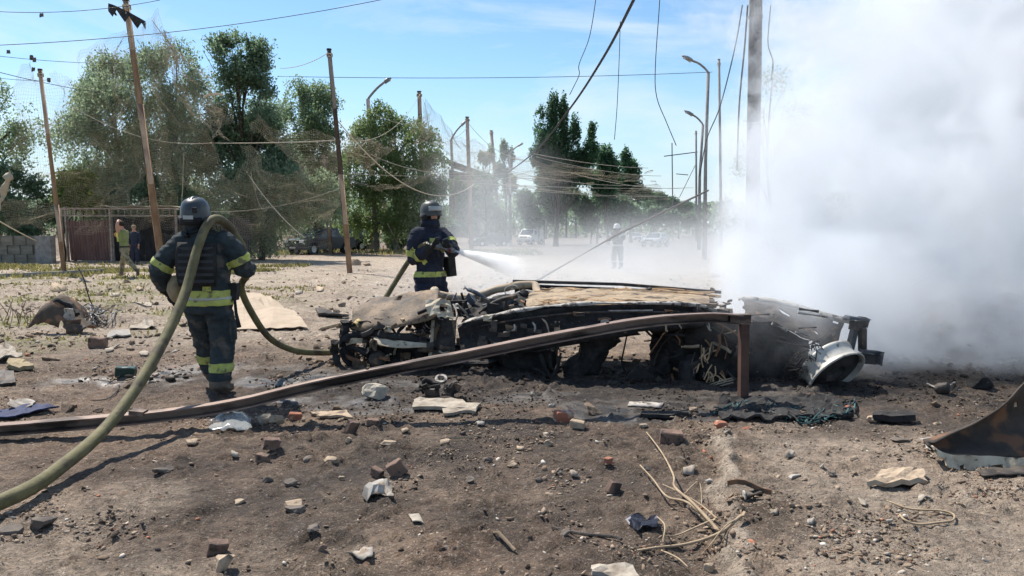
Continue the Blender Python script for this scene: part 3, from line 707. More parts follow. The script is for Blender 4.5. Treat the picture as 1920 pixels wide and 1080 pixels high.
rope('pale guy rope slanting down to the pickup windscreen', at(462,322,33), at(572,446,33), 0.25, 0.02)
rope('pale guy rope staked behind the standing firefighter', at(727,420,52), on_ground(752,470), 0.0, 0.03)
rope('white rope slanting from the photo edge to the gate post', at(-30,398,24), on_ground(130,477)*1.0 + Vector((0,0,0.0)), 0.15, 0.022)
rope('loop of pale rope hanging in the willow', at(470,322,36), at(506,384,36), 0.9, 0.010)
rope('pale twine hanging straight beside the walking firefighter', at(345,285,36), at(341,380,36), 0.0, 0.014)

rope('pale rope strung from the sky wires to the tallest tree', at(285,38,30), at(400,150,34), 0.3, 0.014)
rope('pale net edge rope across the two drooping birches', at(120,190,33), at(395,268,33), 0.6, 0.014)
rope('slack net edge rope low across the willow', at(330,392,35), at(640,352,35), 0.5, 0.013)
rope('thin rope from the dark topped post back to the tallest tree top', at(525,128,32), at(614,100,29), 0.15, 0.012)
rope('rope from the paired lamp post down to the tall net post', at(697,210,52), at(786,232,50), 0.3, 0.016)
rope('rope between the tall net post and the post in blue smoke', at(789,262,50), at(876,240,52), 0.6, 0.016)
rope('upper slack rope joining the far posts near the poplars', at(876,228,52), at(990,292,60), 0.9, 0.016)
rope('lower slack rope joining the far posts near the poplars', at(800,326,52), at(1000,318,60), 0.7, 0.018)
rope('long pale rope passing under the poplar toward the road end', at(940,318,55), at(1230,346,76), 0.5, 0.02)
# ---- netting: knotted twine, hanging in sagging sheets between the posts
def net(label, TL, TR, BR, BL, drop, nu, nv, r, belly, seed, tear=0.0, name='net'):
    rr = random.Random(seed); rq = np.random.default_rng(seed)
    TL, TR, BR, BL = map(Vector, (TL, TR, BR, BL))
    U = np.linspace(0, 1, nu+1); Vv = np.linspace(0, 1, nv+1)
    uu, vv = np.meshgrid(U, Vv)
    w = lambda p: np.array(p)[None, None]
    P = (w(TL)*(1-uu[..., None]) + w(TR)*uu[..., None])*(1-vv[..., None]) + (w(BL)*(1-uu[..., None]) + w(BR)*uu[..., None])*vv[..., None]
    P[..., 2] -= drop*4*uu*(1-uu)*(1-0.5*vv); P[..., 1] += belly*np.sin(uu*3.14)*np.sin(vv*2.6) + (fbm(uu*5+seed, vv*5, 3, seed)-0.5)*1.2
    P[..., 0] += (fbm(uu*6, vv*6+seed, 3, seed+3)-0.5)*0.9; P[..., 2] += (fbm(uu*7-seed, vv*7, 3, seed+9)-0.5)*0.9
    gone = fbm(uu*4+seed*1.7, vv*4, 3, seed+5) < tear
    segs = []
    for A, B, ga, gb in ((P[:, :-1], P[:, 1:], gone[:, :-1], gone[:, 1:]), (P[:-1], P[1:], gone[:-1], gone[1:])):
        ok = ~(ga | gb); segs.append(np.stack([A[ok], B[ok]], 1))
    S = np.concatenate(segs); a, b_ = S[:, 0], S[:, 1]; n = len(S)
    t = b_ - a; t /= np.linalg.norm(t, axis=1)[:, None]
    up = np.where(np.abs(t[:, 2:3]) > 0.9, np.array([[0, 1, 0]]), np.array([[0, 0, 1]])); u = np.cross(t, up); u /= np.linalg.norm(u, axis=1)[:, None]; v = np.cross(t, u)
    ring = [u*r, -u*r*0.5 + v*r*0.87, -u*r*0.5 - v*r*0.87]
    VV = np.stack([a + q for q in ring] + [b_ + q for q in ring], 1).reshape(-1, 3)
    i = np.arange(n)[:, None]*6; Q = np.concatenate([i + np.array([[k, (k+1) % 3, 3+(k+1) % 3, 3+k]]) for k in range(3)])
    base = TL
    o = put(name, np_mesh(name, VV - np.array(base), quads=Q), net_m, loc=base)
    return tag(o, label, 'net', 'torn netting')
gnd = lambda px, Y, h=0.0: Vector((at(px, 400, Y).x, Y, gz(at(px, 400, Y).x, Y) + h))
net('torn net sheet over the dusty birches from edge post to tallest post', at(40,120,30), at(300,20,31), at(330,420,35), at(10,430,35), 0.3, 100, 80, 0.0036, 1.5, 1, 0.36)
net('broad net sheet hanging from the tallest post to the dark topped post', at(285,40,31), at(640,258,31), at(620,470,36), at(300,470,36), 1.2, 110, 84, 0.0036, 1.2, 2, 0.33)
net('thin net sheet veiling the olive birch', at(648,250,45), at(800,210,48), at(800,345,50), at(650,345,50), 0.8, 70, 50, 0.0075, 0.8, 3, 0.38)
net('net sheet sagging between the far posts above the blue smoke', at(785,180,50), at(925,262,56), at(930,340,58), at(800,340,52), 1.2, 60, 50, 0.0075, 0.8, 4, 0.38)
net('far net sheet below the tall poplar', at(960,292,58), at(1220,318,80), at(1250,372,80), at(950,350,62), 0.5, 90, 30, 0.011, 0.8, 5, 0.36)
net('scrap of torn net hanging from the wires above the birch', at(290,30,29), at(390,130,30), at(420,260,31), at(330,190,30), 0.3, 34, 34, 0.005, 0.5, 6, 0.40)
# rag bundle and small scraps caught in the wires on the far left
scrap_m = pm('cloth_scrap', (0.07,0.07,0.07), (0.16,0.14,0.12), rough=0.95, scale=20)
for i, (px, py) in enumerate([(78,28),(16,97),(59,108),(65,112),(92,150),(62,130)]):
    mb = MB().sheet([[at(px-3+2*j+rnd.uniform(-1,1), py-4+4*k+rnd.uniform(-1,1), 26+0.05*j) for j in range(4)] for k in range(3)], 0.015)
    tag(mb.build('net_scrap', scrap_m, base=at(px, py, 26)), ['tiny dark scrap snagged highest, left of the tallest post', 'tiny dark scrap nearest the photo edge', 'tiny dark scrap, left of a close pair above the leaning post', 'tiny dark scrap, right of a close pair above the leaning post', 'tiny dark scrap just right of the leaning post tip', 'tiny dark scrap below a close pair, left of the leaning post tip'][i], 'scrap', 'scraps snagged in the wires')
mb = MB().tube(smooth_path([at(20,322,25), at(12,345,25), at(4,370,25.1), at(-5,392,25)], 4), [0.05,.11,.16,.07,.1,.12,.1,.08,.05,.12,.1,.08,.05], 8).jitter(0.09, 5, 3)
tag(mb.build('net_bundle', net_m, base=at(12,345,25), smooth=True), 'tan twisted bundle of net hanging at the photo edge', 'net')
mb = MB().sheet([[at(382+36*j/8, 180-4*math.sin(j/8*3)+i*2-3*(j/8), 31+0.03*i) for j in range(9)] for i in range(3)], 0.02)
tag(mb.build('net_scrap', rope_m, base=at(400,178,31)), 'pale scrap caught in the net in front of the tallest tree', 'scrap')
# ------------------------------------------------------------------ gate, carport, walls, kerb, sheds
rust_sheet = pm('brown_corrugated_sheet', (0.115,0.062,0.055), (0.17,0.10,0.085), rough=0.65, scale=4, stretch=(1,1,0.3), c3=(0.24,0.15,0.11), s3=14, t3=0.66)
frame_m = pm('weathered_frame_steel', (0.33,0.29,0.25), (0.22,0.16,0.12), rough=0.7, scale=6)
dark_wall = pm('dark_shed_boards', (0.045,0.043,0.045), (0.075,0.07,0.068), rough=0.9, scale=3)
earth_wall = pm('old_concrete_wall', (0.26,0.235,0.19), (0.16,0.15,0.12), rough=0.95, scale=2.5, stretch=(0.5,1,2), bump=0.3)
beige = pm('beige_render', (0.52,0.45,0.31), (0.43,0.37,0.25), rough=0.9, scale=2)
white_roof = pm('white_roof_sheet', (0.75,0.76,0.76), (0.62,0.63,0.64), rough=0.5, scale=3)
YG = 37.0
def gpt(px, Y, h=0.0):
    x = at(px, 440, Y).x; return Vector((x, Y, gz(x, Y) + h))
# corrugated gate
g0 = gpt(131, YG, 0.0); g1 = gpt(209, YG - 0.6, 0.0)
root = empty('gate', g0, 'brown corrugated metal gate leaning under the pipe canopy', 'gate')
n = 14; d = (g1 - g0)/n; H0, H1 = 2.02, 2.02
for i in range(n):
    a = g0 + d*i + Vector((0,0,0.08)); w = d
    z = 1.98 + 0.03*math.sin(i*1.7)
    prof = [a, a + w*0.25 + Vector((0,-0.05,0)), a + w*0.62 + Vector((0,-0.05,0)), a + w*0.985]
    lean = Vector((-0.10, 0.0, z))
    mb = MB().sheet([[p, p + lean*0.5, p + lean] for p in prof], 0.012); mb.build('corrugated_panel', rust_sheet, root)
MB().bar(g0 + Vector((-0.1,-0.03,1.75)), g1 + Vector((-0.1,-0.03,1.75)), 0.05, 0.09).build('top_rail', rust_sheet, root)
MB().bar(g0 + Vector((0,0.02,0.2)), g1 + Vector((0,0.02,0.2)), 0.05, 0.06).build('bottom_rail', frame_m, root)
for p in (g0 + Vector((-0.12,0,0)), g1 + Vector((0.08,0,0))):
    MB().bar(p - Vector((0,0,0.2)), p + Vector((-0.06,0,2.75)), 0.09, 0.09).build('gate_post', frame_m, root)
# pipe canopy (ladder like frame) over the gate and carport
c0, c1 = gpt(112, YG - 1.0, 0), gpt(338, YG - 1.8, 0)
root = empty('carport', (c0 + c1)/2, 'low carport with a ladder like pipe canopy and dark interior beside the gate', 'carport')
zt, zb = 2.62, 2.28
for nm, zz in (('top_rail', zt), ('bottom_rail', zb)):
    MB().bar(c0 + Vector((0,0,zz)), c1 + Vector((0,0,zz)), 0.06, 0.07).build(nm, frame_m, root)
for i in range(19):
    p = c0.lerp(c1, (i+0.5)/19); MB().bar(p + Vector((0,0,zb)), p + Vector((0,0,zt)), 0.035, 0.035).build('rung', frame_m, root)
for f in (0.02, 0.43, 0.97):
    p = c0.lerp(c1, f); MB().bar(p - Vector((0,0,.2)), p + Vector((0,0,zt)), 0.09, 0.09).build('post', frame_m, root)
MB().sheet([[c0.lerp(c1, 0.3+0.7*j/9) + Vector((0, 0.0+1.1*i, 2.72 + 0.05*math.sin(j*1.9+i))) for j in range(10)] for i in range(4)], 0.04).build('roof_sheet', pm('dusty_roof', (0.34,0.28,0.20), (0.24,0.2,0.15), rough=0.95, scale=3), root)
w0, w1 = gpt(212, YG + 1.2, -0.1), gpt(470, YG + 1.2, -0.1)
nb = 22
for i in range(nb):
    a, b_ = w0.lerp(w1, i/nb), w0.lerp(w1, (i+0.94)/nb); z = 2.35 + 0.04*math.sin(i*2.3)
    MB().box((a+b_)/2 + Vector((0, 0.02*(i % 2), z/2)), ((b_-a).length, 0.05, z)).build('board', dark_wall, root)
# wall of old concrete blocks at the far left
a0, a1 = gpt(-70, 36, -0.1), gpt(100, 36.5, -0.1)
root = empty('block_wall', (a0+a1)/2, 'low crumbling concrete wall at the photo edge', 'wall')
for row in range(3):
    nbk = 7
    for i in range(nbk):
        f0 = (i + 0.5*(row % 2))/nbk; f1 = min(1.0, f0 + 0.985/nbk)
        if f0 >= 0.98: continue
        p, q = a0.lerp(a1, f0), a0.lerp(a1, f1)
        MB().box((p+q)/2 + Vector((0, rnd.uniform(-.03,.03), 0.26+row*0.46)), ((q-p).length, 0.3, 0.45)).build('block', earth_wall, root)
b0 = gpt(84, 35.8)
tag(MB().box(b0 + Vector((0,0,0.62)), (0.75, 0.4, 1.4)).jitter(0.02, 3).build('wall_pier', conc, base=b0), 'pale concrete pier ending the low crumbling wall', 'pier')
# loose earth bank beneath the wall
# kerb stones along the verge
k0, k1 = on_ground(-60, 529), on_ground(192, 512)
root = empty('kerb', k0)
tag(root, kind='structure')
nk = 13
for i in range(nk):
    p, q = k0.lerp(k1, i/nk), k0.lerp(k1, (i+0.97)/nk); p.z = gz(p.x, p.y); q.z = gz(q.x, q.y)
    MB().bar(p + Vector((0, rnd.uniform(-.02,.02), 0.05)), q + Vector((0, rnd.uniform(-.02,.02), 0.05)), 0.16, 0.2).build('kerb_stone', conc, root)
# debris at the foot of gate
# beige wall with white roof beyond the pickup
Yw = 67.0
h0, h1 = gpt(622, Yw, -0.2), gpt(712, Yw, -0.2)
root = empty('shed', (h0+h1)/2, 'beige garden wall and lean-to with a bright white roof edge', 'shed')
cols = [0, .2, .42, .64, .86, 1.0]
for i in range(5):
    p, q = h0.lerp(h1, cols[i]), h0.lerp(h1, cols[i+1]-0.006)
    MB().box((p+q)/2 + Vector((0,0,0.95)), ((q-p).length, 0.25, 2.1)).build('wall_panel', beige, root)
MB().sheet([[h0.lerp(h1, -0.02+1.0*j/6) + Vector((0, -1.0+1.5*i, 2.62-0.02*j+0.25*i)) for j in range(7)] for i in range(2)], 0.14).build('roof', white_roof, root)
for f in (0.05, 0.3, 0.55, 0.8):
    p = h0.lerp(h1, f) + Vector((0,-0.9,0)); MB().bar(p, p + Vector((0,0,2.6)), 0.1, 0.1).build('post', frame_m, root)
for f in (0.47, 0.98):
    p = h0.lerp(h1, f) + Vector((0,-0.25,0)); MB().bar(p, p + Vector((0,0,2.0)), 0.18, 0.18).build('pier', dark_wall, root)
# house roof showing between trees
roofm = pm('dark_slate_roof', (0.10,0.08,0.075), (0.16,0.12,0.10), rough=0.85, scale=3)
Yh = 95.0
hb = at(868, 440, Yh); hb.z = gz(hb.x, Yh)
root = empty('house', hb, 'far house with a dark sloping roof between the birch and poplars', 'house')
def hp(px, py, dy=0.0): return at(px, py, Yh+dy)
MB().prism([hp(842,318), hp(900,330), hp(900,445), hp(842,445)], (0, 7, 0)).build('wall', pm('grey_brick_wall', (0.28,0.22,0.18), (0.22,0.18,0.15), rough=0.9), root)
MB().prism([hp(838,298,-0.5), hp(905,322,-0.5), hp(905,329,-0.5), hp(838,306,-0.5)], (0, 8, 0)).build('roof', roofm, root)
for px in (852, 866, 880):
    w = MB().prism([hp(px,345,-0.02), hp(px+7,345,-0.02), hp(px+7,362,-0.02), hp(px,362,-0.02)], (0,-0.06,0)).build('window', pm('dark_window_glass', (0.03,0.04,0.05), rough=0.1, spec=0.6), root)
    MB().prism([hp(px-1,362,-0.1), hp(px+8,362,-0.1), hp(px+8,364,-0.1), hp(px-1,364,-0.1)], (0,-0.12,0)).build('sill', white_roof, w)

# ------------------------------------------------------------------ vehicles
glass_m = pm('vehicle_glass', (0.03,0.045,0.055), rough=0.06, spec=0.9)
tyre_m = pm('tyre_rubber', (0.018,0.018,0.018), rough=0.9)
chrome = pm('pale_metal', (0.55,0.56,0.57), rough=0.3, metal=0.6)
headl = pm('headlamp_glass', (0.80,0.82,0.84), rough=0.12, spec=0.8)
def vehicle(name, label, cat, loc, rz, paint, prof, half, roof_half, belt, glass_side, ws, wheels, wr, plate=True, grille=True, lit=False, group='parked vehicles'):
    """local: +x forward, z up. prof: side outline from front bumper bottom over the roof to the tail"""
    root = empty(name, (0,0,0), label, cat, group)
    def hw(z): return half if z <= belt else half + (roof_half - half)*min(1, (z-belt)/(max(p[1] for p in prof)-belt))
    mb = MB(); n = len(prof)
    V = []
    for s in (1, -1):
        for x, z in prof: V.append((x, s*hw(z)*(0.96 if z < 0.45 else 1), z))
    F = [tuple(range(n)), tuple(range(2*n-1, n-1, -1))] + [(i, n+i, n+(i+1) % n, (i+1) % n) for i in range(n)]
    mb.add(V, F); o = mb.build('body', paint, root)
    bv = o.modifiers.new('soft_edges', 'BEVEL'); bv.width = 0.05; bv.segments = 3; bv.limit_method = 'ANGLE'; bv.angle_limit = 0.35
    for s in (1, -1):
        for gl in glass_side:
            P = [Vector((x, s*(hw(z)+0.006), z)) for x, z in gl]
            MB().prism(P, (0, -s*0.02, 0)).build('side_window', glass_m, root)
    for (xa, za), (xb, zb), nm in ws:
        wa, wb = hw(za)*0.88, hw(zb)*0.86; off = Vector((0.02 if xa > xb else -0.02, 0, 0.02))
        P = [Vector((xa, -wa, za))+off, Vector((xa, wa, za))+off, Vector((xb, wb, zb))+off, Vector((xb, -wb, zb))+off]
        MB().prism(P, (0,0,-0.02)).build(nm, glass_m, root)
    for x in wheels:
        for s in (1, -1):
            M = Matrix.Translation((x, s*(half-0.10), wr)) @ Matrix.Rotation(math.pi/2, 4, 'X')
            w = MB().lathe([(wr*0.62,-.11),(wr*0.95,-.11),(wr,-.07),(wr,.07),(wr*0.95,.11),(wr*0.62,.11)], 20, M, closed=True).build('wheel', tyre_m, root, smooth=False)
            MB().lathe([(0.02,-.09),(wr*0.6,-.10),(wr*0.63,-.02),(wr*0.63,.02),(wr*0.6,.10),(0.02,.09)], 16, M).build('rim', chrome, w)
            MB().lathe([(wr*1.03,-.12),(wr*1.2,-.12),(wr*1.2,.125),(wr*1.03,.125)], 20, M, closed=True).build('wheel_arch', tyre_m, root)
    xf = max(p[0] for p in prof); xr = min(p[0] for p in prof)
    zf = belt - 0.22
    for s in (1, -1):
        hl = MB().box((xf-0.03, s*half*0.74, zf), (0.10, half*0.36, 0.15)).build('headlight', headl, root)
        MB().box((xr+0.02, s*half*0.82, belt-0.1), (0.06, 0.14, 0.28)).build('tail_light', pm('red_lens', (0.35,0.02,0.02), rough=0.2), root)
        MB().box((xf-1.25 if cat != 'van' else xf-0.8, s*(half+0.1), belt+0.1), (0.10, 0.18, 0.14)).build('wing_mirror', paint, root)
        MB().box(((xf+xr)/2+0.1, s*(half+0.008), belt-0.14), (0.16, 0.02, 0.04)).build('door_handle', chrome, root)
    if grille: MB().box((xf+0.005, 0, zf), (0.05, half*0.95, 0.16)).build('grille', tyre_m, root)
    MB().box((xf+0.03, 0, 0.48), (0.10, half*1.85, 0.18)).build('bumper', pm('bumper_plastic', (0.06,0.06,0.065), rough=0.5), root)
    if plate: MB().box((xf+0.09, 0, 0.50), (0.02, 0.5, 0.11)).build('number_plate', white_roof, root)
    root.location = loc; root.rotation_euler = (0, 0, rz)
    return root
paint_dark = pm('dark_blue_grey_paint', (0.035,0.042,0.05), (0.05,0.055,0.06), rough=0.28, scale=3, spec=0.6)
paint_white = pm('white_van_paint', (0.72,0.72,0.71), (0.62,0.61,0.59), rough=0.35, scale=3)
paint_silver = pm('silver_paint', (0.42,0.43,0.44), (0.36,0.37,0.38), rough=0.3, metal=0.3)
pick_prof = [(2.55,0.34),(2.6,0.75),(2.52,1.0),(1.2,1.12),(0.45,1.72),(-0.1,1.78),(-0.95,1.76),(-1.15,1.14),(-2.55,1.12),(-2.6,0.45),(-2.4,0.36)]
suv_prof = [(2.35,0.34),(2.4,0.75),(2.3,1.0),(1.15,1.12),(0.45,1.74),(-0.2,1.80),(-1.8,1.78),(-2.25,1.15),(-2.35,0.45),(-2.2,0.36)]
van_prof = [(2.3,0.32),(2.35,0.7),(2.2,0.98),(1.55,1.18),(0.85,1.82),(0.4,1.92),(-2.0,1.90),(-2.2,1.7),(-2.3,0.5),(-2.2,0.36)]
car_prof = [(2.1,0.3),(2.15,0.6),(2.0,0.82),(1.0,0.95),(0.2,1.42),(-0.9,1.44),(-1.7,1.0),(-2.1,0.95),(-2.15,0.4),(-2.0,0.32)]
p = gpt(601, 51.5)
vehicle('pickup_truck', 'dark double cab pickup parked under the dusty willow', 'pickup', p, math.radians(180+62), paint_dark, pick_prof, 0.92, 0.74, 1.12,
        [[(0.95,1.18),(0.42,1.62),(-0.02,1.66),(-0.02,1.18)], [(-0.1,1.18),(-0.1,1.66),(-0.88,1.64),(-1.02,1.18)]], [((1.16,1.16),(0.50,1.68),'windscreen'), ((-1.12,1.2),(-0.97,1.70),'rear_window')], (1.65,-1.6), 0.38)
p = gpt(640, 61)
vehicle('estate_car', 'dark estate car partly hidden behind the pickup', 'car', p, math.radians(180+45), paint_dark, suv_prof, 0.9, 0.74, 1.12,
        [[(0.95,1.18),(0.42,1.64),(-0.1,1.68),(-0.1,1.18)], [(-0.18,1.18),(-0.18,1.68),(-1.0,1.68),(-1.0,1.18)], [(-1.08,1.18),(-1.08,1.68),(-1.75,1.64),(-2.0,1.18)]], [((1.12,1.17),(0.50,1.70),'windscreen'), ((-2.2,1.2),(-1.85,1.72),'rear_window')], (1.45,-1.4), 0.36)
p = gpt(995, 88)
vehicle('van', 'white panel van driving up through the blue smoke', 'van', p, math.radians(-90-22), paint_white, van_prof, 0.9, 0.80, 1.18,
        [[(1.35,1.26),(0.85,1.7),(0.4,1.74),(0.3,1.22)]], [((1.50,1.22),(0.90,1.78),'windscreen')], (1.5,-1.4), 0.32)
p = gpt(1229, 76)
vehicle('sedan', 'silver car veiled by smoke under the lamp posts', 'car', p, math.radians(-90-28), paint_silver, car_prof, 0.88, 0.66, 0.95,
        [[(0.75,1.0),(0.2,1.34),(-0.3,1.36),(-0.3,1.0)], [(-0.38,1.0),(-0.38,1.36),(-0.9,1.36),(-1.4,1.02)]], [((0.98,0.98),(0.26,1.38),'windscreen'), ((-1.68,1.02),(-0.95,1.38),'rear_window')], (1.35,-1.3), 0.31)
p = gpt(1192, 112)
vehicle('sedan', 'farthest car on the road, only two pale headlights showing', 'car', p, math.radians(-90), paint_silver, car_prof, 0.88, 0.66, 0.95,
        [[(0.75,1.0),(0.2,1.34),(-0.3,1.36),(-0.3,1.0)]], [((0.98,0.98),(0.26,1.38),'windscreen')], (1.35,-1.3), 0.31)
p = gpt(918, 80)
vehicle('sedan', 'dark car standing in the blue smoke beside the water jet', 'car', p, math.radians(-90-60), paint_dark, car_prof, 0.88, 0.66, 0.95,
        [[(0.75,1.0),(0.2,1.34),(-0.3,1.36),(-0.3,1.0)], [(-0.38,1.0),(-0.38,1.36),(-0.9,1.36),(-1.4,1.02)]], [((0.98,0.98),(0.26,1.38),'windscreen')], (1.35,-1.3), 0.31)
# ------------------------------------------------------------------ burnt vehicle wreck
char = pm('charred_steel', (0.036,0.033,0.032), (0.11,0.094,0.082), rough=0.72, metal=0.25, scale=7, bump=0.35, bscale=30, c3=(0.20,0.12,0.07), s3=11, t3=0.66)
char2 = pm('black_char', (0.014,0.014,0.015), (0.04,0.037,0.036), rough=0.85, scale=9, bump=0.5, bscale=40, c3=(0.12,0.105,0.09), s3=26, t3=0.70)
burnt = pm('burnt_panel', (0.05,0.04,0.034), (0.235,0.165,0.105), rough=0.72, scale=3.6, lo=0.36, hi=0.66, detail=10, bump=0.4, bscale=30, c3=(0.05,0.042,0.038), s3=24, t3=0.62)
cream = pm('heat_bleached_steel', (0.56,0.49,0.37), (0.34,0.28,0.20), rough=0.75, scale=8, bump=0.2, c3=(0.10,0.08,0.06), s3=16, t3=0.63)
ashm = pm('ash_white_metal', (0.46,0.43,0.39), (0.24,0.215,0.19), rough=0.75, scale=9, bump=0.3, c3=(0.07,0.06,0.055), s3=14, t3=0.57)
tanpipe = pm('scorched_tan_tube', (0.42,0.34,0.25), (0.28,0.215,0.15), rough=0.8, scale=6, c3=(0.09,0.07,0.06), s3=9, t3=0.64)
fibre = pm('frayed_tan_fibre', (0.56,0.40,0.25), (0.40,0.26,0.15), rough=0.95, scale=14)
blue_char = pm('bluish_burnt_parts', (0.05,0.06,0.075), (0.10,0.11,0.125), rough=0.5, metal=0.5, scale=10, c3=(0.20,0.20,0.21), s3=18, t3=0.66)
steel_rust = pm('flaking_rust', (0.16,0.085,0.05), (0.25,0.14,0.08), rough=0.9, scale=10, bump=0.3)
rimm = pm('scorched_rim', (0.58,0.56,0.51), (0.36,0.34,0.31), rough=0.55, metal=0.3, scale=6, bump=0.12, c3=(0.10,0.09,0.08), s3=8, t3=0.64)
WA, WB = Vector((-1.85, 8.2, 0)), Vector((3.1, 7.4, 0))
WD = (WB - WA).normalized(); WN = Vector((-WD.y, WD.x, 0))      # WN points away from the camera
def W(px, py, off=0.0):
    """point of the wreck read off the photo: off metres behind its near side"""
    d = ray(px, py); o = Vector((0,0,CAM_H)); A = WA + WN*off
    s = (A - o).dot(WN)/d.dot(WN)
    return o + d*s
wreck = empty('burnt_car_wreck', (0.6, 8.3, 0.0), 'burnt out and flattened car wreck behind the long steel channel', 'wreck')
def part(mb, name, m, parent=wreck, smooth=False, label=None):
    o = mb.build(name, m, parent, smooth=smooth)
    if label: o['label'] = label
    return o
def patch(near, far, n, rows, bulge, noise=0.02, seed=1, th=0.006, fq=5):
    A, B = smooth_path(near, n), smooth_path(far, n); m = min(len(A), len(B)); G = []
    for i in range(rows+1):
        t = i/rows; row = []
        for j in range(m):
            p = A[j].lerp(B[j], t) + Vector((0,0,bulge*math.sin(math.pi*t)))
            p += mnoise.noise_vector(p*fq + Vector((seed*7,0,0)))*noise; row.append(p)
        G.append(row)
    return G
# bonnet
G = patch([W(660,617,0.15), W(690,620,0.1), W(740,615,0.08), W(790,602,0.1), W(822,590,0.15)], [W(672,590,0.9), W(705,570,1.05), W(750,559,1.15), W(792,556,1.2), W(822,562,1.1)], 6, 14, 0.17, 0.04, 1)
holes = {(9,4),(6,12),(7,12),(12,19)}
hood = part(MB().sheet(G, 0.008, holes), 'bonnet', burnt, smooth=True, label='crumpled bonnet burnt to rust brown and grey')
part(MB().sheet(patch([W(658,612,0.2), W(668,596,0.5), W(690,578,0.95)], [W(672,614,0.12), W(690,598,0.45), W(715,575,0.95)], 5, 4, 0.05, 0.02, 2), 0.01), 'bonnet_edge', pm('scorched_yellow_paint', (0.50,0.38,0.16), (0.40,0.28,0.13), rough=0.7, scale=7, c3=(0.1,0.07,0.05), s3=13, t3=0.6), smooth=True)
# far wing rail: fat scorched tube
part(MB().tube(smooth_path([W(735,562,1.25), W(775,556,1.3), W(810,551,1.3)], 5), 0.055, 10).jitter(0.01, 8), 'wing_rail', tanpipe, smooth=True)
part(MB().tube(smooth_path([W(808,549,1.28), W(850,557,1.3), W(890,556,1.3), W(925,545,1.3), W(965,536,1.3), W(1000,534,1.3), W(1008,546,1.15), W(1020,556,0.95), W(1060,554,0.9)], 5), 0.048, 10).jitter(0.012, 6), 'roof_tube', tanpipe, smooth=True)
part(MB().lathe([(0.0,-.03),(.055,-.03),(.06,0),(.055,.03),(0,.03)], 14, Matrix.Translation(W(815,546,1.27)) @ Matrix.Rotation(0.8,4,'X')), 'tube_knob', cream, smooth=True)
part(MB().sheet([[W(815+i*16, 560+j*17, 1.35) + Vector((0,0.02*math.sin(i*2),0)) for i in range(9)] for j in range(3)], 0.01), 'rear_bulkhead', char)
# steel angle on the far side
part(MB().bar(W(962,527,1.6), W(1165,533,1.6), 0.07, 0.035).bar(W(1165,533,1.6), W(1352,548,1.55), 0.07, 0.035), 'far_angle_iron', char)
part(MB().sheet([[W(965+i*40, 532+i*1.6+j*9, 1.55) for i in range(10)] for j in range(3)], 0.008), 'far_sill', char2)
# front structure
rw = random.Random(5)
fr = [([(648,602),(646,625),(640,648),(652,672),(668,700)], 0.10, 0.05, 'front_upright'), ([(630,640),(626,660),(634,682),(640,698)], 0.05, 0.04, 'front_upright'),
      ([(655,604),(668,616),(690,622)], 0.2, 0.045, 'front_upright'), ([(640,640),(668,628),(700,626),(740,632),(800,640)], 0.12, 0.05, 'front_crossmember'),
      ([(640,650),(670,655),(692,668),(700,690)], 0.15, 0.04, 'front_brace'), ([(700,632),(722,650),(735,668),(745,690)], 0.2, 0.055, 'front_brace'), ([(690,655),(708,664),(712,684),(700,697)], 0.05, 0.03, 'front_brace')]
for pts, off, r_, nm in fr:
    part(MB().tube(smooth_path([W(x, y, off + rw.uniform(-.05,.1)) for x, y in pts], 4), [r_*rw.uniform(0.7,1.25) for _ in range((len(pts)-1)*4+1)], 7).jitter(0.022, 9, rw.random()*9), nm, char2)
part(MB().sheet(patch([W(636,655,0.05), W(645,680,0.05), W(672,702,0.05)], [W(660,640,0.3), W(672,668,0.3), W(690,698,0.3)], 5, 4, 0.02, 0.03, 4), 0.012), 'bumper_shell', char2)
part(MB().sheet(patch([W(648,640,0.12), W(660,634,0.1), W(680,634,0.1)], [W(650,648,0.12), W(662,644,0.1), W(679,643,0.1)], 3, 2, 0, 0.004, 5), 0.012), 'headlamp_bracket', cream)
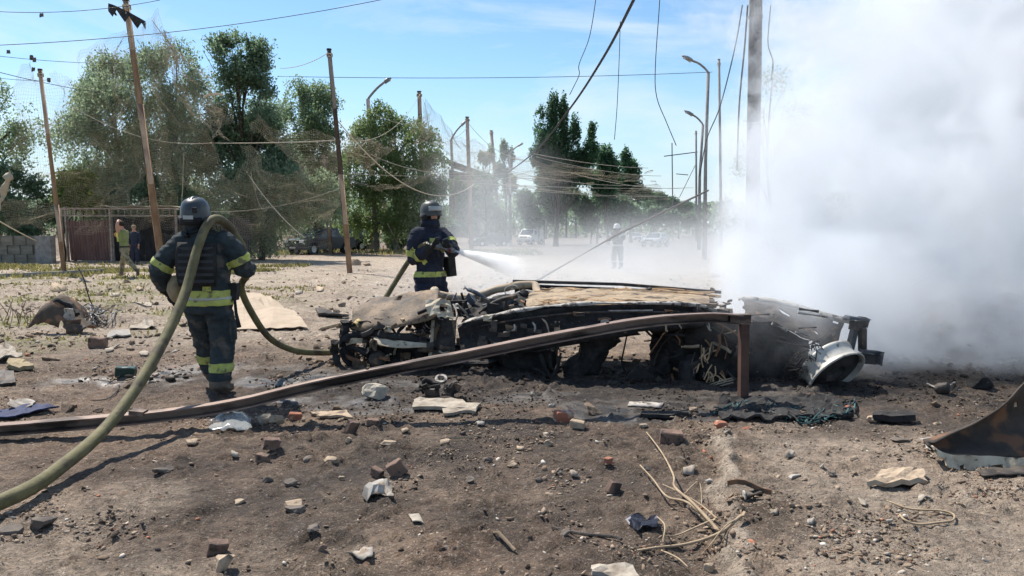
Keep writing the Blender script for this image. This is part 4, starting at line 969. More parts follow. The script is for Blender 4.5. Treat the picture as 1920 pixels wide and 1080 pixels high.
# scorched crossmember edge and front wing arch
part(MB().sheet(patch([W(700,632,0.1), W(745,638,0.05), W(800,645,0.05)], [W(705,645,0.0), W(748,652,0.0), W(800,652,0.0)], 5, 3, 0.01, 0.012, 6), 0.014), 'wing_flange', cream)
part(MB().sheet(patch([W(690,640,0.25), W(735,640,0.2), W(800,650,0.2), W(856,655,0.2)], [W(690,700,0.45), W(735,708,0.4), W(800,700,0.4), W(856,690,0.4)], 6, 7, 0.0, 0.06, 7, fq=7), 0.012, {(3,4),(4,4),(4,5),(2,13),(5,17)}), 'inner_wing', char2)
part(MB().lathe([(0.02,-.06),(.07,-.06),(.10,-.03),(.10,.03),(.07,.06),(.02,.06)], 14, Matrix.Translation(W(708,674,0.1)) @ Matrix.Rotation(1.3,4,'X') @ Matrix.Rotation(0.4,4,'Y')).jitter(0.012,12), 'hub', char)
for k in range(90):                                             # tangled metal filling the crushed front
    x = rw.uniform(655, 865); off = rw.uniform(-.02, .75); y = rw.uniform(612, 690) - (x-655)*0.02; c = W(x, y, off); c.z = max(c.z, .05)
    m_ = rw.choice([char, char, char2, char2, burnt, burnt, steel_rust, cream])
    if k % 3: 
        d = Vector((rw.gauss(0,1), rw.gauss(0,.5), rw.gauss(0,.6))).normalized()*rw.uniform(.05,.17)
        part(MB().tube(smooth_path([c-d, c + Vector((rw.uniform(-.04,.04),0,rw.uniform(-.03,.05))), c+d], 3), [(rw.uniform(.006,.022), rw.uniform(.006,.03))]*7, 6).jitter(.012, 9, k), 'tangled_metal', m_)
    else:
        w_, h_ = rw.uniform(.06,.2), rw.uniform(.03,.12)
        part(MB().sheet([[c + WD*(w_*(a_/3-.5)) + Vector((0,rw.uniform(-.03,.03),h_*(b_/2-.5))) for a_ in range(4)] for b_ in range(3)], .008).jitter(.03, 9, k), 'crumpled_plate', m_)
# wheel arch and curved wing over the axle
for a0, a1, rad, wd, off, m_, nm in ((3.3, 6.0, 88, .16, .12, char, 'wheel_arch'), (3.5, 5.9, 100, .05, .02, steel_rust, 'arch_lip')):
    G = [[W(1312 + rad*math.cos(a0 + (a1-a0)*j/16), 700 + rad*math.sin(a0 + (a1-a0)*j/16), off + wd*i) for j in range(17)] for i in range(3)]
    part(MB().sheet(G, .012).jitter(.02, 6, 2), nm, m_, smooth=True)
for k in range(40):
    x, y = rw.uniform(1225, 1380), rw.uniform(620, 735); c = W(x, y, rw.uniform(.02,.2)); d = Vector((rw.gauss(0,.6), rw.gauss(0,.3), rw.gauss(0,1))).normalized()*rw.uniform(.04,.12)
    part(MB().tube(smooth_path([c-d, c+Vector((.02,0,0)), c+d],3), rw.uniform(.005,.02), 5).jitter(.01,9,k), 'tangled_metal', rw.choice([char, char2, char2, tanpipe, steel_rust]))
# strut tower: bleached bracket with a hole and the dark column under it
G = []
for i in range(7):
    row = []
    for j in range(7):
        u, v = j/6, i/6; row.append(W(800 + 45*u + 6*v, 566 + 34*v - 6*math.sin(u*3), 0.16 - 0.12*v) + mnoise.noise_vector(Vector((u*4, v*4, 3)))*0.03)
    G.append(row)
part(MB().sheet(G, 0.02, {(2,3),(3,3),(2,4),(5,0),(5,1),(0,6),(1,6)}), 'strut_tower', cream, label='heat bleached strut tower with a hole')
part(MB().tube(smooth_path([W(812,598,0.3), W(810,630,0.2), W(806,672,0.1)], 4), [(0.02,0.012)]*9, 6), 'tower_edge', cream)
part(MB().sheet([[W(811+j*9-i*0.8, 600+i*12, 0.32-0.03*i+0.015*math.sin(j*2)) for j in range(6)] for i in range(7)], 0.01), 'tower_plate', char)
part(MB().tube(smooth_path([W(832,562,0.8), W(850,572,0.75), W(857,592,0.6), W(850,608,0.5)], 5), 0.012, 7), 'cable_hoop', ashm, smooth=True)
# engine bay clutter
for k in range(46):
    x = rw.uniform(775, 985); y = 600 - (x-775)*0.16 + rw.uniform(-26, 20); off = rw.uniform(0.2, 1.15)
    c = W(x, y + (1-off)*10, off); c.z = max(0.15, min(c.z, 0.86))
    kind = rw.random()
    if kind < 0.4:
        part(MB().box(c, (rw.uniform(.05,.20), rw.uniform(.05,.16), rw.uniform(.04,.13)), Matrix.Rotation(rw.uniform(0,3),3,'Z') @ Matrix.Rotation(rw.uniform(-.7,.7),3,'X'), 0.25).jitter(0.012, 20, k), 'engine_block_piece', rw.choice([blue_char, char, char2]))
    elif kind < 0.62:
        d = Vector((rw.gauss(0,1), rw.gauss(0,.6), rw.gauss(0,.35))).normalized()*rw.uniform(.1,.3)
        part(MB().tube(smooth_path([c-d, c+Vector((0,0,.04)), c+d], 4), rw.uniform(.012,.03), 7), 'engine_pipe', rw.choice([blue_char, char, ashm, char2]), smooth=True)
    elif kind < 0.8:
        M = Matrix.Translation(c) @ Matrix.Rotation(rw.uniform(-1.2,1.2),4,'X') @ Matrix.Rotation(rw.uniform(-1,1),4,'Y'); q = rw.uniform(.03,.075)
        part(MB().lathe([(q*.3,-q*.6),(q,-q*.6),(q*1.05,0),(q,q*.5),(q*.5,q*.6),(q*.45,q*.9)], 12, M), 'engine_canister', rw.choice([blue_char, char, char2]))
    else:
        P = [c + Vector((0.09*math.cos(a)*rw.uniform(.8,1.2), 0.05*math.sin(a*0.7), 0.08*math.sin(a))) for a in [i*0.7 for i in range(9)]]
        part(MB().tube(smooth_path(P, 3), 0.006, 5), 'wire_loop', rw.choice([char2, ashm]))
part(MB().sheet(patch([W(880,610,0.15), W(920,600,0.15), W(985,590,0.2)], [W(870,575,0.9), W(915,560,1.0), W(985,550,1.1)], 6, 8, 0.05, 0.07, 8, fq=6), 0.012), 'engine_tray', char2)
part(MB().box(W(935,576,0.5), (0.34,0.24,0.14), Matrix.Rotation(-.25,3,'Y') @ Matrix.Rotation(.3,3,'Z'), 0.15).jitter(0.02,9,3), 'engine_block', blue_char)
# white ash edged top rail of the near side, and the dark door skin under it
rail = [W(858,612,0.05), W(880,601,0.02), W(935,589,0), W(1000,579,0), W(1060,572,0), W(1120,569,0), W(1190,568,0), W(1255,569,0.02), W(1310,574,0.06), W(1338,582,0.12)]
RP = smooth_path(rail, 6)
part(MB().sheet([[p + Vector((0, dy, dz + 0.022*mnoise.noise(p*4.0 + Vector((dz*60,0,3))))) for i, p in enumerate(RP)] for dy, dz in ((-0.012,-0.012),(-0.008,0.004),(0.03,0.012),(0.07,0.004))], 0.010), 'waist_rail', ashm, smooth=True, label='ash white top rail along the near side')
low = smooth_path([W(868,672,0.02), W(930,668,0), W(1000,655,0), W(1060,645,0), W(1120,636,0), W(1190,625,0), W(1255,618,0.02), W(1310,612,0.06), W(1338,606,0.12)][:10] + [W(1344,604,0.14)], 6)
G = []
for i in range(10):
    t = i/9; G.append([RP[j].lerp(low[j], t) + Vector((0, 0.045*math.sin(t*6.3) + 0.02*mnoise.noise(Vector((j*.3, t*4, 1))), -0.02)) for j in range(min(len(RP), len(low)))])
part(MB().sheet(G, 0.01, {(7,8),(8,8),(8,9),(6,20),(8,31),(8,32),(4,40)}), 'door_skin', char2, smooth=True)
part(MB().tube([p + Vector((0,-0.03,-0.09-0.0*i)) for i, p in enumerate(RP[8:])], 0.012, 6), 'door_crease', char)
part(MB().sheet([[W(1140+i*14, 581.5+j*2.5-0.2*i, -0.035) for i in range(7)] for j in range(2)], 0.006), 'ash_streak', ashm)
for k, (x, y, w, h, m) in enumerate([(914,596,16,10,cream),(925,612,14,20,char),(945,628,22,8,char),(930,648,18,12,cream),(1045,615,10,26,tanpipe),(1134,603,16,10,ashm),(905,650,18,26,char),(1000,630,14,6,char)]):
    G = [[W(x-w/2+w*j/3, y-h/2+h*i/3, -0.05+0.015*rw.random()) for j in range(4)] for i in range(4)]
    part(MB().sheet(G, 0.02).jitter(0.01, 12, k), 'torn_bracket', m)
for k in range(46):                                             # shreds hanging off the side
    j = rw.randrange(4, len(RP)-3); t = rw.uniform(0.15, 0.95); p = RP[j].lerp(low[min(j, len(low)-1)], t) + Vector((0,-0.05,0))
    if k % 3 == 0: part(MB().tube(smooth_path([p, p + Vector((rw.uniform(-.05,.05),-.02,-rw.uniform(.03,.08))), p + Vector((rw.uniform(-.12,.12),-.02,-rw.uniform(.06,.16)))], 3), rw.uniform(.005,.012), 5), 'hanging_wire', rw.choice([char2, char, ashm, tanpipe]))
    else:
        w_, h_ = rw.uniform(.03,.16), rw.uniform(.015,.06)
        part(MB().sheet([[p + WD*(w_*(a_/3-.5)) + Vector((0,-.015*rw.random(),h_*(b_/2-.5))) for a_ in range(4)] for b_ in range(3)], 0.008).jitter(0.02, 11, k), 'torn_shred', rw.choice([char, char2, char, char2, char2, burnt, steel_rust]))
for k in range(52):                                             # loose fragments lying on the shell and bonnet
    if k < 26: x = rw.uniform(690, 880); off = rw.uniform(.15, 1.1); p = W(x, 612 - 48*off - 6, off)
    else: x = rw.uniform(880, 1375); off = rw.uniform(.05, 1.25); p = W(x, 584 - 30*off - 4 - 6*math.sin((x-880)/495*3.1), off)
    s_ = rw.uniform(.012, .045)
    part(MB().box(p, (s_*rw.uniform(.8,2.2), s_, s_*rw.uniform(.25,.6)), Matrix.Rotation(rw.uniform(0,3),3,'Z') @ Matrix.Rotation(rw.uniform(-.5,.5),3,'X'), 0.5).jitter(s_*.25, 14, k), 'loose_fragment', rw.choice([char, char2, burnt, char, tanpipe, blue_char, steel_rust]))
# floor of the shell (what carries the fibres) and the far side
part(MB().sheet(patch([W(1000,588,0.1), W(1120,578,0.1), W(1330,590,0.15)], [W(990,548,1.3), W(1120,545,1.45), W(1340,560,1.4)], 9, 8, 0.0, 0.04, 9), 0.02), 'collapsed_roof_skin', char)
for k in range(120):                                            # frayed upholstery fibres
    x0 = rw.uniform(975, 1180); o0 = rw.uniform(0.2, 1.15); ln = rw.uniform(50, 190)
    P = []
    for i in range(6):
        t = i/5; x = x0 + ln*t; o_ = o0 + 0.12*math.sin(k*1.3 + t*4) - 0.05*t
        yb = 586 - 30*o_ - 8*math.sin(min(1, max(0, (x-975)/300))*3.1)*(1 if o_ < 0.9 else 0.6)
        P.append(W(x, yb - 5 + 2.6*math.sin(k + t*5), o_))
    part(MB().tube(smooth_path(P, 3), rw.uniform(0.006, 0.014), 5), 'fibre_strand', fibre if rw.random() < 0.8 else tanpipe)
G = patch([W(985,578,0.2), W(1080,570,0.2), W(1200,566,0.25), W(1330,575,0.3)], [W(995,550,1.0), W(1080,543,1.15), W(1200,546,1.2), W(1330,556,1.1)], 8, 8, 0.03, 0.035, 12, fq=6)
part(MB().sheet(G, 0.02), 'fibre_mat', pm('matted_fibre', (0.40,0.31,0.21), (0.26,0.20,0.145), rough=0.97, scale=9, bump=0.7, bscale=50, c3=(0.10,0.085,0.07), s3=12, t3=0.6, stretch=(0.3,1,1)))
for k in range(16):
    x = rw.uniform(1215, 1375); c = W(x, 566 + (x-1215)*0.1 + rw.uniform(-8,10), rw.uniform(0.1, 0.9))
    part(MB().box(c, (rw.uniform(.05,.18), rw.uniform(.05,.15), rw.uniform(.03,.08)), Matrix.Rotation(rw.uniform(0,3),3,'Z'), 0.4).jitter(0.02,18,k), 'crumpled_trim', rw.choice([burnt, ashm, char, tanpipe]))
# underside: charred columns between the shell and the ground, seen below the channel
def column(pts, ws, off, nm, m=char2, dep=0.22, seed=0):
    C = smooth_path([W(x, y, off) for x, y in pts], 5); n = len(C)
    ww = np.interp(np.linspace(0, 1, n), np.linspace(0, 1, len(ws)), ws)
    part(MB().tube(C, [(float(w)*8/FPX/2*1.0, dep) if False else (dep*0.5, float(w)*7.9/FPX/2) for w in ww], 12).jitter(0.035, 6, seed), nm, m)
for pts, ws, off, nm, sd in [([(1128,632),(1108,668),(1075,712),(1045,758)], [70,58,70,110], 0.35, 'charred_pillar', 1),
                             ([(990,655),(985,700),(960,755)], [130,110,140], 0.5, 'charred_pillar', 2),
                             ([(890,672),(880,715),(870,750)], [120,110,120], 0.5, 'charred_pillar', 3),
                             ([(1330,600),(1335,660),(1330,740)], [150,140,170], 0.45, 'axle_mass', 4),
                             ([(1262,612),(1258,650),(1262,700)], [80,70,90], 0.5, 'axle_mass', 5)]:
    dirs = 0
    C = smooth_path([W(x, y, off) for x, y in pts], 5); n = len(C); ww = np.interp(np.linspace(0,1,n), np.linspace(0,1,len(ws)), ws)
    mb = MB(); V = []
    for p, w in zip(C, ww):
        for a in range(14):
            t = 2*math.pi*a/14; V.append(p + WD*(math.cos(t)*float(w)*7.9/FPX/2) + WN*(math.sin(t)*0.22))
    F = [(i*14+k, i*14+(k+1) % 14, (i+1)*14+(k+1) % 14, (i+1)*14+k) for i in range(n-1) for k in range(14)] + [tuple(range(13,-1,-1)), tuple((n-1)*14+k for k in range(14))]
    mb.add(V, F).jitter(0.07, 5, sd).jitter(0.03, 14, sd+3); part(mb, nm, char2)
part(MB().sheet([[W(1218+j*12, 662+i*9, 0.2+0.03*math.sin(j+i)) for j in range(4)] for i in range(7)], 0.03).jitter(0.03,9,2), 'torn_plate', char2)
part(MB().prism([W(1172,712,0.1), W(1196,684,0.1), W(1226,706,0.1), W(1250,726,0.1), W(1170,730,0.1)], WN*0.12), 'torn_plate', char2)
for pts in ([(1012,658),(1022,690),(1032,712),(1025,735)], [(1052,662),(1044,690),(1032,712)], [(1030,655),(1033,690)], [(1000,690),(1018,700),(1030,715)]):
    part(MB().tube(smooth_path([W(x, y, 0.1) for x, y in pts], 4), 0.022, 7).jitter(0.01,15), 'burnt_branch_pipe', char2)
for pts, r_ in (([(1204,612),(1222,630),(1242,639),(1266,641)], 0.014), ([(1216,612),(1236,624),(1264,628)], 0.016), ([(1178,618),(1170,655),(1166,680),(1174,700)], 0.009), ([(1085,690),(1100,745),(1180,760)], 0.01)):
    part(MB().tube(smooth_path([W(x, y, 0.3) for x, y in pts], 5), r_, 6), 'burnt_hose', char2, smooth=True)
# brake drum with frayed tan pads
part(MB().lathe([(0.10,-.06),(.19,-.06),(.205,0),(.19,.06),(.10,.06)], 22, Matrix.Translation(W(1300,700,0.12)) @ Matrix.Rotation(1.35,4,'X') @ Matrix.Rotation(0.7,4,'Y'), closed=True).jitter(0.015,9), 'brake_drum', char2, smooth=True)
for k in range(26):
    a = rw.uniform(0, 1); x, y = 1280 + 48*a + rw.uniform(-5,5), 722 - 52*a + rw.uniform(-8,10)
    P = [W(x, y, 0.02), W(x+rw.uniform(-6,8), y-rw.uniform(8,20), 0.02), W(x+rw.uniform(-4,16), y-rw.uniform(20,38), 0.06)]
    part(MB().tube(smooth_path(P, 3), rw.uniform(.006,.012), 5), 'fibre_strand', fibre if k % 3 else char)
for k in range(14):
    x, y = 1325 + rw.uniform(0,25), 690 + rw.uniform(-8,35)
    part(MB().tube(smooth_path([W(x,y,0.05), W(x+rw.uniform(-12,12),y+rw.uniform(5,18),0.02), W(x+rw.uniform(-24,10),y+rw.uniform(18,34),0.0)],3), 0.007, 5), 'fibre_strand', fibre)
for off, yy in ((-0.1,0),(-0.12,5),(-0.08,-4)):
    part(MB().tube(smooth_path([W(1253,722+yy,off), W(1275,738+yy,off), W(1310,734+yy,off), W(1340,722+yy,off), W(1375,712+yy,off)], 6), 0.007, 5), 'bead_wire', tanpipe)
# rear end in the smoke
part(MB().tube(smooth_path([W(1385,560,1.0), W(1430,562,0.95), W(1480,570,0.8), W(1530,586,0.6), W(1575,598,0.45), W(1602,604,0.4)], 5), [(0.05,0.03)]*26, 8), 'rear_rail', ashm, smooth=True)
part(MB().sheet(patch([W(1395,600,0.2), W(1450,610,0.3), W(1520,640,0.3), W(1570,660,0.3)], [W(1395,562,1.0), W(1450,565,0.95), W(1520,582,0.8), W(1580,602,0.5)], 7, 8, 0.03, 0.05, 14), 0.012, {(3,8),(4,8),(4,9),(2,15),(6,19)}), 'rear_panel', char)
part(MB().sheet(patch([W(1400,600,0.15), W(1455,612,0.25), W(1515,640,0.3)], [W(1400,740,0.3), W(1455,735,0.35), W(1510,720,0.35)], 7, 8, 0.0, 0.06, 15), 0.014), 'rear_side', char2)
for k in range(9):
    a = W(rw.uniform(1395,1500), rw.uniform(575,650), 0.15); part(MB().tube([a, a + WD*rw.uniform(.1,.35) + Vector((0,0,rw.uniform(-.08,.06)))], rw.uniform(.008,.02), 6), 'rear_strut', rw.choice([char, ashm, char2]))
part(MB().box(W(1605,597,0.35), (0.22,0.14,0.03), Matrix.Rotation(.16,3,'Y'), 0.2).jitter(.012,9), 'bumper_bracket', blue_char)
part(MB().box(W(1608,610,0.30), (0.18,0.03,0.09), Matrix.Rotation(.12,3,'Y'), 0.15).jitter(.012,9), 'bumper_bracket', char)
part(MB().box(W(1618,603,0.42), (0.05,0.16,0.10), Matrix.Rotation(.3,3,'Y'), 0.2).jitter(.012,9), 'bumper_bracket', char)
part(MB().box(W(1598,634,0.35), (0.05,0.10,0.24), Matrix.Rotation(.2,3,'Y'), 0.08), 'bumper_post', blue_char)
part(MB().box(W(1617,636,0.30), (0.05,0.10,0.24), Matrix.Rotation(-.05,3,'Y'), 0.08), 'bumper_post', char)
part(MB().box(W(1632,660,0.25), (0.21,0.12,0.03), Matrix.Rotation(.1,3,'Y'), 0.2).jitter(.012,9,2), 'tow_block', blue_char)
part(MB().box(W(1628,672,0.25), (0.15,0.10,0.09), Matrix.Rotation(.05,3,'Y'), 0.2).jitter(.015,9,3), 'tow_block', char2)
part(MB().box(W(1647,670,0.22), (0.025,0.13,0.13), Matrix.Rotation(.1,3,'Y'), 0.2).jitter(.012,9,4), 'tow_block', blue_char)
# wheel rim lying open toward the camera
wc = W(1558, 690, 0.05); wax = Vector((0.30, -0.62, -0.52)).normalized()
u = wax.to_track_quat('Z', 'Y').to_matrix().to_4x4()
MW = Matrix.Translation(wc) @ u
wheel = part(MB().lathe([(0.285,-.11),(0.300,-.10),(0.296,-.07),(0.282,-.05),(0.285,.04),(0.296,.07),(0.314,.08),(0.318,.10),(0.305,.105),(0.275,.05),(0.270,-.05),(0.278,-.10)], 40, MW, closed=True), 'wheel', rimm, smooth=True, label='pale scorched wheel rim without its tyre')
part(MB().lathe([(0.03,.05),(0.09,.05),(0.10,.075),(0.13,.075),(0.16,.05),(0.276,.06),(0.276,.045),(0.03,.03)], 40, MW), 'wheel_disc', char2, wheel, smooth=True)
part(MB().box(MW @ Vector((-0.10,-0.19,-0.09)), (0.07,0.05,0.02), u.to_3x3()), 'valve_plate', ashm, wheel)
for k in range(70):                                             # burnt tyre cords
    a = rw.uniform(2.2, 4.8); p = MW @ Vector((0.31*math.cos(a), 0.31*math.sin(a), rw.uniform(-.17,-.02)))
    part(MB().tube([p, p + (p - wc)*rw.uniform(.05,.15) + Vector((rw.uniform(-.03,.03), 0.05, rw.uniform(-.03,.03))), p + (p-wc)*rw.uniform(.1,.25) + Vector((rw.uniform(-.1,.05),.08,rw.uniform(-.14,.04)))], .006, 4), 'tyre_cord', char2, wheel)

# ------------------------------------------------------------------ long steel channel propped on the wreck
steel = pm('rusty_channel_steel', (0.16,0.112,0.092), (0.27,0.205,0.172), rough=0.62, metal=0.35, scale=5, stretch=(0.4,1,1), bump=0.35, bscale=45, c3=(0.055,0.04,0.034), s3=3.5, t3=0.56)
bp_ = [Vector((-5.6,5.06,0.03)), at(0,806,5.5), at(200,789,5.68), at(400,766,5.86), at(620,716,6.05), at(820,677,6.22), at(1000,641,6.38), at(1200,605,6.6), at(1320,596,6.74), at(1390,598,6.80)]
path = smooth_path(bp_, 6)
def channel(P, wdt=0.10, hgt=0.085, th=0.012):
    """C section, flange up, open toward the camera side"""
    sec = [(-wdt/2, hgt/2), (wdt/2, hgt/2), (wdt/2, -hgt/2), (-wdt/2, -hgt/2), (-wdt/2, -hgt/2+th), (wdt/2-th, -hgt/2+th), (wdt/2-th, hgt/2-th), (-wdt/2, hgt/2-th)]
    V = []; n = len(sec)
    for i, p in enumerate(P):
        t = (P[min(i+1, len(P)-1)] - P[max(i-1, 0)]).normalized(); a, b_ = frame_of(t); a = -a
        for x, z in sec: V.append(p + a*x + b_*z)
    F = [(i*n+k, i*n+(k+1) % n, (i+1)*n+(k+1) % n, (i+1)*n+k) for i in range(len(P)-1) for k in range(n)]
    F += [(7,6,1,0),(6,5,2,1),(5,4,3,2)]
    m = (len(P)-1)*n; F += [tuple(m+i for i in f[::-1]) for f in [(7,6,1,0),(6,5,2,1),(5,4,3,2)]]
    return V, F
beam = empty('steel_channel', (-1.9, 5.93, 0.0), 'very long bent steel channel lying from the ground up against the wreck', 'beam')
V, F = channel(path); MB().add(V, F).jitter(0.006, 3.0, 4).build('rail', steel, beam)
e = path[-1]
MB().box(e + Vector((0.03, 0.0, -0.385)), (0.075, 0.10, 0.80), Matrix.Rotation(-0.015, 3, 'Y')).build('end_leg', pm('rusty_leg_steel', (0.07,0.04,0.035), (0.12,0.07,0.055), rough=0.7, metal=0.3, scale=5), beam)
MB().box(e + Vector((-0.02, 0.0, 0.0)), (0.19, 0.104, 0.089)).build('corner_plate', steel, beam)
q = path[14]; MB().box(q + Vector((-0.02,-0.01,0.045)), (0.11,0.09,0.035), Matrix.Rotation(0.1,3,'Y')).build('joint_plate', steel, beam)
for f_ in (26, 40):
    MB().tube([path[f_] + Vector((0,0,.04)), path[f_] + Vector((0,0,.056))], 0.014, 6).build('bolt', char, beam)
# ------------------------------------------------------------------ people
navy = pm('navy_turnout_cloth', (0.024,0.034,0.040), (0.048,0.060,0.064), rough=0.9, scale=5, bump=0.35, bscale=28, spec=0.2, c3=(0.095,0.09,0.08), s3=6, t3=0.6)
navy2 = pm('dark_blue_turnout_cloth', (0.016,0.020,0.036), (0.030,0.036,0.055), rough=0.9, scale=5, bump=0.35, bscale=28, spec=0.2)
hivis = pm('yellow_reflective_tape', (0.47,0.52,0.12), (0.34,0.37,0.12), rough=0.6, scale=10, c3=(0.16,0.16,0.08), s3=13, t3=0.6)
silver = pm('silver_reflective_tape', (0.45,0.47,0.46), (0.36,0.38,0.37), rough=0.5, scale=14)
black_cloth = pm('black_gear', (0.012,0.013,0.014), (0.03,0.03,0.03), rough=0.85, scale=9, bump=0.2)
helmet_m = pm('dark_helmet_shell', (0.022,0.030,0.038), (0.04,0.05,0.058), rough=0.36, scale=6, spec=0.5)
boot_m = pm('dusty_boots', (0.085,0.075,0.065), (0.15,0.125,0.10), rough=0.9, scale=12)
skin = pm('skin', (0.46,0.27,0.19), (0.40,0.22,0.16), rough=0.6, scale=12)
olive = pm('olive_tshirt', (0.16,0.19,0.07), (0.22,0.24,0.10), rough=0.9, scale=8, bump=0.2)
camo = pm('camouflage_trousers', (0.20,0.17,0.10), (0.30,0.26,0.17), rough=0.9, scale=7, c3=(0.10,0.09,0.05), s3=9, t3=0.58)
tan_gear = pm('tan_pouch_cloth', (0.33,0.26,0.16), (0.22,0.18,0.11), rough=0.9, scale=12, bump=0.3)
hair_m = pm('dark_hair', (0.03,0.022,0.016), rough=0.8)

def ell_chain(mb, rings, n=14):
    """rings: (x,y,z,rx,ry) stacked body sections, closed with caps"""
    V = []
    for x, y, z, rx, ry in rings:
        for k in range(n):
            a = 2*math.pi*k/n; V.append(Vector((x + rx*math.cos(a), y + ry*math.sin(a), z)))
    m = len(rings)
    F = [(i*n+k, i*n+(k+1) % n, (i+1)*n+(k+1) % n, (i+1)*n+k) for i in range(m-1) for k in range(n)] + [tuple(range(n-1,-1,-1)), tuple((m-1)*n+k for k in range(n))]
    mb.add(V, F)
def ball(mb, c, r, s=(1,1,1)):
    b = bmesh.new(); bmesh.ops.create_icosphere(b, subdivisions=2, radius=1)
    mb.add([Vector(c) + Vector((v.co.x*r*s[0], v.co.y*r*s[1], v.co.z*r*s[2])) for v in b.verts], [tuple(v.index for v in f.verts) for f in b.faces]); b.free()
def limb(mb, pts, rs, n=12):
    P = smooth_path(pts, 4); R_ = list(np.interp(np.linspace(0, 1, len(P)), np.linspace(0, 1, len(rs)), rs)); mb.tube(P, [float(x) for x in R_], n)
    ball(mb, P[0], R_[0]); ball(mb, P[-1], R_[-1])
def hand(mb, wrist, fwd, palm_n, curl=0.9, s=1.0, side=1):
    """gloved or bare hand: palm, four curled fingers and a thumb"""
    f = Vector(fwd).normalized(); nrm = Vector(palm_n); nrm = (nrm - f*nrm.dot(f)).normalized(); w = f.cross(nrm)*side
    c = Vector(wrist) + f*0.055*s
    mb.tube([Vector(wrist) - f*0.01, c, c + f*0.045*s], [(0.032*s,0.022*s),(0.045*s,0.022*s),(0.042*s,0.020*s)], 10)
    ball(mb, c, 0.04*s, (1,1,0.8))
    for i, (o, ln) in enumerate(((-0.034,0.075),(-0.012,0.085),(0.011,0.08),(0.032,0.065))):
        p0 = c + f*0.04*s + w*o*s; d = f.copy(); P = [p0]
        for j in range(3):
            ang = curl*(0.55 + 0.35*j); dd = (f*math.cos(ang) + nrm*math.sin(ang)); P.append(P[-1] + dd*ln*s/3*1.15)
        limb(mb, P, [0.0115*s, 0.0105*s, 0.009*s], 7)
    p0 = c - w*0.035*s - f*0.02*s
    limb(mb, [p0, p0 - w*0.025*s + f*0.03*s + nrm*0.015*s, p0 - w*0.015*s + f*0.06*s + nrm*0.035*s], [0.014*s, 0.012*s, 0.010*s], 7)
def remesh(mb, vox, smooth_it=3, wrinkle=0.006, zsplit=None):
    me = new_mesh('tmp', mb.V, mb.F); b = bmesh.new(); b.from_mesh(me); bmesh.ops.recalc_face_normals(b, faces=b.faces); b.to_mesh(me); b.free()
    o = bpy.data.objects.new('tmp', me); COL.objects.link(o)
    md = o.modifiers.new('r', 'REMESH'); md.mode = 'VOXEL'; md.voxel_size = vox; md.adaptivity = 0.0
    dg = bpy.context.evaluated_depsgraph_get(); dg.update()
    out = bpy.data.meshes.new_from_object(o.evaluated_get(dg)); bpy.data.objects.remove(o)
    b = bmesh.new(); b.from_mesh(out)
    for _ in range(smooth_it): bmesh.ops.smooth_vert(b, verts=b.verts, factor=0.5, use_axis_x=True, use_axis_y=True, use_axis_z=True)
    b.normal_update()
    if wrinkle:
        for v in b.verts:
            p = v.co
            if p.z < 1.53:
                q = Vector((p.x*9, p.y*9, p.z*15)); k = 0.7*mnoise.noise(q) + 0.8*(0.4-abs(mnoise.noise(Vector((p.x*6, p.y*6, p.z*22 + p.x*8))))) + 0.5*mnoise.noise(q*2.1) + 0.35*abs(mnoise.noise(Vector((p.x*20, p.y*20, p.z*34))))
                v.co += v.normal*k*wrinkle
    b.normal_update(); b.to_mesh(out); b.free()
    out.polygons.foreach_set('use_smooth', [True]*len(out.polygons)); out.update()
    return out
def paint(me, rules):
    """rules: list of (material index, test(co)); the body stays one mesh, clothing colours by face"""
    co = np.empty(len(me.vertices)*3); me.vertices.foreach_get('co', co); co = co.reshape(-1, 3)
    for p in me.polygons:
        c = p.center
        for i, t in rules:
            if t(c): p.material_index = i
def band(body, p, axis, half, rmax, off=0.008):
    """strip of tape hugging the body round the line p+axis"""
    p, ax = Vector(p), Vector(axis).normalized()
    b = bmesh.new(); b.from_mesh(body)
    for s in (1, -1):
        bmesh.ops.bisect_plane(b, geom=b.verts[:]+b.edges[:]+b.faces[:], plane_co=p + ax*half*s, plane_no=ax*s, clear_outer=True)
    kill = [v for v in b.verts if ((v.co - p) - ax*(v.co - p).dot(ax)).length > rmax]
    bmesh.ops.delete(b, geom=kill, context='VERTS'); b.normal_update()
    V0 = [(v.co.copy(), v.normal.copy()) for v in b.verts]
    for v, (c_, n_) in zip(b.verts, V0): v.co = c_ + n_*off
    me = bpy.data.meshes.new('band'); b.to_mesh(me); b.free(); me.materials.clear()
    if len(me.polygons): me.polygons.foreach_set('use_smooth', [True]*len(me.polygons)); me.polygons.foreach_set('material_index', [0]*len(me.polygons))
    return me
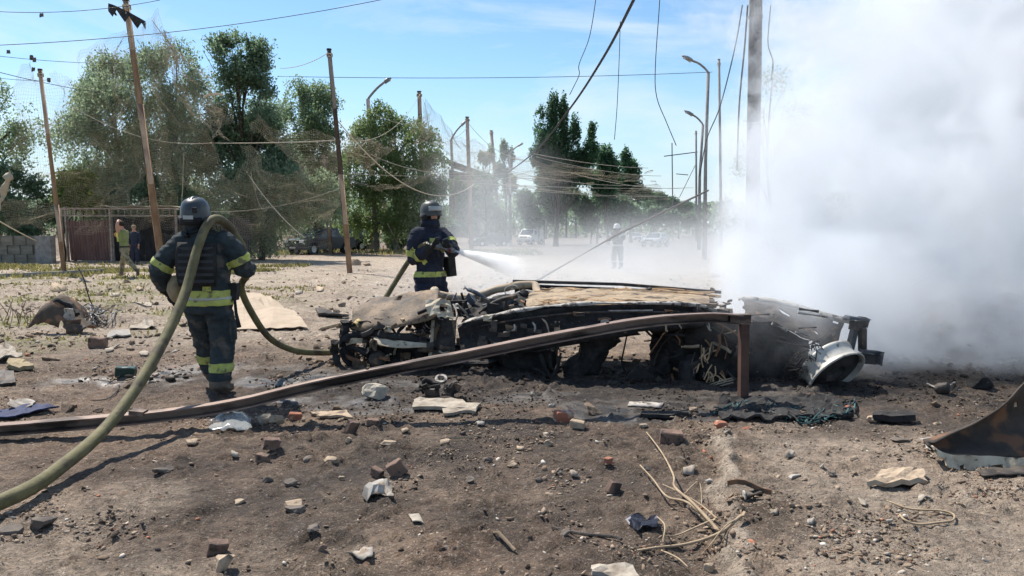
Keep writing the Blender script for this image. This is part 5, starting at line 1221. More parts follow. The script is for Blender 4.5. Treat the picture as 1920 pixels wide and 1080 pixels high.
def helmet(root, c, tilt, m=helmet_m, yaw=0.0, visor=False):
    M = Matrix.Translation(c) @ Matrix.Rotation(yaw, 4, 'Z') @ Matrix.Rotation(tilt, 4, 'X')
    pr = [(0.0,0.155),(0.05,0.152),(0.09,0.135),(0.118,0.105),(0.134,0.06),(0.140,0.01),(0.143,-0.03),(0.150,-0.045),(0.150,-0.055),(0.132,-0.055),(0.128,0.0),(0.11,0.07),(0.05,0.125),(0.0,0.13)]
    h = MB().lathe([(r_, z) for r_, z in pr], 28, M @ Matrix.Diagonal((0.93,1.12,1.0,1))).build('helmet', m, root, smooth=True)
    MB().sheet([[M @ Vector((x, 0.155*math.cos(a)*1.0, 0.162*math.sin(a)*1.0 - 0.002)) for a in [0.35 + 2.45*i/14 for i in range(15)]] for x in (-0.016, 0.016)], 0.012).build('crest', m, h, smooth=True)
    for s in (-1, 1):
        MB().lathe([(0.0,-.02),(0.04,-.02),(0.045,0),(0.04,.02),(0.0,.02)], 14, M @ Matrix.Translation((s*0.136,-0.005,-0.06)) @ Matrix.Rotation(math.pi/2,4,'Y')).build('ear_cup', black_cloth, h, smooth=True)
    if visor:
        G = [[M @ Vector((0.145*math.sin(a), 0.172*math.cos(a)+0.01, z)) for a in [-1.15+2.3*i/12 for i in range(13)]] for z in (0.075, 0.055, 0.03, 0.012)]
        MB().sheet(G, 0.004).build('visor', pm('clear_grey_visor', (0.26,0.28,0.29), (0.36,0.37,0.37), rough=0.15, spec=0.7), h, smooth=True)
    else:
        G = [[M @ Vector((0.146*math.sin(a), 0.162*math.cos(a), z)) for a in [2.35+1.6*i/10 for i in range(11)]] for z in (-0.02, -0.05, -0.09)]
        MB().sheet(G, 0.01).build('neck_guard', black_cloth, h, smooth=True)
        MB().box(M @ Vector((0,-0.168,-0.015)), (0.09,0.012,0.035), M.to_3x3()).build('rear_tag', silver, h)
        MB().box(M @ Vector((0.06,-0.15,0.05)), (0.035,0.03,0.05), M.to_3x3()).build('rear_strap', black_cloth, h)
    return h
def add_face(mb, c, yaw):
    """nose, brow, chin and ears shaped into the head before it is skinned over"""
    R = Matrix.Rotation(yaw, 3, 'Z'); c = Vector(c)
    P = lambda x, y, z: c + R @ Vector((x, y, z))
    limb(mb, [P(0,0.092,0.025), P(0,0.112,-0.012), P(0,0.100,-0.022)], [0.010,0.015,0.011], 7)
    limb(mb, [P(-0.04,0.083,0.033), P(0,0.092,0.036), P(0.04,0.083,0.033)], [0.012]*3, 7)
    limb(mb, [P(-0.022,0.088,-0.05), P(0,0.094,-0.05), P(0.022,0.088,-0.05)], [0.009]*3, 6)
    ball(mb, P(0,0.062,-0.088), 0.034); 
    for s in (-1, 1): ball(mb, P(s*0.082,0.0,-0.005), 0.025, (0.45,0.8,1.2))
def eyes(root, c, yaw):
    R = Matrix.Rotation(yaw, 3, 'Z')
    for s in (-1, 1):
        e = MB(); ball(e, Vector(c) + R @ Vector((s*0.032,0.087,0.012)), 0.012, (1,0.6,0.8)); e.build('eye', black_cloth, root, smooth=True)

# ---------- firefighter 1: seen from behind, walking away with the hose on the shoulder
F1 = Vector((-2.90, 7.0, 0)); F1.z = gz(F1.x, F1.y)
mb = MB()
ell_chain(mb, [(0,0,0.80,0.215,0.165),(0,0,0.90,0.225,0.17),(0,0,1.02,0.225,0.165),(0,0.01,1.15,0.22,0.16),(0,0.015,1.32,0.235,0.165),(0,0.01,1.44,0.235,0.15),(-0.03,0,1.52,0.17,0.12),(-0.06,0.0,1.58,0.10,0.10),(-0.08,0.02,1.66,0.085,0.095)])
ball(mb, (-0.09,0.03,1.74), 0.10, (0.86,1.05,1.2))
limb(mb, [(0.105,0.0,0.90),(0.115,0.04,0.50),(0.105,-0.03,0.13)], [0.135,0.112,0.098])
limb(mb, [(0.105,-0.045,0.10),(0.11,0.02,0.06),(0.12,0.16,0.045)], [0.062,0.055,0.045])
limb(mb, [(-0.105,0.0,0.90),(-0.115,0.20,0.53),(-0.115,0.30,0.20)], [0.135,0.112,0.095])
limb(mb, [(-0.115,0.29,0.15),(-0.115,0.38,0.09),(-0.12,0.50,0.055)], [0.06,0.055,0.045])
limb(mb, [(-0.19,0.0,1.475),(-0.33,-0.03,1.34),(-0.42,-0.05,1.21)], [0.105,0.098,0.092])
limb(mb, [(-0.42,-0.05,1.21),(-0.43,0.03,1.10),(-0.40,0.09,0.99)], [0.098,0.085,0.062])
hand(mb, (-0.395,0.10,0.985), (0.22,0.12,-1.0), (0.9,0.2,0.1), 0.75, 1.15, 1)
limb(mb, [(0.18,0.0,1.475),(0.27,0.02,1.37),(0.32,0.08,1.22)], [0.108,0.10,0.09])
limb(mb, [(0.32,0.08,1.22),(0.31,0.22,1.20),(0.28,0.31,1.22)], [0.09,0.078,0.06])
hand(mb, (0.275,0.315,1.22), (-0.7,0.5,0.1), (-0.3,-0.8,0.1), 1.0, 1.1, -1)
b1 = remesh(mb, 0.0105, 3, 0.016)
def person(name, label, loc, rz=0.0, group=None): return empty(name, loc, label, 'person', group, rz)
ff1 = person('person', 'firefighter in dark turnout gear seen from behind carrying the hose on one shoulder', F1, 0.0)
for m_ in (navy, boot_m, black_cloth): b1.materials.append(m_)
paint(b1, [(1, lambda c: c.z < 0.155 and not (c.y < 0.2 and c.z > 0.15)), (1, lambda c: c.y > 0.22 and c.x < 0 and c.z < 0.2), (2, lambda c: c.x < -0.3 and c.z < 1.0), (2, lambda c: c.z > 1.56)])
o = put('body', b1, None, ff1)
def bnd(root, body, nm, m, p, ax, half, rmax, off=0.009):
    me = band(body, p, ax, half, rmax, off); me.materials.append(m); ob = bpy.data.objects.new(nm, me); COL.objects.link(ob); ob.parent = root; return ob
for p_, ax_, h_, rm_, m_ in [((0,0,0.985),(0,0,1),0.034,0.30,hivis), ((0,0,0.905),(0,0,1),0.026,0.30,hivis), ((0,0,0.945),(0,0,1),0.012,0.30,silver),
                            ((0.107,-0.01,0.275),(0,0.02,1),0.042,0.16,hivis), ((-0.115,0.265,0.33),(0,-0.25,1),0.042,0.17,hivis),
                            ((-0.39,-0.045,1.255),(0.5,0.1,0.72),0.030,0.14,hivis), ((0.295,0.05,1.30),(-0.35,-0.25,0.9),0.034,0.145,hivis)]:
    bnd(ff1, b1, 'reflective_band', m_, p_, ax_, h_, rm_)
# vertical yellow tabs on the back
for x, z0, z1, m_ in ((0.075,1.02,1.10,hivis),(0.105,1.30,1.42,hivis)):
    MB().box(F1 + Vector((x,-0.185,(z0+z1)/2)), (0.07 if z0 < 1.2 else 0.03,0.02,z1-z0), Matrix.Rotation(0.06,3,'X')).build('yellow_tab', m_, ff1)
# armour vest on the back with webbing
vm_ = MB(); G = []
for i in range(9):
    z = 1.47 - 0.40*i/8; G.append([F1 + Vector(((0.165 + 0.02*math.sin(i/8*3))*(j/8*2-1), -0.165 - 0.05*math.cos((j/8*2-1)*1.2) - 0.02*math.sin(i/8*3.1), z)) for j in range(9)])
vest = vm_.sheet(G, 0.045).build('armour_vest', black_cloth, ff1, smooth=True)
for i in range(6):
    z = 1.43 - 0.06*i; MB().sheet([[F1 + Vector((0.16*(j/8*2-1), -0.195 - 0.05*math.cos((j/8*2-1)*1.2) - 0.02*math.sin(i/6*3.1), z + dz)) for j in range(9)] for dz in (0.0, -0.026)], 0.01).build('webbing_strap', pm('grey_webbing', (0.035,0.04,0.045), (0.055,0.06,0.065), rough=0.9), vest)
MB().sheet([[F1 + Vector((s*0.12 + 0.02*k, -0.13 + 0.28*t_, 1.52 + 0.07*math.sin(t_*3.1))) for t_ in [i/8 for i in range(9)]] for k in (-1, 1) for s in (-1,)], 0.02).build('shoulder_strap', black_cloth, vest)
helmet(ff1, F1 + Vector((-0.09,0.02,1.735)), 0.12)
mb = MB(); mb.tube([F1 + Vector((-0.04,0.0,1.54)), F1 + Vector((-0.06,0.01,1.60)), F1 + Vector((-0.08,0.02,1.67))], [(0.15,0.13),(0.125,0.115),(0.12,0.12)], 18); mb.jitter(0.01, 12).build('collar', navy, ff1, smooth=True)
# pouch, radio and dangling baton
mb = MB(); ball(mb, F1 + Vector((-0.275,-0.03,1.02)), 0.10, (0.85,0.9,1.35)); mb.jitter(0.02, 9).build('belt_pouch', tan_gear, ff1, smooth=True)
MB().box(F1 + Vector((0.26,0.02,1.0)), (0.06,0.09,0.16), Matrix.Rotation(0.1,3,'Y')).build('radio', black_cloth, ff1)
MB().tube([F1 + Vector((0.27,-0.02,0.92)), F1 + Vector((0.285,-0.04,0.80)), F1 + Vector((0.315,-0.05,0.66))], [0.014,0.016,0.022], 8).build('baton', black_cloth, ff1, smooth=True)
MB().box(F1 + Vector((0.20,0.05,0.62)), (0.05,0.16,0.20)).build('cargo_pocket', navy, ff1)

# ---------- firefighter 2: facing the camera with the nozzle
F2 = Vector((-1.13, 10.2, 0)); F2.z = gz(F2.x, F2.y); YAW2 = math.radians(-138)
R2 = Matrix.Rotation(YAW2, 3, 'Z')
def loc2(px, py, Y): return R2.inverted() @ (at(px, py, Y) - F2)
mb = MB(); S2 = 1.03
ell_chain(mb, [(0,0,0.80,0.20,0.16),(0,0,0.92,0.20,0.155),(0,0,1.08,0.195,0.15),(0,0.01,1.25,0.205,0.155),(0,0.01,1.40,0.225,0.155),(0,0,1.50,0.215,0.135),(0,0,1.58,0.16,0.12),(0,0,1.63,0.11,0.105),(0,0.02,1.70,0.09,0.1)])
ball(mb, (0,0.035,1.78), 0.098, (0.86,1.02,1.2)); add_face(mb, (0,0.035,1.78), math.radians(14))
limb(mb, [(0.11,0,0.90),(0.13,0.05,0.50),(0.14,0.0,0.12)], [0.14,0.115,0.098]); limb(mb, [(0.14,-0.02,0.09),(0.15,0.15,0.045)], [0.06,0.05])
limb(mb, [(-0.11,0,0.90),(-0.14,0.06,0.50),(-0.17,0.02,0.12)], [0.14,0.115,0.098]); limb(mb, [(-0.17,0.0,0.09),(-0.19,0.17,0.045)], [0.06,0.05])
rh, lh = loc2(812,461,9.82), loc2(839,463,9.80)
el = loc2(776,485,10.1); er = loc2(849,470,10.05)
sr, sl = Vector((0.20,0,1.50)), Vector((-0.20,0,1.50))
limb(mb, [sr, sr.lerp(el,0.5)+Vector((0.03,0,0)), el], [0.11,0.10,0.092]); limb(mb, [el, el.lerp(rh,0.5), rh.lerp(el,0.12)], [0.092,0.08,0.06])
limb(mb, [sl, sl.lerp(er,0.5)+Vector((-0.03,0,0)), er], [0.11,0.10,0.092]); limb(mb, [er, er.lerp(lh,0.5), lh.lerp(er,0.2)], [0.092,0.08,0.06])
hand(mb, rh.lerp(el,0.14), rh-el, R2.inverted() @ Vector((0.1,0.4,0.9)), 1.1, 1.15, 1)
hand(mb, lh.lerp(er,0.25), lh-er, R2.inverted() @ Vector((0.2,0.5,0.8)), 1.1, 1.15, -1)
b2 = remesh(mb, 0.011, 2, 0.015)
ff2 = person('person', 'firefighter facing the camera spraying water from the hose nozzle', F2, YAW2)
for m_ in (navy2, boot_m, black_cloth, skin): b2.materials.append(m_)
cf, sf = math.cos(math.radians(14)), math.sin(math.radians(14))
paint(b2, [(1, lambda c: c.z < 0.15), (2, lambda c: c.z > 1.60), (3, lambda c: c.z > 1.715 and c.z < 1.83 and (-c.x*sf + c.y*cf) > 0.085), (2, lambda c: (Vector(c)-rh).length < 0.13 or (Vector(c)-lh).length < 0.13)])
put('body', b2, None, ff2)
for p_, ax_, h_, rm_, m_ in [((0,0,0.955),(0,0,1),0.036,0.32,hivis), (sr.lerp(el,0.78), el-sr, 0.04, 0.15, hivis), (el.lerp(rh,0.30), rh-el, 0.028, 0.15, hivis), (sl.lerp(er,0.62), er-sl, 0.036, 0.15, hivis)]:
    bnd(ff2, b2, 'reflective_band', m_, p_, ax_, h_, rm_)
def w2(x, y, z): return Vector((x, y, z)) + parent_origin(ff2)        # local to ff2, which carries its own turn
MB().box(w2(0.085,0.182,1.415), (0.085,0.02,0.075), Matrix.Rotation(-.1,3,'Z')).build('chest_badge', hivis, ff2)
MB().box(w2(-0.10,0.185,1.40), (0.11,0.03,0.10)).build('chest_pocket', navy2, ff2)
MB().box(w2(-0.27,0.08,1.05), (0.11,0.14,0.28), Matrix.Rotation(.12,3,'Y')).jitter(0.015,7).build('side_bag', black_cloth, ff2)
MB().tube([w2(0,0,1.56), w2(0,0.01,1.63), w2(0,0.02,1.70)], [(0.165,0.145),(0.14,0.135),(0.115,0.115)], 18).jitter(0.01,10).build('collar', navy2, ff2, smooth=True)
helmet(ff2, w2(0,0.025,1.80), 0.06, m=pm('scuffed_grey_helmet', (0.05,0.055,0.055), (0.09,0.095,0.09), rough=0.45, scale=8), yaw=math.radians(14), visor=True)
eyes(ff2, w2(0,0.035,1.78), math.radians(14))

# ---------- far firefighter in the smoke
F3 = on_ground(1158, 504)
mb = MB()
ell_chain(mb, [(0,0,0.80,0.215,0.165),(0,0,1.0,0.215,0.16),(0,0.02,1.2,0.215,0.16),(0,0.04,1.40,0.235,0.155),(0,0.06,1.50,0.2,0.13),(0,0.08,1.60,0.09,0.09)], 12)
ball(mb, (0,0.11,1.68), 0.10, (0.9,1.05,1.15))
for s in (1, -1): limb(mb, [(s*.11,0,.9),(s*.13,.05*s+.04,.5),(s*.13,.06*s,.12)], [.135,.11,.095]); limb(mb, [(s*.13,.04*s,.08),(s*.14,.06*s+.15,.045)], [.06,.05])
limb(mb, [(.2,.05,1.46),(.32,.10,1.25),(.18,.33,1.18)], [.10,.09,.06]); limb(mb, [(-.2,.05,1.46),(-.32,.12,1.25),(-.12,.36,1.14)], [.10,.09,.06])
hand(mb, (.18,.33,1.18), (-.4,.8,-.1), (0,0,1), 1.1, 1.1, 1); hand(mb, (-.12,.36,1.14), (.4,.8,-.1), (0,0,1), 1.1, 1.1, -1)
b3 = remesh(mb, 0.016, 2, 0.012); b3.materials.append(pm('ash_dusted_turnout', (0.05,0.055,0.06), (0.10,0.10,0.10), rough=0.9)); b3.materials.append(boot_m)
paint(b3, [(1, lambda c: c.z < 0.15)])
ff3 = person('person', 'far firefighter veiled by smoke, helmet coloured pale for the sun on it', F3, math.radians(140)); put('body', b3, None, ff3)
helmet(ff3, Vector((0,0.09,1.69)) + F3, 0.1, m=pm('sunlit_pale_helmet', (0.62,0.62,0.60), rough=0.35), visor=False)  # white sunlight on the helmet is put into its pale base colour
for z, hh_ in ((0.96,0.04),(0.30,0.04)): bnd(ff3, b3, 'reflective_band', silver, (0,0,z), (0,0,1), hh_, 0.34)
bnd(ff3, b3, 'reflective_band', silver, (.26,.075,1.35), (.5,.2,-.8), .05, .16); bnd(ff3, b3, 'reflective_band', silver, (-.26,.085,1.35), (-.5,.2,-.8), .05, .16)

# ---------- soldier striding with one arm over his head
F4 = on_ground(236, 523)
mb = MB()
ell_chain(mb, [(0,0,0.84,0.165,0.125),(0,0,0.95,0.17,0.125),(0,0.01,1.05,0.16,0.115),(0,0.02,1.25,0.185,0.125),(0,0.03,1.40,0.20,0.12),(0,0.04,1.48,0.13,0.09),(0,0.06,1.56,0.06,0.06),(0,.08,1.6,.055,.06)], 12)
ball(mb, (0,0.10,1.655), 0.10, (0.8,0.98,1.15)); add_face(mb, (0,0.10,1.655), 0.0)
limb(mb, [(0.09,0,.88),(.10,.16,.50),(.09,.22,.12)], [.105,.08,.065]); limb(mb, [(.09,.20,.07),(.09,.36,.045)], [.05,.042])
limb(mb, [(-.09,0,.88),(-.10,-.20,.52),(-.10,-.50,.22)], [.105,.08,.065]); limb(mb, [(-.10,-.52,.18),(-.10,-.50,.08)], [.05,.045])
limb(mb, [(-.19,.03,1.43),(-.30,.0,1.60),(-.28,-.02,1.74)], [.062,.052,.045]); limb(mb, [(-.28,-.02,1.74),(-.15,.05,1.80),(-.05,.10,1.79)], [.045,.04,.032]); hand(mb, (-.05,.10,1.785), (1,.2,-.1), (0,0,-1), 0.5, 1.0, 1)
limb(mb, [(.19,.03,1.43),(.24,.08,1.22),(.24,.18,1.12)], [.062,.05,.045]); limb(mb, [(.24,.18,1.12),(.18,.30,1.20),(.10,.33,1.28)], [.045,.04,.03]); hand(mb, (.10,.33,1.28), (-.5,.2,.6), (-.2,-1,0), 1.0, 1.0, -1)
b4 = remesh(mb, 0.0115, 2, 0.006)
ff4 = person('person', 'soldier in olive T-shirt and camouflage trousers striding with an arm over his head', F4, math.radians(80))
for m_ in (olive, camo, skin, boot_m): b4.materials.append(m_)
paint(b4, [(1, lambda c: c.z < 0.97), (2, lambda c: c.z > 1.50), (2, lambda c: abs(c.x) > 0.24 or (c.y > 0.17 and c.z > 1.0)), (3, lambda c: c.z < 0.17 or (c.y < -0.40 and c.z < 0.27))])
put('body', b4, None, ff4)
mb = MB(); ball(mb, F4 + Vector((0,0.085,1.69)), 0.107, (0.84,1.0,1.0)); 
hm_ = mb.build('hair', hair_m, ff4, smooth=True)
MB().box(F4 + Vector((0.06,0.17,1.30)), (0.20,0.10,0.34)).jitter(0.02,6).build('yellow_vest_bundle', pm('yellow_green_cloth', (0.55,0.58,0.10), (0.42,0.46,0.10), rough=0.8, scale=8), ff4, smooth=True)
bnd(ff4, b4, 'belt', black_cloth, (0,0,.965), (0,0,1), .022, .24)
MB().box(F4 + Vector((0.13,0.02,0.78)), (0.06,0.13,0.17)).build('cargo_pocket', camo, ff4)

# ---------- second man, dark clothes, in the shade of the carport
x_ = at(252, 440, 33.8).x; F5 = Vector((x_, 33.8, gz(x_, 33.8)))
mb = MB()
ell_chain(mb, [(0,0,0.84,0.17,0.13),(0,0,1.05,0.165,0.12),(0,0.01,1.25,0.19,0.13),(0,0.01,1.40,0.205,0.12),(0,0,1.48,0.13,0.09),(0,0.01,1.58,0.058,0.06)], 12)
ball(mb, (0,0.03,1.66), 0.10, (0.8,0.98,1.15)); add_face(mb, (0,0.03,1.66), 0)
for s in (1, -1):
    limb(mb, [(s*.09,0,.88),(s*.10,.02,.5),(s*.11,0,.1)], [.11,.085,.07]); limb(mb, [(s*.11,-.02,.06),(s*.12,.14,.04)], [.05,.042])
    limb(mb, [(s*.19,0,1.43),(s*.25,-.02,1.18),(s*.24,.08,.95)], [.068,.055,.045]); hand(mb, (s*.24,.08,.95), (0,.2,-1), (-s,0,0), .5, 1, s)
b5 = remesh(mb, 0.014, 2, 0.006)
ff5 = person('person', 'man in dark blue clothes standing in the shade behind the striding soldier', F5, math.radians(175))
for m_ in (pm('dark_blue_clothes', (0.022,0.028,0.05), (0.035,0.04,0.06), rough=0.9), skin, boot_m): b5.materials.append(m_)
paint(b5, [(1, lambda c: c.z > 1.50 or (abs(c.x) > .18 and c.z < .95 and c.z > .7)), (2, lambda c: c.z < .12)])
put('body', b5, None, ff5)
MB().lathe([(0,.13),(.06,.12),(.095,.08),(.103,.03),(.10,.0)], 16, Matrix.Translation(F5 + Vector((0,.03,1.68)))).build('cap', pm('tan_cap', (0.30,0.24,0.15), rough=0.9), ff5, smooth=True)

# ------------------------------------------------------------------ the fire hose: one line from the camera side over firefighter 1 to the nozzle of firefighter 2
hose_m = pm('olive_rubber_hose', (0.105,0.096,0.045), (0.175,0.155,0.08), rough=0.75, scale=7, bump=0.3, bscale=90, c3=(0.085,0.07,0.045), s3=5, t3=0.56)
hp_ = [(-4.6,2.2,0.07), (-3.35,3.2,0.068), (-2.90,4.05,0.075), (-2.86,4.65,0.12), (-2.865,5.24,0.255), (-2.87,5.85,0.56), (-2.87,6.42,0.99), (-2.855,6.72,1.42), (-2.815,6.90,1.655), (-2.77,7.10,1.67), (-2.72,7.34,1.50), (-2.685,7.47,1.30), (-2.655,7.42,1.15)]
hp_ = [Vector(p) for p in hp_] + [at(452,540,7.48), at(474,590,7.62), at(505,633,7.85), at(545,655,8.1), at(590,661,8.4), at(640,655,9.0), at(690,612,9.75), at(722,560,10.0), at(748,518,10.12), at(770,484,10.12)]
hp_ += [at(786,464,10.0), at(800,457,9.86)]
P = smooth_path(hp_, 6); nP = len(P)
rr_ = [float(np.interp(i/(nP-1), [0, 0.42, 0.55, 0.85, 1.0], [0.046, 0.041, 0.034, 0.036, 0.032])) for i in range(nP)]
hose = empty('fire_hose', P[12], 'thick olive fire hose looping over one shoulder and on to the nozzle', 'hose')
hm2 = MB().tube(P, [(q*(1+.10*mnoise.noise(P[i]*2.3)), q*(1+.10*mnoise.noise(P[i]*2.1+Vector((5,0,0))))) for i, q in enumerate(rr_)], 16).build('hose_line', hose_m, hose, smooth=True)
n0, n1 = at(800,457,9.86), at(851,470,9.76)
nz_ = MB(); Pn = [n0.lerp(n1, t) for t in (0, .25, .3, .5, .55, .75, .8, 1.0)]
nzl = nz_.tube(Pn, [.036,.036,.044,.044,.032,.030,.038,.028], 14).build('nozzle', pm('nozzle_alloy', (0.20,0.20,0.20), (0.10,0.10,0.10), rough=0.4, metal=0.5, scale=20), hose, smooth=True)
MB().tube([n0.lerp(n1,.82), n0.lerp(n1,.93)], [.042,.038], 14).build('nozzle_collar', pm('faded_red_collar', (0.30,0.06,0.08), rough=0.5), nzl, smooth=True)
MB().bar(n0.lerp(n1,.42), n0.lerp(n1,.42) + Vector((0,0,-0.13)), 0.03, 0.035).build('grip', black_cloth, nzl)
# ------------------------------------------------------------------ smoke
def vol_mat(name, build, color=(0.93,0.95,0.98), aniso=0.25, step=1.0):
    m = bpy.data.materials.new(name); m.use_nodes = True; nt = m.node_tree; N = nt.nodes; N.clear()
    out = N.new('ShaderNodeOutputMaterial'); pv = N.new('ShaderNodeVolumePrincipled')
    pv.inputs['Color'].default_value = (*color, 1); pv.inputs['Anisotropy'].default_value = aniso
    nt.links.new(pv.outputs['Volume'], out.inputs['Volume'])
    nt.links.new(build(nt), pv.inputs['Density'])
    try: m.cycles.volume_step_rate = step
    except Exception: pass
    try: m.cycles.volume_interpolation = 'LINEAR'
    except Exception: pass
    return m
class NG:
    """tiny helper to write scalar fields with nodes"""
    def __init__(s, nt):
        s.nt = nt; s.N = nt.nodes; tc = s.N.new('ShaderNodeTexCoord'); s.pos = tc.outputs['Object']
    def link(s, v, sock):
        if isinstance(v, (int, float)): sock.default_value = v
        elif isinstance(v, (tuple, list)): sock.default_value = v
        else: s.nt.links.new(v, sock)
    def m(s, op, a, b=0.0, c=0.0, clamp=False):
        n = s.N.new('ShaderNodeMath'); n.operation = op; n.use_clamp = clamp
        for i, v in enumerate((a, b, c)): s.link(v, n.inputs[i])
        return n.outputs[0]
    def vm(s, op, a, b=(0,0,0), out=0):
        n = s.N.new('ShaderNodeVectorMath'); n.operation = op; s.link(a, n.inputs[0]); s.link(b, n.inputs[1]); return n.outputs[out]
    def noise(s, vec, scale, detail=3, rough=0.55):
        n = s.N.new('ShaderNodeTexNoise'); n.inputs['Scale'].default_value = scale; n.inputs['Detail'].default_value = detail; n.inputs['Roughness'].default_value = rough
        s.link(vec, n.inputs['Vector']); return n
    def xyz(s, v):
        n = s.N.new('ShaderNodeSeparateXYZ'); s.link(v, n.inputs[0]); return n.outputs
    def ramp(s, v, a, b, c=0.0, d=1.0, smooth=True):
        n = s.N.new('ShaderNodeMapRange'); n.interpolation_type = 'SMOOTHSTEP' if smooth else 'LINEAR'
        s.link(v, n.inputs['Value'])
        for k, q in (('From Min', a), ('From Max', b), ('To Min', c), ('To Max', d)): s.link(q, n.inputs[k])
        return n.outputs['Result']
    def ell(s, p, c, r, soft):
        """1 inside an ellipsoid, falling to 0 over soft"""
        q = s.vm('DIVIDE', s.vm('SUBTRACT', p, c), r); l = s.vm('LENGTH', q, out=1); return s.ramp(l, 1.0+soft, 1.0-soft)
def plume(nt):
    g = NG(nt)
    w = g.vm('MULTIPLY', g.vm('SUBTRACT', g.noise(g.pos, 0.42, 2, 0.5).outputs['Color'], (0.5,0.5,0.5)), (3.4,3.0,2.2))
    p = g.vm('ADD', g.pos, w); x, y, z = g.xyz(p)
    zc = g.m('MAXIMUM', z, 0.02)
    cx = g.m('MULTIPLY_ADD', zc, 0.92, 3.95); cy_ = g.m('MULTIPLY_ADD', zc, 0.50, 8.75)
    r = g.m('MULTIPLY_ADD', g.m('POWER', zc, 0.5), 1.42, 0.22)
    dx = g.m('SUBTRACT', x, cx); dy = g.m('SUBTRACT', y, cy_)
    dx = g.m('MULTIPLY', dx, g.ramp(dx, -0.2, 0.4, 1.0, 0.55))          # the wind carries it to the right
    d = g.m('DIVIDE', g.m('SQRT', g.m('ADD', g.m('MULTIPLY', dx, dx), g.m('MULTIPLY', dy, dy))), r)
    n1 = g.noise(g.vm('ADD', p, (3.1,0.7,1.9)), 1.05, 4, 0.64).outputs['Fac']
    # billowing skin: the noise pushes the edge of the column in and out
    f = g.m('MULTIPLY_ADD', g.m('SUBTRACT', n1, 0.5), 4.2, g.m('SUBTRACT', 1.0, d))
    den = g.m('MULTIPLY', g.ramp(f, 0.0, 0.6), g.ramp(z, 0.0, 1.2, 3.0, 2.7))
    den = g.m('ADD', den, g.m('MULTIPLY', g.ramp(f, -0.5, 0.3), 0.05))         # thin veil round it
    low = g.m('MULTIPLY', g.ell(p, (5.3,9.0,0.55), (2.0,1.3,0.75), 0.5), 2.0)
    rear = g.m('MULTIPLY', g.ell(p, (2.75,7.9,0.55), (0.75,0.5,0.5), 0.6), 0.25)
    post_ = g.m('MULTIPLY', g.ell(p, (4.05,11.3,1.25), (1.05,1.3,1.6), 0.3), 3.4)   # drawn round the lamp post
    top_ = g.m('MULTIPLY', g.ell(p, (4.75,12.3,6.1), (1.4,1.0,0.45), 0.4), 0.8)
    wisp = g.m('MULTIPLY', g.m('ADD', g.m('ADD', low, rear), g.m('ADD', post_, top_)), g.ramp(g.noise(g.pos, 1.7, 3, 0.6).outputs['Fac'], 0.34, 0.62))
    den = g.m('ADD', den, wisp)
    X, Y, Z = g.xyz(g.pos)
    edge = g.m('MULTIPLY', g.ramp(X, 1.6, 2.3), g.m('MULTIPLY', g.ramp(Y, 6.5, 7.2), g.ramp(Y, 15.6, 13.5)))
    edge = g.m('MULTIPLY', edge, g.m('MULTIPLY', g.ramp(Z, 8.9, 7.2), g.ramp(X, 15.0, 12.5)))
    return g.m('MULTIPLY', den, edge)
dom = MB().box((8.3, 11.0, 4.45), (13.6, 9.4, 9.1))
sm = vol_mat('white_smoke', plume, (0.865,0.895,0.935), -0.1, 1.0)
tag(dom.build('smoke', sm), 'dense white smoke plume billowing from the rear of the burnt wreck', 'smoke', kind='stuff')

def drift(nt):
    g = NG(nt)
    w = g.vm('MULTIPLY', g.vm('SUBTRACT', g.noise(g.pos, 0.16, 1, 0.6).outputs['Color'], (0.5,0.5,0.5)), (4,5,1.5))
    p = g.vm('ADD', g.pos, w)
    a = g.m('MULTIPLY', g.ell(p, (7.0,23,0.0), (7.0,11,1.6), 0.75), 0.055)
    b = g.m('MULTIPLY', g.ell(p, (-0.75,15.0,1.7), (0.9,3.0,1.3), 0.6), 0.12)
    c = g.m('MULTIPLY', g.ell(p, (2.0,13.5,0.3), (3.6,3.2,0.75), 0.7), 0.12)
    d = g.m('MULTIPLY', g.ell(p, (15.8,22,4.5), (7.0,9,5.8), 0.55), 0.085)
    s = g.m('ADD', g.m('ADD', a, b), g.m('ADD', c, d))
    return g.m('MULTIPLY', s, g.ramp(g.noise(p, 0.45, 2, 0.6).outputs['Fac'], 0.3, 0.65, 0.35, 1.25))
dom = MB().box((8.0, 25.5, 5.3), (26, 29.5, 12.4))
sm2 = vol_mat('thin_blue_smoke', drift, (0.90,0.95,1.0), 0.2, 1.0)
tag(dom.build('smoke', sm2), 'thin bluish smoke drifting across the road behind the wreck', 'smoke', kind='stuff')

# ------------------------------------------------------------------ water jet: a fan of fine spray
j0, j1 = at(851,470,9.76), at(990,502,10.5); dj = j1 - j0; Lj = dj.length
root_p = [j0 + dj*t - Vector((0,0,0.06*t*t)) for t in [i/10 for i in range(11)]]
mbj = MB().tube(root_p, [0.022 + 0.17*(i/10) for i in range(11)], 14)
jo = dj.normalized()
def jet(nt):
    g = NG(nt); rel = g.vm('SUBTRACT', g.pos, tuple(j0)); t = g.m('DIVIDE', g.vm('DOT_PRODUCT', rel, tuple(jo), out=1), Lj)
    st = g.vm('MULTIPLY', rel, (3.0, 3.0, 16.0)); n = g.noise(st, 1.0, 3, 0.6).outputs['Fac']
    fall = g.ramp(t, 0.05, 1.0, 1.0, 0.0, False)
    return g.m('MULTIPLY', g.m('MULTIPLY', g.m('POWER', g.m('MAXIMUM', fall, 0.0), 1.5), 55.0), g.ramp(n, 0.3, 0.62, 0.25, 1.0))
jm = vol_mat('fine_water_spray', jet, (0.97,0.98,0.99), 0.3, 1.0)
tag(mbj.build('water_spray', jm, smooth=True), 'white jet of water fanning out from the hose nozzle', 'water jet', kind='stuff')
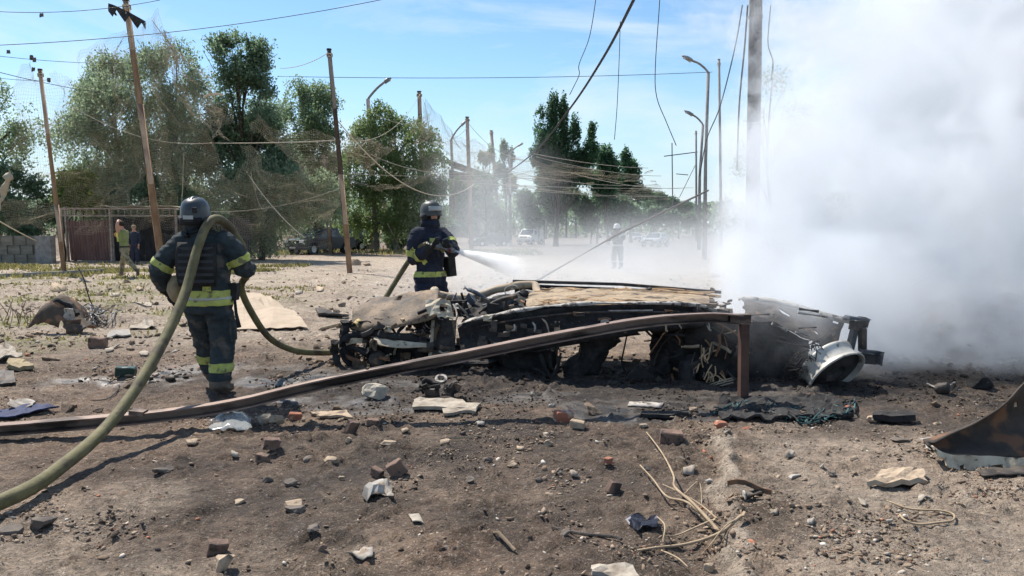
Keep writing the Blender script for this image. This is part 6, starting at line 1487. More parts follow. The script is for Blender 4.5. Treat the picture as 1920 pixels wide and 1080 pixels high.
# ------------------------------------------------------------------ debris, piece by piece
brick_red = pm('red_brick', (0.36,0.15,0.095), (0.27,0.12,0.08), rough=0.95, scale=16, bump=0.4, bscale=70, c3=(0.42,0.34,0.27), s3=13, t3=0.58)
brick_sooty = pm('sooty_brick', (0.15,0.10,0.08), (0.22,0.15,0.115), rough=0.95, scale=14, bump=0.4, bscale=70, c3=(0.07,0.055,0.05), s3=11, t3=0.58)
stone_tan = pm('tan_stone', (0.42,0.33,0.24), (0.30,0.23,0.165), rough=0.95, scale=12, bump=0.4, bscale=50, c3=(0.17,0.13,0.10), s3=10, t3=0.62)
stone_grey = pm('grey_concrete_lump', (0.34,0.32,0.29), (0.22,0.20,0.185), rough=0.95, scale=12, bump=0.4, bscale=50)
stone_dark = pm('dark_stone', (0.10,0.085,0.075), (0.16,0.135,0.115), rough=0.95, scale=12, bump=0.4, bscale=50)
plaster = pm('white_plaster', (0.40,0.355,0.295), (0.21,0.175,0.14), rough=0.92, scale=9, bump=0.3)
wood_m = pm('weathered_wood', (0.24,0.18,0.125), (0.14,0.105,0.075), rough=0.9, scale=9, stretch=(0.3,1,1), bump=0.2)
twig_m = pm('dry_twig', (0.40,0.31,0.21), (0.28,0.21,0.14), rough=0.9, scale=12)
paper_m = pm('torn_paper', (0.38,0.355,0.32), (0.22,0.19,0.16), rough=0.9, scale=12, c3=(0.22,0.17,0.13), s3=9, t3=0.6)
rustplate = pm('rust_plate', (0.13,0.075,0.05), (0.22,0.13,0.08), rough=0.8, metal=0.2, scale=6, bump=0.3, c3=(0.07,0.055,0.045), s3=5, t3=0.58)
grey_plate = pm('burnt_grey_sheet', (0.035,0.03,0.027), (0.075,0.058,0.047), rough=0.75, metal=0.2, scale=5, bump=0.25, c3=(0.16,0.085,0.05), s3=4, t3=0.6)
def chunk_mesh(size, seed, boxy=0.6, sub=2):
    b = bmesh.new(); bmesh.ops.create_icosphere(b, subdivisions=sub, radius=1.0); V = []
    o = Vector((seed*3.1, seed*7.7, seed*1.9)); rr = random.Random(seed)
    planes = [(Vector((rr.gauss(0,1), rr.gauss(0,1), rr.gauss(0,1))).normalized(), rr.uniform(0.5, 0.85)) for _ in range(9)]
    for v in b.verts:
        p = v.co.copy(); q = Vector([math.copysign(abs(c)**(1-boxy*0.6), c) for c in p]); p = q
        for n_, d_ in planes:
            k = p.dot(n_) - d_
            if k > 0: p -= n_*k
        p *= 1 + 0.22*mnoise.noise(p*2.2 + o) + 0.10*mnoise.noise(p*6 + o); V.append(Vector((p.x*size[0]/2, p.y*size[1]/2, p.z*size[2]/2))/0.8)
    F = [tuple(v.index for v in f.verts) for f in b.faces]; b.free(); return V, F
NSEED = [100]
def lump(name, label, px, py, wpx, hpx, m, cat, group=None, yaw=None, flat=1.0, boxy=0.6, tilt=0.15):
    """a solid piece lying where it is seen: wpx/hpx its apparent size"""
    NSEED[0] += 1; sd = NSEED[0]; rr = random.Random(sd)
    p = on_ground(px, py + hpx*0.42); d = p.length/ FPX * 0.85; sz = (wpx*d, wpx*d*rr.uniform(0.6,0.95), hpx*d*1.05*flat)
    V, F = chunk_mesh(sz, sd, boxy); me = new_mesh(name, V, F)
    o = put(name, me, m, loc=p + Vector((0,0,sz[2]*0.34)))
    o.rotation_euler = (rr.uniform(-tilt,tilt), rr.uniform(-tilt,tilt), rr.uniform(0,0.5) if yaw is None else yaw)
    return tag(o, label, cat, group)
def brick(label, px, py, wpx, hpx, m=brick_red, yaw=0.3, tilt=(0.1,0.1), group='bricks thrown about the ground', name='brick', frac=1.0):
    NSEED[0] += 1; sd = NSEED[0]; p = on_ground(px, py + hpx*0.42); d = p.length/FPX
    L_ = wpx*d; mb = MB(); mb.box((0,0,0), (L_, L_*0.55*frac, max(hpx*d, 0.03)), None, 0.06)
    me = new_mesh(name, mb.V, mb.F); b = bmesh.new(); b.from_mesh(me); bmesh.ops.bevel(b, geom=b.edges[:], offset=L_*0.05, segments=1, affect='EDGES'); bmesh.ops.subdivide_edges(b, edges=b.edges[:], cuts=2, use_grid_fill=True)
    for v in b.verts: v.co += mnoise.noise_vector(v.co*14/max(L_,.05)*0.2 + Vector((sd,0,0)))*L_*0.05
    b.to_mesh(me); b.free()
    o = put(name, me, m, loc=p + Vector((0,0,max(hpx*d,0.03)*0.42))); o.rotation_euler = (tilt[0], tilt[1], yaw)
    return tag(o, label, 'brick', group)
def flat(name, label, cat, pts, m, th=0.012, rows=5, cols=8, lift=0.01, crump=0.02, group=None, arch=0.0):
    """crumpled sheet lying on the ground; pts: four photo corners far-left, far-right, near-right, near-left"""
    A, B, C_, D = [on_ground(*q) for q in pts]; G = []; NSEED[0] += 1
    for i in range(rows+1):
        row = []
        for j in range(cols+1):
            u, v = j/cols, i/rows; p = A.lerp(B, u).lerp(D.lerp(C_, u), v); p.z = gz(p.x, p.y) + lift + th + arch*math.sin(u*3.14)*math.sin(v*3.14)
            p += mnoise.noise_vector(p*9 + Vector((NSEED[0],0,0)))*crump; p.z = max(p.z, gz(p.x,p.y)+th); row.append(p)
        G.append(row)
    return tag(MB().sheet(G, th).build(name, m, base=A, smooth=(th < 0.013 and crump < 0.02)), label, cat, group)

# -- bricks and blocks
brick('bright red brick nearest the middle of the wreck', 1056, 780, 36, 22, brick_red, 0.4)
brick('pale orange brick half touching the bright red one', 1083, 798, 28, 14, stone_tan, -0.3)
brick('upright sooty grey block standing alone left of the teal net', 1258, 825, 42, 28, brick_sooty, -0.1, (0.15,0.05))
brick('brown brick with a pale slab on its top, mid foreground', 1150, 916, 26, 24, brick_sooty, 0.6, (0.2,0.3))
brick('dark brick standing on end with a pointed corner', 744, 880, 32, 30, brick_sooty, 0.2, (0.05,-0.55))
brick('smaller dark brick leaning left of the pointed one', 707, 884, 24, 17, brick_sooty, -0.5, (0.1,0.35))
brick('dark flat brick lying just below the channel shadow', 700, 801, 24, 14, brick_sooty, 0.1)
brick('tilted brown brick on top of a pale stone beneath the channel', 660, 806, 22, 26, brick_sooty, 0.8, (0.4,0.2))
brick('orange brick stub inside the clear plastic sheet', 428, 801, 22, 15, brick_red, 0.2)
brick('orange brick block beside the plastic sheet under the channel', 554, 780, 22, 16, brick_red, 0.15)
brick('brown half brick at the upper end of the foreground rubble heap', 510, 843, 30, 20, brick_sooty, 0.5, (0.2,0.2))
brick('small brown brick under the rubble heap near the hose shadow', 493, 862, 24, 16, brick_sooty, -0.2)
brick('brown brick at the bottom edge under the hose shadow', 408, 1024, 34, 26, brick_sooty, 0.5, (0.3,0.2))
brick('red brick beside the teal net coil', 1594, 763, 22, 13, brick_red, 0.6)
brick('grey brick in the litter right of the curled metal scrap', 184, 645, 26, 18, brick_sooty, 0.1)
brick('dark green painted box shaped brick lying near the hose', 236, 702, 30, 18, pm('dark_green_paint', (0.02,0.045,0.035), (0.03,0.06,0.05), rough=0.4), 0.3)
brick('rusty orange brick chip left of the teal net', 1140, 872, 20, 12, brick_red, 0.9)
# -- stones and lumps
lump('stone', 'yellow tan stone perched on a dark clod in the lower foreground', 548, 946, 38, 20, stone_tan, 'stone', boxy=0.8)
lump('stone', 'dark clod under the yellow tan stone', 552, 958, 46, 14, stone_dark, 'stone')
lump('stone', 'large tan stone at the bottom edge, lower of a pair', 418, 1054, 36, 40, stone_tan, 'stone', boxy=0.8)
lump('stone', 'pale rounded stone below the tilted brown brick', 652, 826, 16, 14, stone_tan, 'stone')
lump('stone', 'pale lump of stone standing in a cluster by the channel', 497, 786, 26, 22, plaster, 'stone')
lump('stone', 'broken tan stone next to the orange brick block', 520, 790, 30, 20, stone_tan, 'stone')
lump('stone', 'big pale lump of rock at the end of the pickup', 668, 491, 22, 16, stone_tan, 'stone')
lump('stone', 'pale rock right beside the dark topped net post', 688, 495, 16, 9, stone_tan, 'stone')
lump('concrete_lump', 'pale lump of ash with a finger sticking up under the channel', 702, 735, 52, 34, pm('ash_lump', (0.48,0.44,0.37), (0.30,0.27,0.22), rough=0.95, scale=10, bump=0.5), 'concrete', boxy=0.2)
lump('concrete_lump', 'grey boulder of concrete in the plastic sheet', 455, 795, 26, 24, stone_grey, 'concrete')
lump('stone', 'dark lump under the hose at the left edge', 80, 982, 44, 24, stone_dark, 'stone')
lump('stone', 'dark clod beside the hose where it meets the ground', 25, 995, 44, 20, stone_dark, 'stone')
lump('stone', 'dark flat stone in the middle of the hose shadow', 305, 885, 38, 14, stone_dark, 'stone')
lump('stone', 'pale round pebble of plaster by the torn ridge', 1326, 1063, 24, 22, stone_tan, 'stone')
lump('stone', 'grey stone in the ridge just above the metal bracket', 1330, 913, 16, 9, stone_grey, 'stone')
lump('stone', 'charred lump beside the small metal drum in the burnt ground', 1838, 716, 44, 30, char2, 'stone', boxy=0.2)
lump('stone', 'tan lump half buried left of the metal sheet', 1636, 790, 20, 14, stone_tan, 'stone')
for i, (px, py, w, h, m_) in enumerate([(960,872,22,12,stone_tan),(915,862,18,16,stone_dark),(1030,828,22,14,stone_tan),(1035,760,14,10,stone_grey),(868,812,14,9,stone_dark),(835,835,26,12,stone_tan),(730,832,46,14,stone_tan),(620,860,34,14,stone_tan),(585,858,30,14,stone_dark),(1205,800,18,8,stone_tan),(1280,830,16,10,stone_dark),(1275,868,26,12,stone_dark),(1310,820,16,10,stone_tan),(1350,808,30,12,brick_red),(1400,805,22,9,brick_red),(1010,900,18,10,stone_dark),(1215,880,20,9,stone_dark),(880,905,22,9,stone_dark),(590,1005,30,14,stone_dark),(605,1035,18,12,brick_sooty),(545,905,24,12,stone_dark),(500,895,22,12,stone_dark),(450,940,22,10,stone_tan),(840,1030,20,8,stone_dark),(1060,1010,26,10,stone_dark),(1490,905,30,8,stone_grey),(1560,900,18,8,stone_dark),(1600,870,16,9,stone_tan),(1690,830,30,10,stone_dark),(1760,790,20,8,stone_tan)]):
    lump('stone', 'loose stone among the foreground rubble, small and irregular', px, py, w, h, m_, 'stone', 'loose stones among the foreground rubble')
# -- pale slabs, chips and paper
flat('plaster_slab', 'stack of white slabs lying flat in front of the wreck', 'slab', [(778,758),(868,760),(880,776),(774,772)], plaster, 0.03, 3, 8, 0.0, 0.012)
flat('plaster_slab', 'broken white slab pushed against the stacked slabs', 'slab', [(828,766),(900,766),(892,780),(832,782)], plaster, 0.025, 3, 6, 0.0, 0.012)
flat('plaster_slab', 'tan slab of board lying beside the orange brick block', 'slab', [(580,776),(650,778),(662,788),(600,786)], stone_tan, 0.02, 3, 6, 0.0, 0.008)
flat('plaster_slab', 'pale slab cut off by the bottom edge of the photo', 'slab', [(1108,1072),(1185,1072),(1200,1095),(1110,1095)], plaster, 0.02, 3, 5, 0.0, 0.006)
flat('plaster_slab', 'pinkish slab of earth crust at the lower right', 'slab', [(1650,905),(1730,902),(1735,930),(1625,934)], stone_tan, 0.03, 4, 7, 0.0, 0.02)
flat('metal_scrap', 'white ash covered strip of metal before the axle', 'scrap', [(1180,756),(1245,756),(1240,766),(1176,764)], ashm, 0.01, 2, 6, 0.0, 0.006)
flat('wood_board', 'charred plank in the shadow right of the red brick', 'board', [(1205,780),(1290,778),(1292,788),(1200,790)], char2, 0.03, 2, 6, 0.0, 0.01)
flat('wood_board', 'charred beam end lying right of the teal net', 'board', [(1638,788),(1715,788),(1716,798),(1636,798)], char2, 0.05, 2, 5, 0.0, 0.008)
flat('cardboard_sheet', 'large tan cardboard sheet tented on the ground behind the walking firefighter', 'cardboard', [(425,545),(500,555),(578,624),(436,622)], pm('dusty_cardboard', (0.42,0.34,0.26), (0.34,0.27,0.20), rough=0.95, scale=4, bump=0.1), 0.010, 8, 10, 0.03, 0.02, arch=0.10)
flat('plastic_scrap', 'white crumpled plastic strip left of the pouch', 'plastic', [(245,612),(285,606),(292,616),(242,622)], plaster, 0.01, 3, 6, 0.02, 0.03)
flat('plastic_scrap', 'white plastic heap at the left edge', 'plastic', [(-20,660),(30,664),(40,684),(-20,688)], plaster, 0.012, 5, 6, 0.06, 0.07)
flat('plastic_scrap', 'grey sheet of torn panel right of the curled metal scrap', 'panel', [(205,628),(242,624),(246,636),(200,640)], stone_grey, 0.02, 3, 5, 0.01, 0.02)
flat('plaster_slab', 'pale flat board lying on the grass by the verge', 'slab', [(248,570),(285,570),(284,578),(246,577)], plaster, 0.02, 2, 5, 0.0, 0.006)
flat('metal_scrap', 'dark framed panel at the left edge below the white heap', 'panel', [(-20,706),(25,708),(32,726),(-20,734)], char, 0.02, 3, 5, 0.02, 0.03)
flat('cloth_scrap', 'tan matted rag on the ground near the left edge', 'rag', [(18,690),(58,690),(62,703),(14,704)], tan_gear, 0.04, 4, 6, 0.01, 0.04)
flat('cloth_scrap', 'dark blue crumpled cloth beside the channel at the left edge', 'cloth', [(-20,772),(80,764),(108,770),(-10,790)], pm('dark_blue_cloth', (0.02,0.028,0.07), (0.03,0.04,0.10), rough=0.8), 0.012, 4, 10, 0.02, 0.05)
flat('paper_scrap', 'white foil litter on the dark blue cloth', 'litter', [(20,762),(60,762),(62,772),(15,774)], paper_m, 0.006, 4, 6, 0.05, 0.05)
flat('paper_scrap', 'crumpled white and brown paper scrap in the centre foreground', 'paper', [(690,922),(735,920),(742,945),(684,950)], paper_m, 0.004, 6, 7, 0.03, 0.06, arch=0.05)
flat('paper_scrap', 'small curled white peel right of the crumpled paper', 'paper', [(770,976),(788,974),(790,986),(769,988)], plaster, 0.006, 3, 5, 0.01, 0.03)
flat('paper_scrap', 'flat dirty white card near the bottom edge', 'card', [(660,1042),(698,1038),(696,1056),(650,1060)], paper_m, 0.006, 3, 5, 0.01, 0.015)
flat('paper_scrap', 'clean white chip alone on the pale gravel', 'chip', [(1722,951),(1744,950),(1743,961),(1719,963)], plaster, 0.008, 2, 3, 0.01, 0.006)
flat('paper_scrap', 'small white peel left of the cable loop', 'chip', [(1608,955),(1624,960),(1622,968),(1612,964)], plaster, 0.006, 2, 3, 0.01, 0.008)
for i, (px, py, w) in enumerate([(110,545,30),(215,555,20),(262,550,14),(318,548,18),(560,548,14),(618,585,16),(330,600,14),(270,668,18),(205,660,16),(1075,895,14),(1290,895,22),(1365,832,14),(1480,870,18),(975,842,14),(760,815,16),(900,800,16),(1300,770,14),(1520,1000,14),(1665,1000,12),(440,860,14),(640,900,12),(360,835,20),(1450,985,14),(600,545,14)]):
    flat('plaster_chip', 'little pale chip lying on bare ground', 'chip', [(px-w/2,py-w*.15),(px+w/2,py-w*.2),(px+w*.45,py+w*.16),(px-w*.4,py+w*.2)], rnd.choice([plaster, stone_tan, paper_m]), 0.012, 2, 3, 0.005, 0.012, 'pale chips lying about')
# -- clear plastic sheet caught under the channel
G = []
for i in range(7):
    G.append([at(392+78*j/9, 806-(4+34*math.sin(j/9*2.2+0.4))*(1-i/6)**0.8, 5.62+0.35*(1-i/6)) + mnoise.noise_vector(Vector((j*.7,i*.9,2)))*0.03 for j in range(10)])
pl = pm('cloudy_plastic_film', (0.55,0.58,0.58), rough=0.18, spec=0.8)
bs = [n for n in pl.node_tree.nodes if n.type == 'BSDF_PRINCIPLED'][0]; bs.inputs['Alpha'].default_value = 0.28
tag(MB().sheet(G, 0.003).build('plastic_sheet', pl, base=G[-1][0], smooth=True), 'cloudy clear plastic sheet bulging out beneath the channel', 'plastic')
# -- curled metal scrap at left
root = empty('metal_scrap', on_ground(100, 622), 'curled rusty metal shell with torn dark edge standing on the grass', 'scrap')
b0 = on_ground(100, 632); Y0 = b0.y
G = []
for i in range(10):
    t_ = i/9; row = []
    for j in range(15):
        u = j/14; xx = 50 + 98*u; hump = math.sin(min(1, 0.12+u*1.0)*math.pi*0.92)**0.7
        ang = t_*math.pi*0.75; zf = (0.10 + 0.07*math.sin(u*6)) if u < .8 else 0.02
        q = at(xx, 632, Y0); row.append(Vector((q.x + 0.10*t_, Y0 + 0.05 + 0.36*(1-math.cos(ang))*hump, gz(q.x, Y0) + zf + (0.30+0.10*math.sin(u*5+1))*hump*math.sin(ang))) + mnoise.noise_vector(Vector((u*5, t_*3, 4)))*0.035)
    G.append(row)
MB().sheet(G, 0.012, {(8,3),(0,8),(1,8),(0,9),(8,9),(8,10),(7,10)}).build('shell', pm('sooty_rust_shell', (0.05,0.043,0.038), (0.12,0.085,0.06), rough=0.85, scale=5, bump=0.4, c3=(0.22,0.12,0.07), s3=6, t3=0.6), root, smooth=True)
MB().tube(smooth_path([at(90,578,Y0+.2), at(100,568,Y0+.25), at(118,566,Y0+.3), at(136,574,Y0+.3), at(144,590,Y0+.2)], 4), 0.045, 8).jitter(0.03, 8).build('torn_lip', char2, root)
MB().sheet([[at(120+j*6, 578+i*8, Y0+.15) for j in range(4)] for i in range(5)], 0.015).jitter(0.03,9).build('torn_flap', ashm, root)
MB().sheet([[at(125+j*8, 600+i*7, Y0+.1+.02*j) for j in range(4)] for i in range(5)], 0.015).jitter(0.03,9).build('torn_flap', rustplate, root)
# -- tangle of wire behind it
rw2 = random.Random(3)
root = empty('wire_tangle', on_ground(185, 608), 'loose tangle of dark wire spread right of the curled metal shell', 'wire')
for k in range(22):
    P = [on_ground(rw2.uniform(145,222), rw2.uniform(594,618)) + Vector((0,0,rw2.uniform(.02,.2))) for _ in range(4)]
    MB().tube(smooth_path(P, 5), 0.008, 5).build('wire', rw2.choice([char2, wood_m, galv]), root)
root = empty('dry_weed', on_ground(28, 612), 'thin dry weed stalks growing left of the curled metal shell', 'weed')
for k in range(14):
    b_ = on_ground(rw2.uniform(5,60), rw2.uniform(603,620)); P = [b_, b_ + Vector((rw2.uniform(-.1,.1),0,rw2.uniform(.12,.3))), b_ + Vector((rw2.uniform(-.3,.3),rw2.uniform(-.1,.1),rw2.uniform(.2,.5)))]
    MB().tube(smooth_path(P, 4), 0.006, 4).build('stalk', wood_m, root)
b_ = on_ground(178, 582)
tag(MB().tube(smooth_path([b_, at(166,555,b_.y), at(158,525,b_.y+.1), at(147,503,b_.y+.2)], 5), 0.012, 6).build('bent_rod', char, base=b_), 'thin bent rod sticking up from the grass near the kerb', 'rod')
# -- twisted engine scrap in front of the wreck
root = empty('engine_scrap', on_ground(822, 752), 'twisted lump of engine scrap right above the white slabs', 'scrap')
for k in range(16):
    c_ = on_ground(822, 752) + Vector((rw2.uniform(-.2,.2), rw2.uniform(-.08,.12), rw2.uniform(.02,.16)))
    if k % 2: MB().tube(smooth_path([c_, c_ + Vector((rw2.uniform(-.1,.1),0,.07)), c_ + Vector((rw2.uniform(-.16,.16),.03,rw2.uniform(-.02,.04)))],3), rw2.uniform(.012,.024), 7).build('pipe', rw2.choice([char, ashm, char2]), root)
    else: MB().box(c_, (rw2.uniform(.05,.14), .07, rw2.uniform(.04,.08)), Matrix.Rotation(rw2.uniform(-.6,.6),3,'Y') @ Matrix.Rotation(rw2.uniform(0,3),3,'Z'), .3).build('casting', rw2.choice([char, char2]), root)
MB().lathe([(.035,-.015),(.06,-.015),(.06,.015),(.035,.015)], 16, Matrix.Translation(on_ground(830,735)+Vector((0,-.15,.14))) @ Matrix.Rotation(.5,4,'X'), closed=True).build('ring', ashm, root)
# -- small metal drum and rods right of the fire
b_ = on_ground(1766, 742)
root = empty('metal_drum', b_, 'small pale metal drum with thin rods on the burnt ground', 'scrap')
MB().lathe([(0.0,-.06),(.04,-.06),(.05,-.03),(.05,.05),(.035,.06),(0,.06)], 18, Matrix.Translation(b_+Vector((0,0,.05))) @ Matrix.Rotation(1.2,4,'X') @ Matrix.Rotation(.8,4,'Y')).jitter(.012,14).build('drum', char, root, smooth=False)
for a_ in ((1738,728),(1800,738),(1790,724)): MB().tube([b_+Vector((0,0,.03)), on_ground(*a_)+Vector((0,0,.02))], .009, 5).build('rod', ashm, root)
# -- teal net coil
teal = pm('teal_net_cord', (0.05,0.13,0.13), (0.03,0.07,0.075), rough=0.7, scale=9, c3=(0.02,0.025,0.03), s3=6, t3=0.55)
root = empty('net_coil', on_ground(1450, 785), 'charred tangle of teal netting spread in front of the rear wheel', 'net')
for k in range(64):
    x0 = rw2.uniform(1338, 1570); P = []
    for q in range(6):
        x = x0 + q*rw2.uniform(8,26) - 20; y = 776 + 9*math.sin(x*0.03) + rw2.uniform(-16,14)*math.sin(max(.1,min(1,(x-1325)/120))*1.57); p_ = on_ground(max(1332,min(x,1602)), y); p_.z += rw2.uniform(.005,.05); P.append(p_)
    MB().tube(smooth_path(P, 4), rw2.uniform(.004,.009), 5).build('cord', teal if k % 3 else char2, root)
flat('charred_cloth', 'blackened cloth heap under the teal netting', 'cloth', [(1345,752),(1560,748),(1600,786),(1350,794)], char2, 0.02, 10, 22, 0.015, 0.06)
# -- curved metal sheet at right
root = empty('metal_sheet', on_ground(1860, 885), 'large curved burnt metal sheet with a pale ragged rim at the right edge', 'metal sheet')
Yn, Yf = on_ground(1800, 885).y, on_ground(1800, 840).y
rim = [(1742,836),(1765,851),(1800,856),(1850,858),(1905,858),(1960,858),(2040,860)]
topc = [(1752,832),(1790,812),(1835,792),(1870,768),(1895,744),(1912,728),(1940,700)]
A = smooth_path([at(x, y, Yn + 0.02) for x, y in rim], 5); B = smooth_path([at(x, y, Yn + 0.06 + 0.03*i) for i, (x, y) in enumerate(topc)], 5)
G = []
for i in range(13):
    t_ = i/12; G.append([a_.lerp(b2_, t_) + Vector((0, 0.12*math.sin(t_*math.pi), 0.0)) + mnoise.noise_vector(a_*3 + Vector((0,0,t_*3)))*0.02 for a_, b2_ in zip(A, B)])
MB().sheet(G, 0.012, {(9,20),(8,24)}).build('plate', grey_plate, root, smooth=True)
A2 = [a_ + Vector((0,-0.02,0.0)) for a_ in A]
G = [[p_ + Vector((0, -0.014*k, (-0.026*k + 0.010*k/3*math.sin(i*1.3+math.sin(i*.7)*2))*min(1,(i+2)/8) + .012)) for i, p_ in enumerate(A2)] for k in range(4)]
MB().sheet(G, 0.012, {(2,3),(2,4),(2,9),(2,15),(2,16),(2,22)}).jitter(.014, 9).build('ragged_rim', cream, root)
flat('metal_scrap', 'pale torn strip at the tip of the curved metal sheet', 'scrap', [(1722,838),(1758,834),(1768,850),(1745,858)], ashm, 0.008, 3, 4, 0.02, 0.03)
flat('metal_scrap', 'dark strip of sheet lying in front of the curved metal sheet', 'scrap', [(1832,896),(1925,890),(1940,904),(1840,908)], char, 0.01, 2, 6, 0.01, 0.015)
# -- steel bracket
b_ = on_ground(1405, 955)
root = empty('metal_bracket', b_, 'bent metal bracket with a round pale end on the torn ridge', 'bracket')
MB().sheet([[b_ + Vector((-0.10+0.045*j, 0.10-0.02*j, 0.05+0.02*math.sin(j)+0.03*i)) for j in range(6)] for i in range(2)], 0.012).build('arm', rustplate, root)
MB().tube([b_ + Vector((-0.03,0,0.03)), b_ + Vector((0.07,0.03,0.035))], [.032,.026], 12).build('barrel', char, root, smooth=True)
MB().lathe([(0,-.004),(.028,-.004),(.028,.004),(0,.004)], 14, Matrix.Translation(b_+Vector((-0.034,-.006,.03))) @ Matrix.Rotation(1.45,4,'Y')).build('end_disc', ashm, root)
MB().tube([b_ + Vector((0.07,0.03,0.035)), b_ + Vector((0.13,0.035,0.035))], .010, 8).build('stub', cream, root)
# -- dry branch
root = empty('dry_branch', on_ground(1348, 1012), 'bare pale branch with long forked twigs lying in the foreground', 'branch')
def tw(pts, r0, r1, lift=0.02):
    P = smooth_path([on_ground(x, y) + Vector((0,0,lift + l)) for x, y, l in pts], 5); MB().tube(P, [r0 + (r1-r0)*i/(len(P)-1) for i in range(len(P))], 6).build('twig', twig_m, root, smooth=True)
tw([(1348,1012,.01),(1300,975,.05),(1265,945,.08),(1262,930,.10),(1240,880,.07),(1212,822,.02)], .010, .004)
tw([(1340,1000,.01),(1290,970,.04),(1250,950,.04),(1225,920,.03),(1200,888,.01)], .008, .004)
tw([(1345,990,.02),(1310,965,.04),(1272,950,.07),(1242,932,.05)], .006, .003)
tw([(1395,995,.02),(1350,1017,.01),(1290,1030,.01),(1230,1040,.01),(1195,1044,.0)], .010, .005)
tw([(1340,992,.03),(1305,1012,.04),(1270,1020,.03),(1250,1030,.01)], .006, .003)
tw([(1242,1035,.01),(1246,1020,.05),(1232,996,.03)], .005, .003)
tw([(1282,955,.07),(1310,935,.06),(1316,970,.02)], .004, .002)
tw([(1390,997,.01),(1360,1015,.02),(1325,1040,.02)], .005, .003)
tw([(1240,1045,.01),(1270,1060,.01),(1290,1078,.01)], .005, .003)
b_ = on_ground(935, 1019)
tag(MB().tube([on_ground(906,1002)+Vector((0,0,.02)), b_+Vector((0,0,.025)), on_ground(966,1038)+Vector((0,0,.015))], [.010,.011,.009], 7).build('stick', wood_m, base=b_), 'straight thin stick lying in the lower middle', 'stick')
tag(MB().tube(smooth_path([on_ground(1035,1000)+Vector((0,0,.01)), on_ground(1090,1012)+Vector((0,0,.02)), on_ground(1150,1020)+Vector((0,0,.02)), on_ground(1165,1030)+Vector((0,0,.02))],5), .008, 6).build('stick', char, base=on_ground(1090,1012)), 'dark charred stick beside the dry branch', 'stick')
tag(MB().tube(smooth_path([on_ground(825,832)+Vector((0,0,.02)), on_ground(870,826)+Vector((0,0,.02)), on_ground(905,824)+Vector((0,0,.02))],4), .006, 5).build('stick', twig_m, base=on_ground(870,826)), 'short pale stick below the white slabs', 'stick')
flat('metal_scrap', 'blue black shred of burnt foil beside the dry branch', 'scrap', [(1180,985),(1230,985),(1235,1008),(1185,1012)], pm('blue_black_foil', (0.02,0.022,0.035), rough=0.4, metal=0.4), 0.006, 5, 6, 0.02, 0.05)
# -- cable loop at right
wire('pale bent cable loop lying on the gravel', [on_ground(1662,964)+Vector((0,0,.02)), on_ground(1705,978)+Vector((0,0,.025)), on_ground(1760,985)+Vector((0,0,.02)), on_ground(1786,992)+Vector((0,0,.02)), on_ground(1785,1004)+Vector((0,0,.02)), on_ground(1765,1010)+Vector((0,0,.02)), on_ground(1720,1009)+Vector((0,0,.02)), on_ground(1695,1005)+Vector((0,0,.02)), on_ground(1686,995)+Vector((0,0,.02))], .006, twig_m)
# -- boards and pipe pieces near the front of the wreck
flat('wood_board', 'dark board lying left of the bonnet', 'board', [(592,598),(655,597),(652,605),(598,606)], char, 0.03, 2, 6, 0.03, 0.008)
wire('tan stick of pipe left of the bonnet', [on_ground(598,626)+Vector((0,0,.04)), on_ground(625,624)+Vector((0,0,.05)), on_ground(650,618)+Vector((0,0,.06))], .03, tanpipe, cat='pipe', name='pipe')
wire('thin cable lying below the curled scrap', [on_ground(170,752)+Vector((0,0,.015)), on_ground(200,748)+Vector((0,0,.015)), on_ground(220,735)+Vector((0,0,.015)), on_ground(224,722)+Vector((0,0,.015))], .006, cable_m)
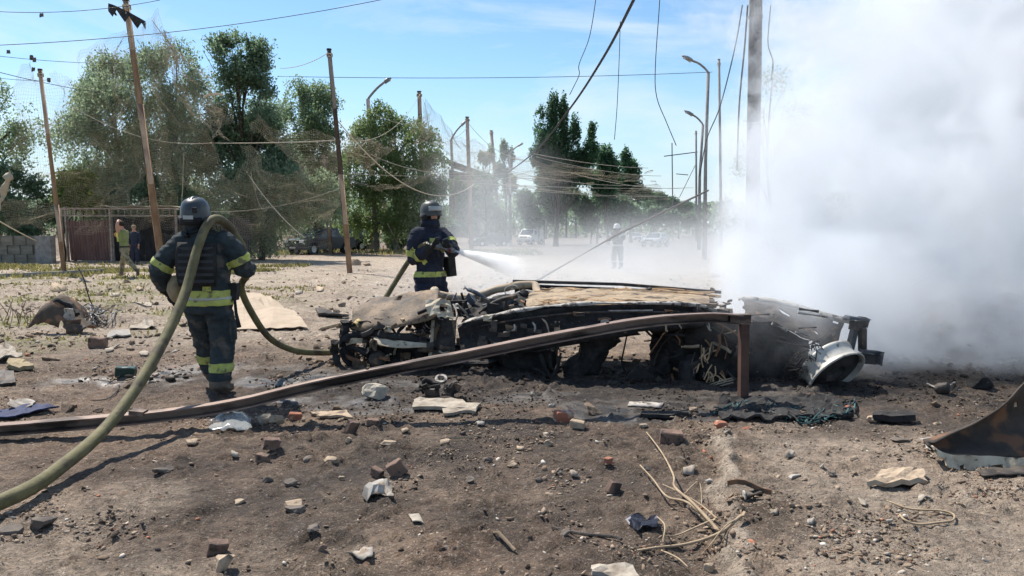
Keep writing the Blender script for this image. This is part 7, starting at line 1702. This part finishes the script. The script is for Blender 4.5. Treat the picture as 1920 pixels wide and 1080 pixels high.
# -- clods thrown up across the middle ground
rc = np.random.default_rng(404); nC = 105
ys = 6.2*(24/6.2)**rc.uniform(0,1,nC); xs = rc.uniform(-.70,.62,nC)*ys; k_ = 0
clod_src = [new_mesh('earth_clod', *chunk_mesh((1,0.8,0.55), 900+i, 0.3)) for i in range(6)]
for me_ in clod_src: me_.materials.append(pm('earth_clod', (0.22,0.165,0.12), (0.13,0.098,0.072), rough=0.97, scale=9, bump=0.5, bscale=30))
for x, y in zip(xs, ys):
    if 6.6 < y < 9.8 and -2.3 < x < 4.2: continue
    s = rc.uniform(.06,.20)*(0.7 + 0.02*y); o = bpy.data.objects.new('earth_clod', clod_src[k_ % 6]); COL.objects.link(o); k_ += 1
    o.location = (x, y, gz(x,y) + s*.12); o.scale = (s,s,s); o.rotation_euler = (rc.normal(0,.2), rc.normal(0,.2), rc.uniform(0,6.28))
    tag(o, 'brown clod of earth thrown onto the open ground', 'clod', 'earth clods on the open ground')

# -- say which one: each small loose piece is named by the thing it lies beside
LM = [('the walking firefighter',390,740),('the curled metal shell',100,600),('the tan cardboard sheet',500,590),('the burnt bonnet',740,580),('the white slabs',830,768),('the bright red brick',1056,780),('the teal netting',1470,780),('the curved metal sheet',1840,830),('the dry branch',1300,970),('the hose at the photo edge',30,960),('the clear plastic sheet',430,790),('the dark topped net post',656,510),('the small metal drum',1760,735),('the crumpled paper scrap',712,935),('the striding soldier',236,520),('the pinkish slab',1680,920),('the standing firefighter',805,560),('the rear wheel rim',1560,700),('the far firefighter',1158,520),('the upright grey block',1258,825),('the straight thin stick',935,1019)]
def to_px(v):
    d = v - Vector((0,0,CAM_H)); f = d.y*_cp - d.z*_sp; u = d.y*_sp + d.z*_cp
    return 960 + FPX*d.x/f, 540 - FPX*u/f
ORD = ['nearest','second nearest','third nearest','fourth nearest','fifth nearest','sixth nearest','seventh nearest','eighth nearest','ninth nearest','tenth nearest','eleventh nearest','twelfth nearest']
for grp, noun in (('earth clods on the open ground','brown earth clod'), ('loose stones among the foreground rubble','small loose stone'), ('pale chips lying about','little pale chip')):
    cells = {}
    for o in [q for q in COL.objects if q.get('group') == grp]:
        x, y = to_px(o.location); nm, lx, ly = min(LM, key=lambda l: math.hypot(x-l[1], (y-l[2])*1.8)); dx, dy = x-lx, (y-ly)*1.8
        side = ('left of' if dx < 0 else 'right of') if abs(dx) > abs(dy) else ('beyond' if dy < 0 else 'in front of')
        cells.setdefault((nm, side), []).append((math.hypot(dx, dy), o))
    for (nm, side), lst in cells.items():
        lst.sort(key=lambda t: t[0])
        for i, (_, o) in enumerate(lst):
            o['label'] = f"{noun} lying {side} {nm}" if len(lst) == 1 else f"{noun} {side} {nm}, {ORD[min(i, 11)]} of {len(lst)}"
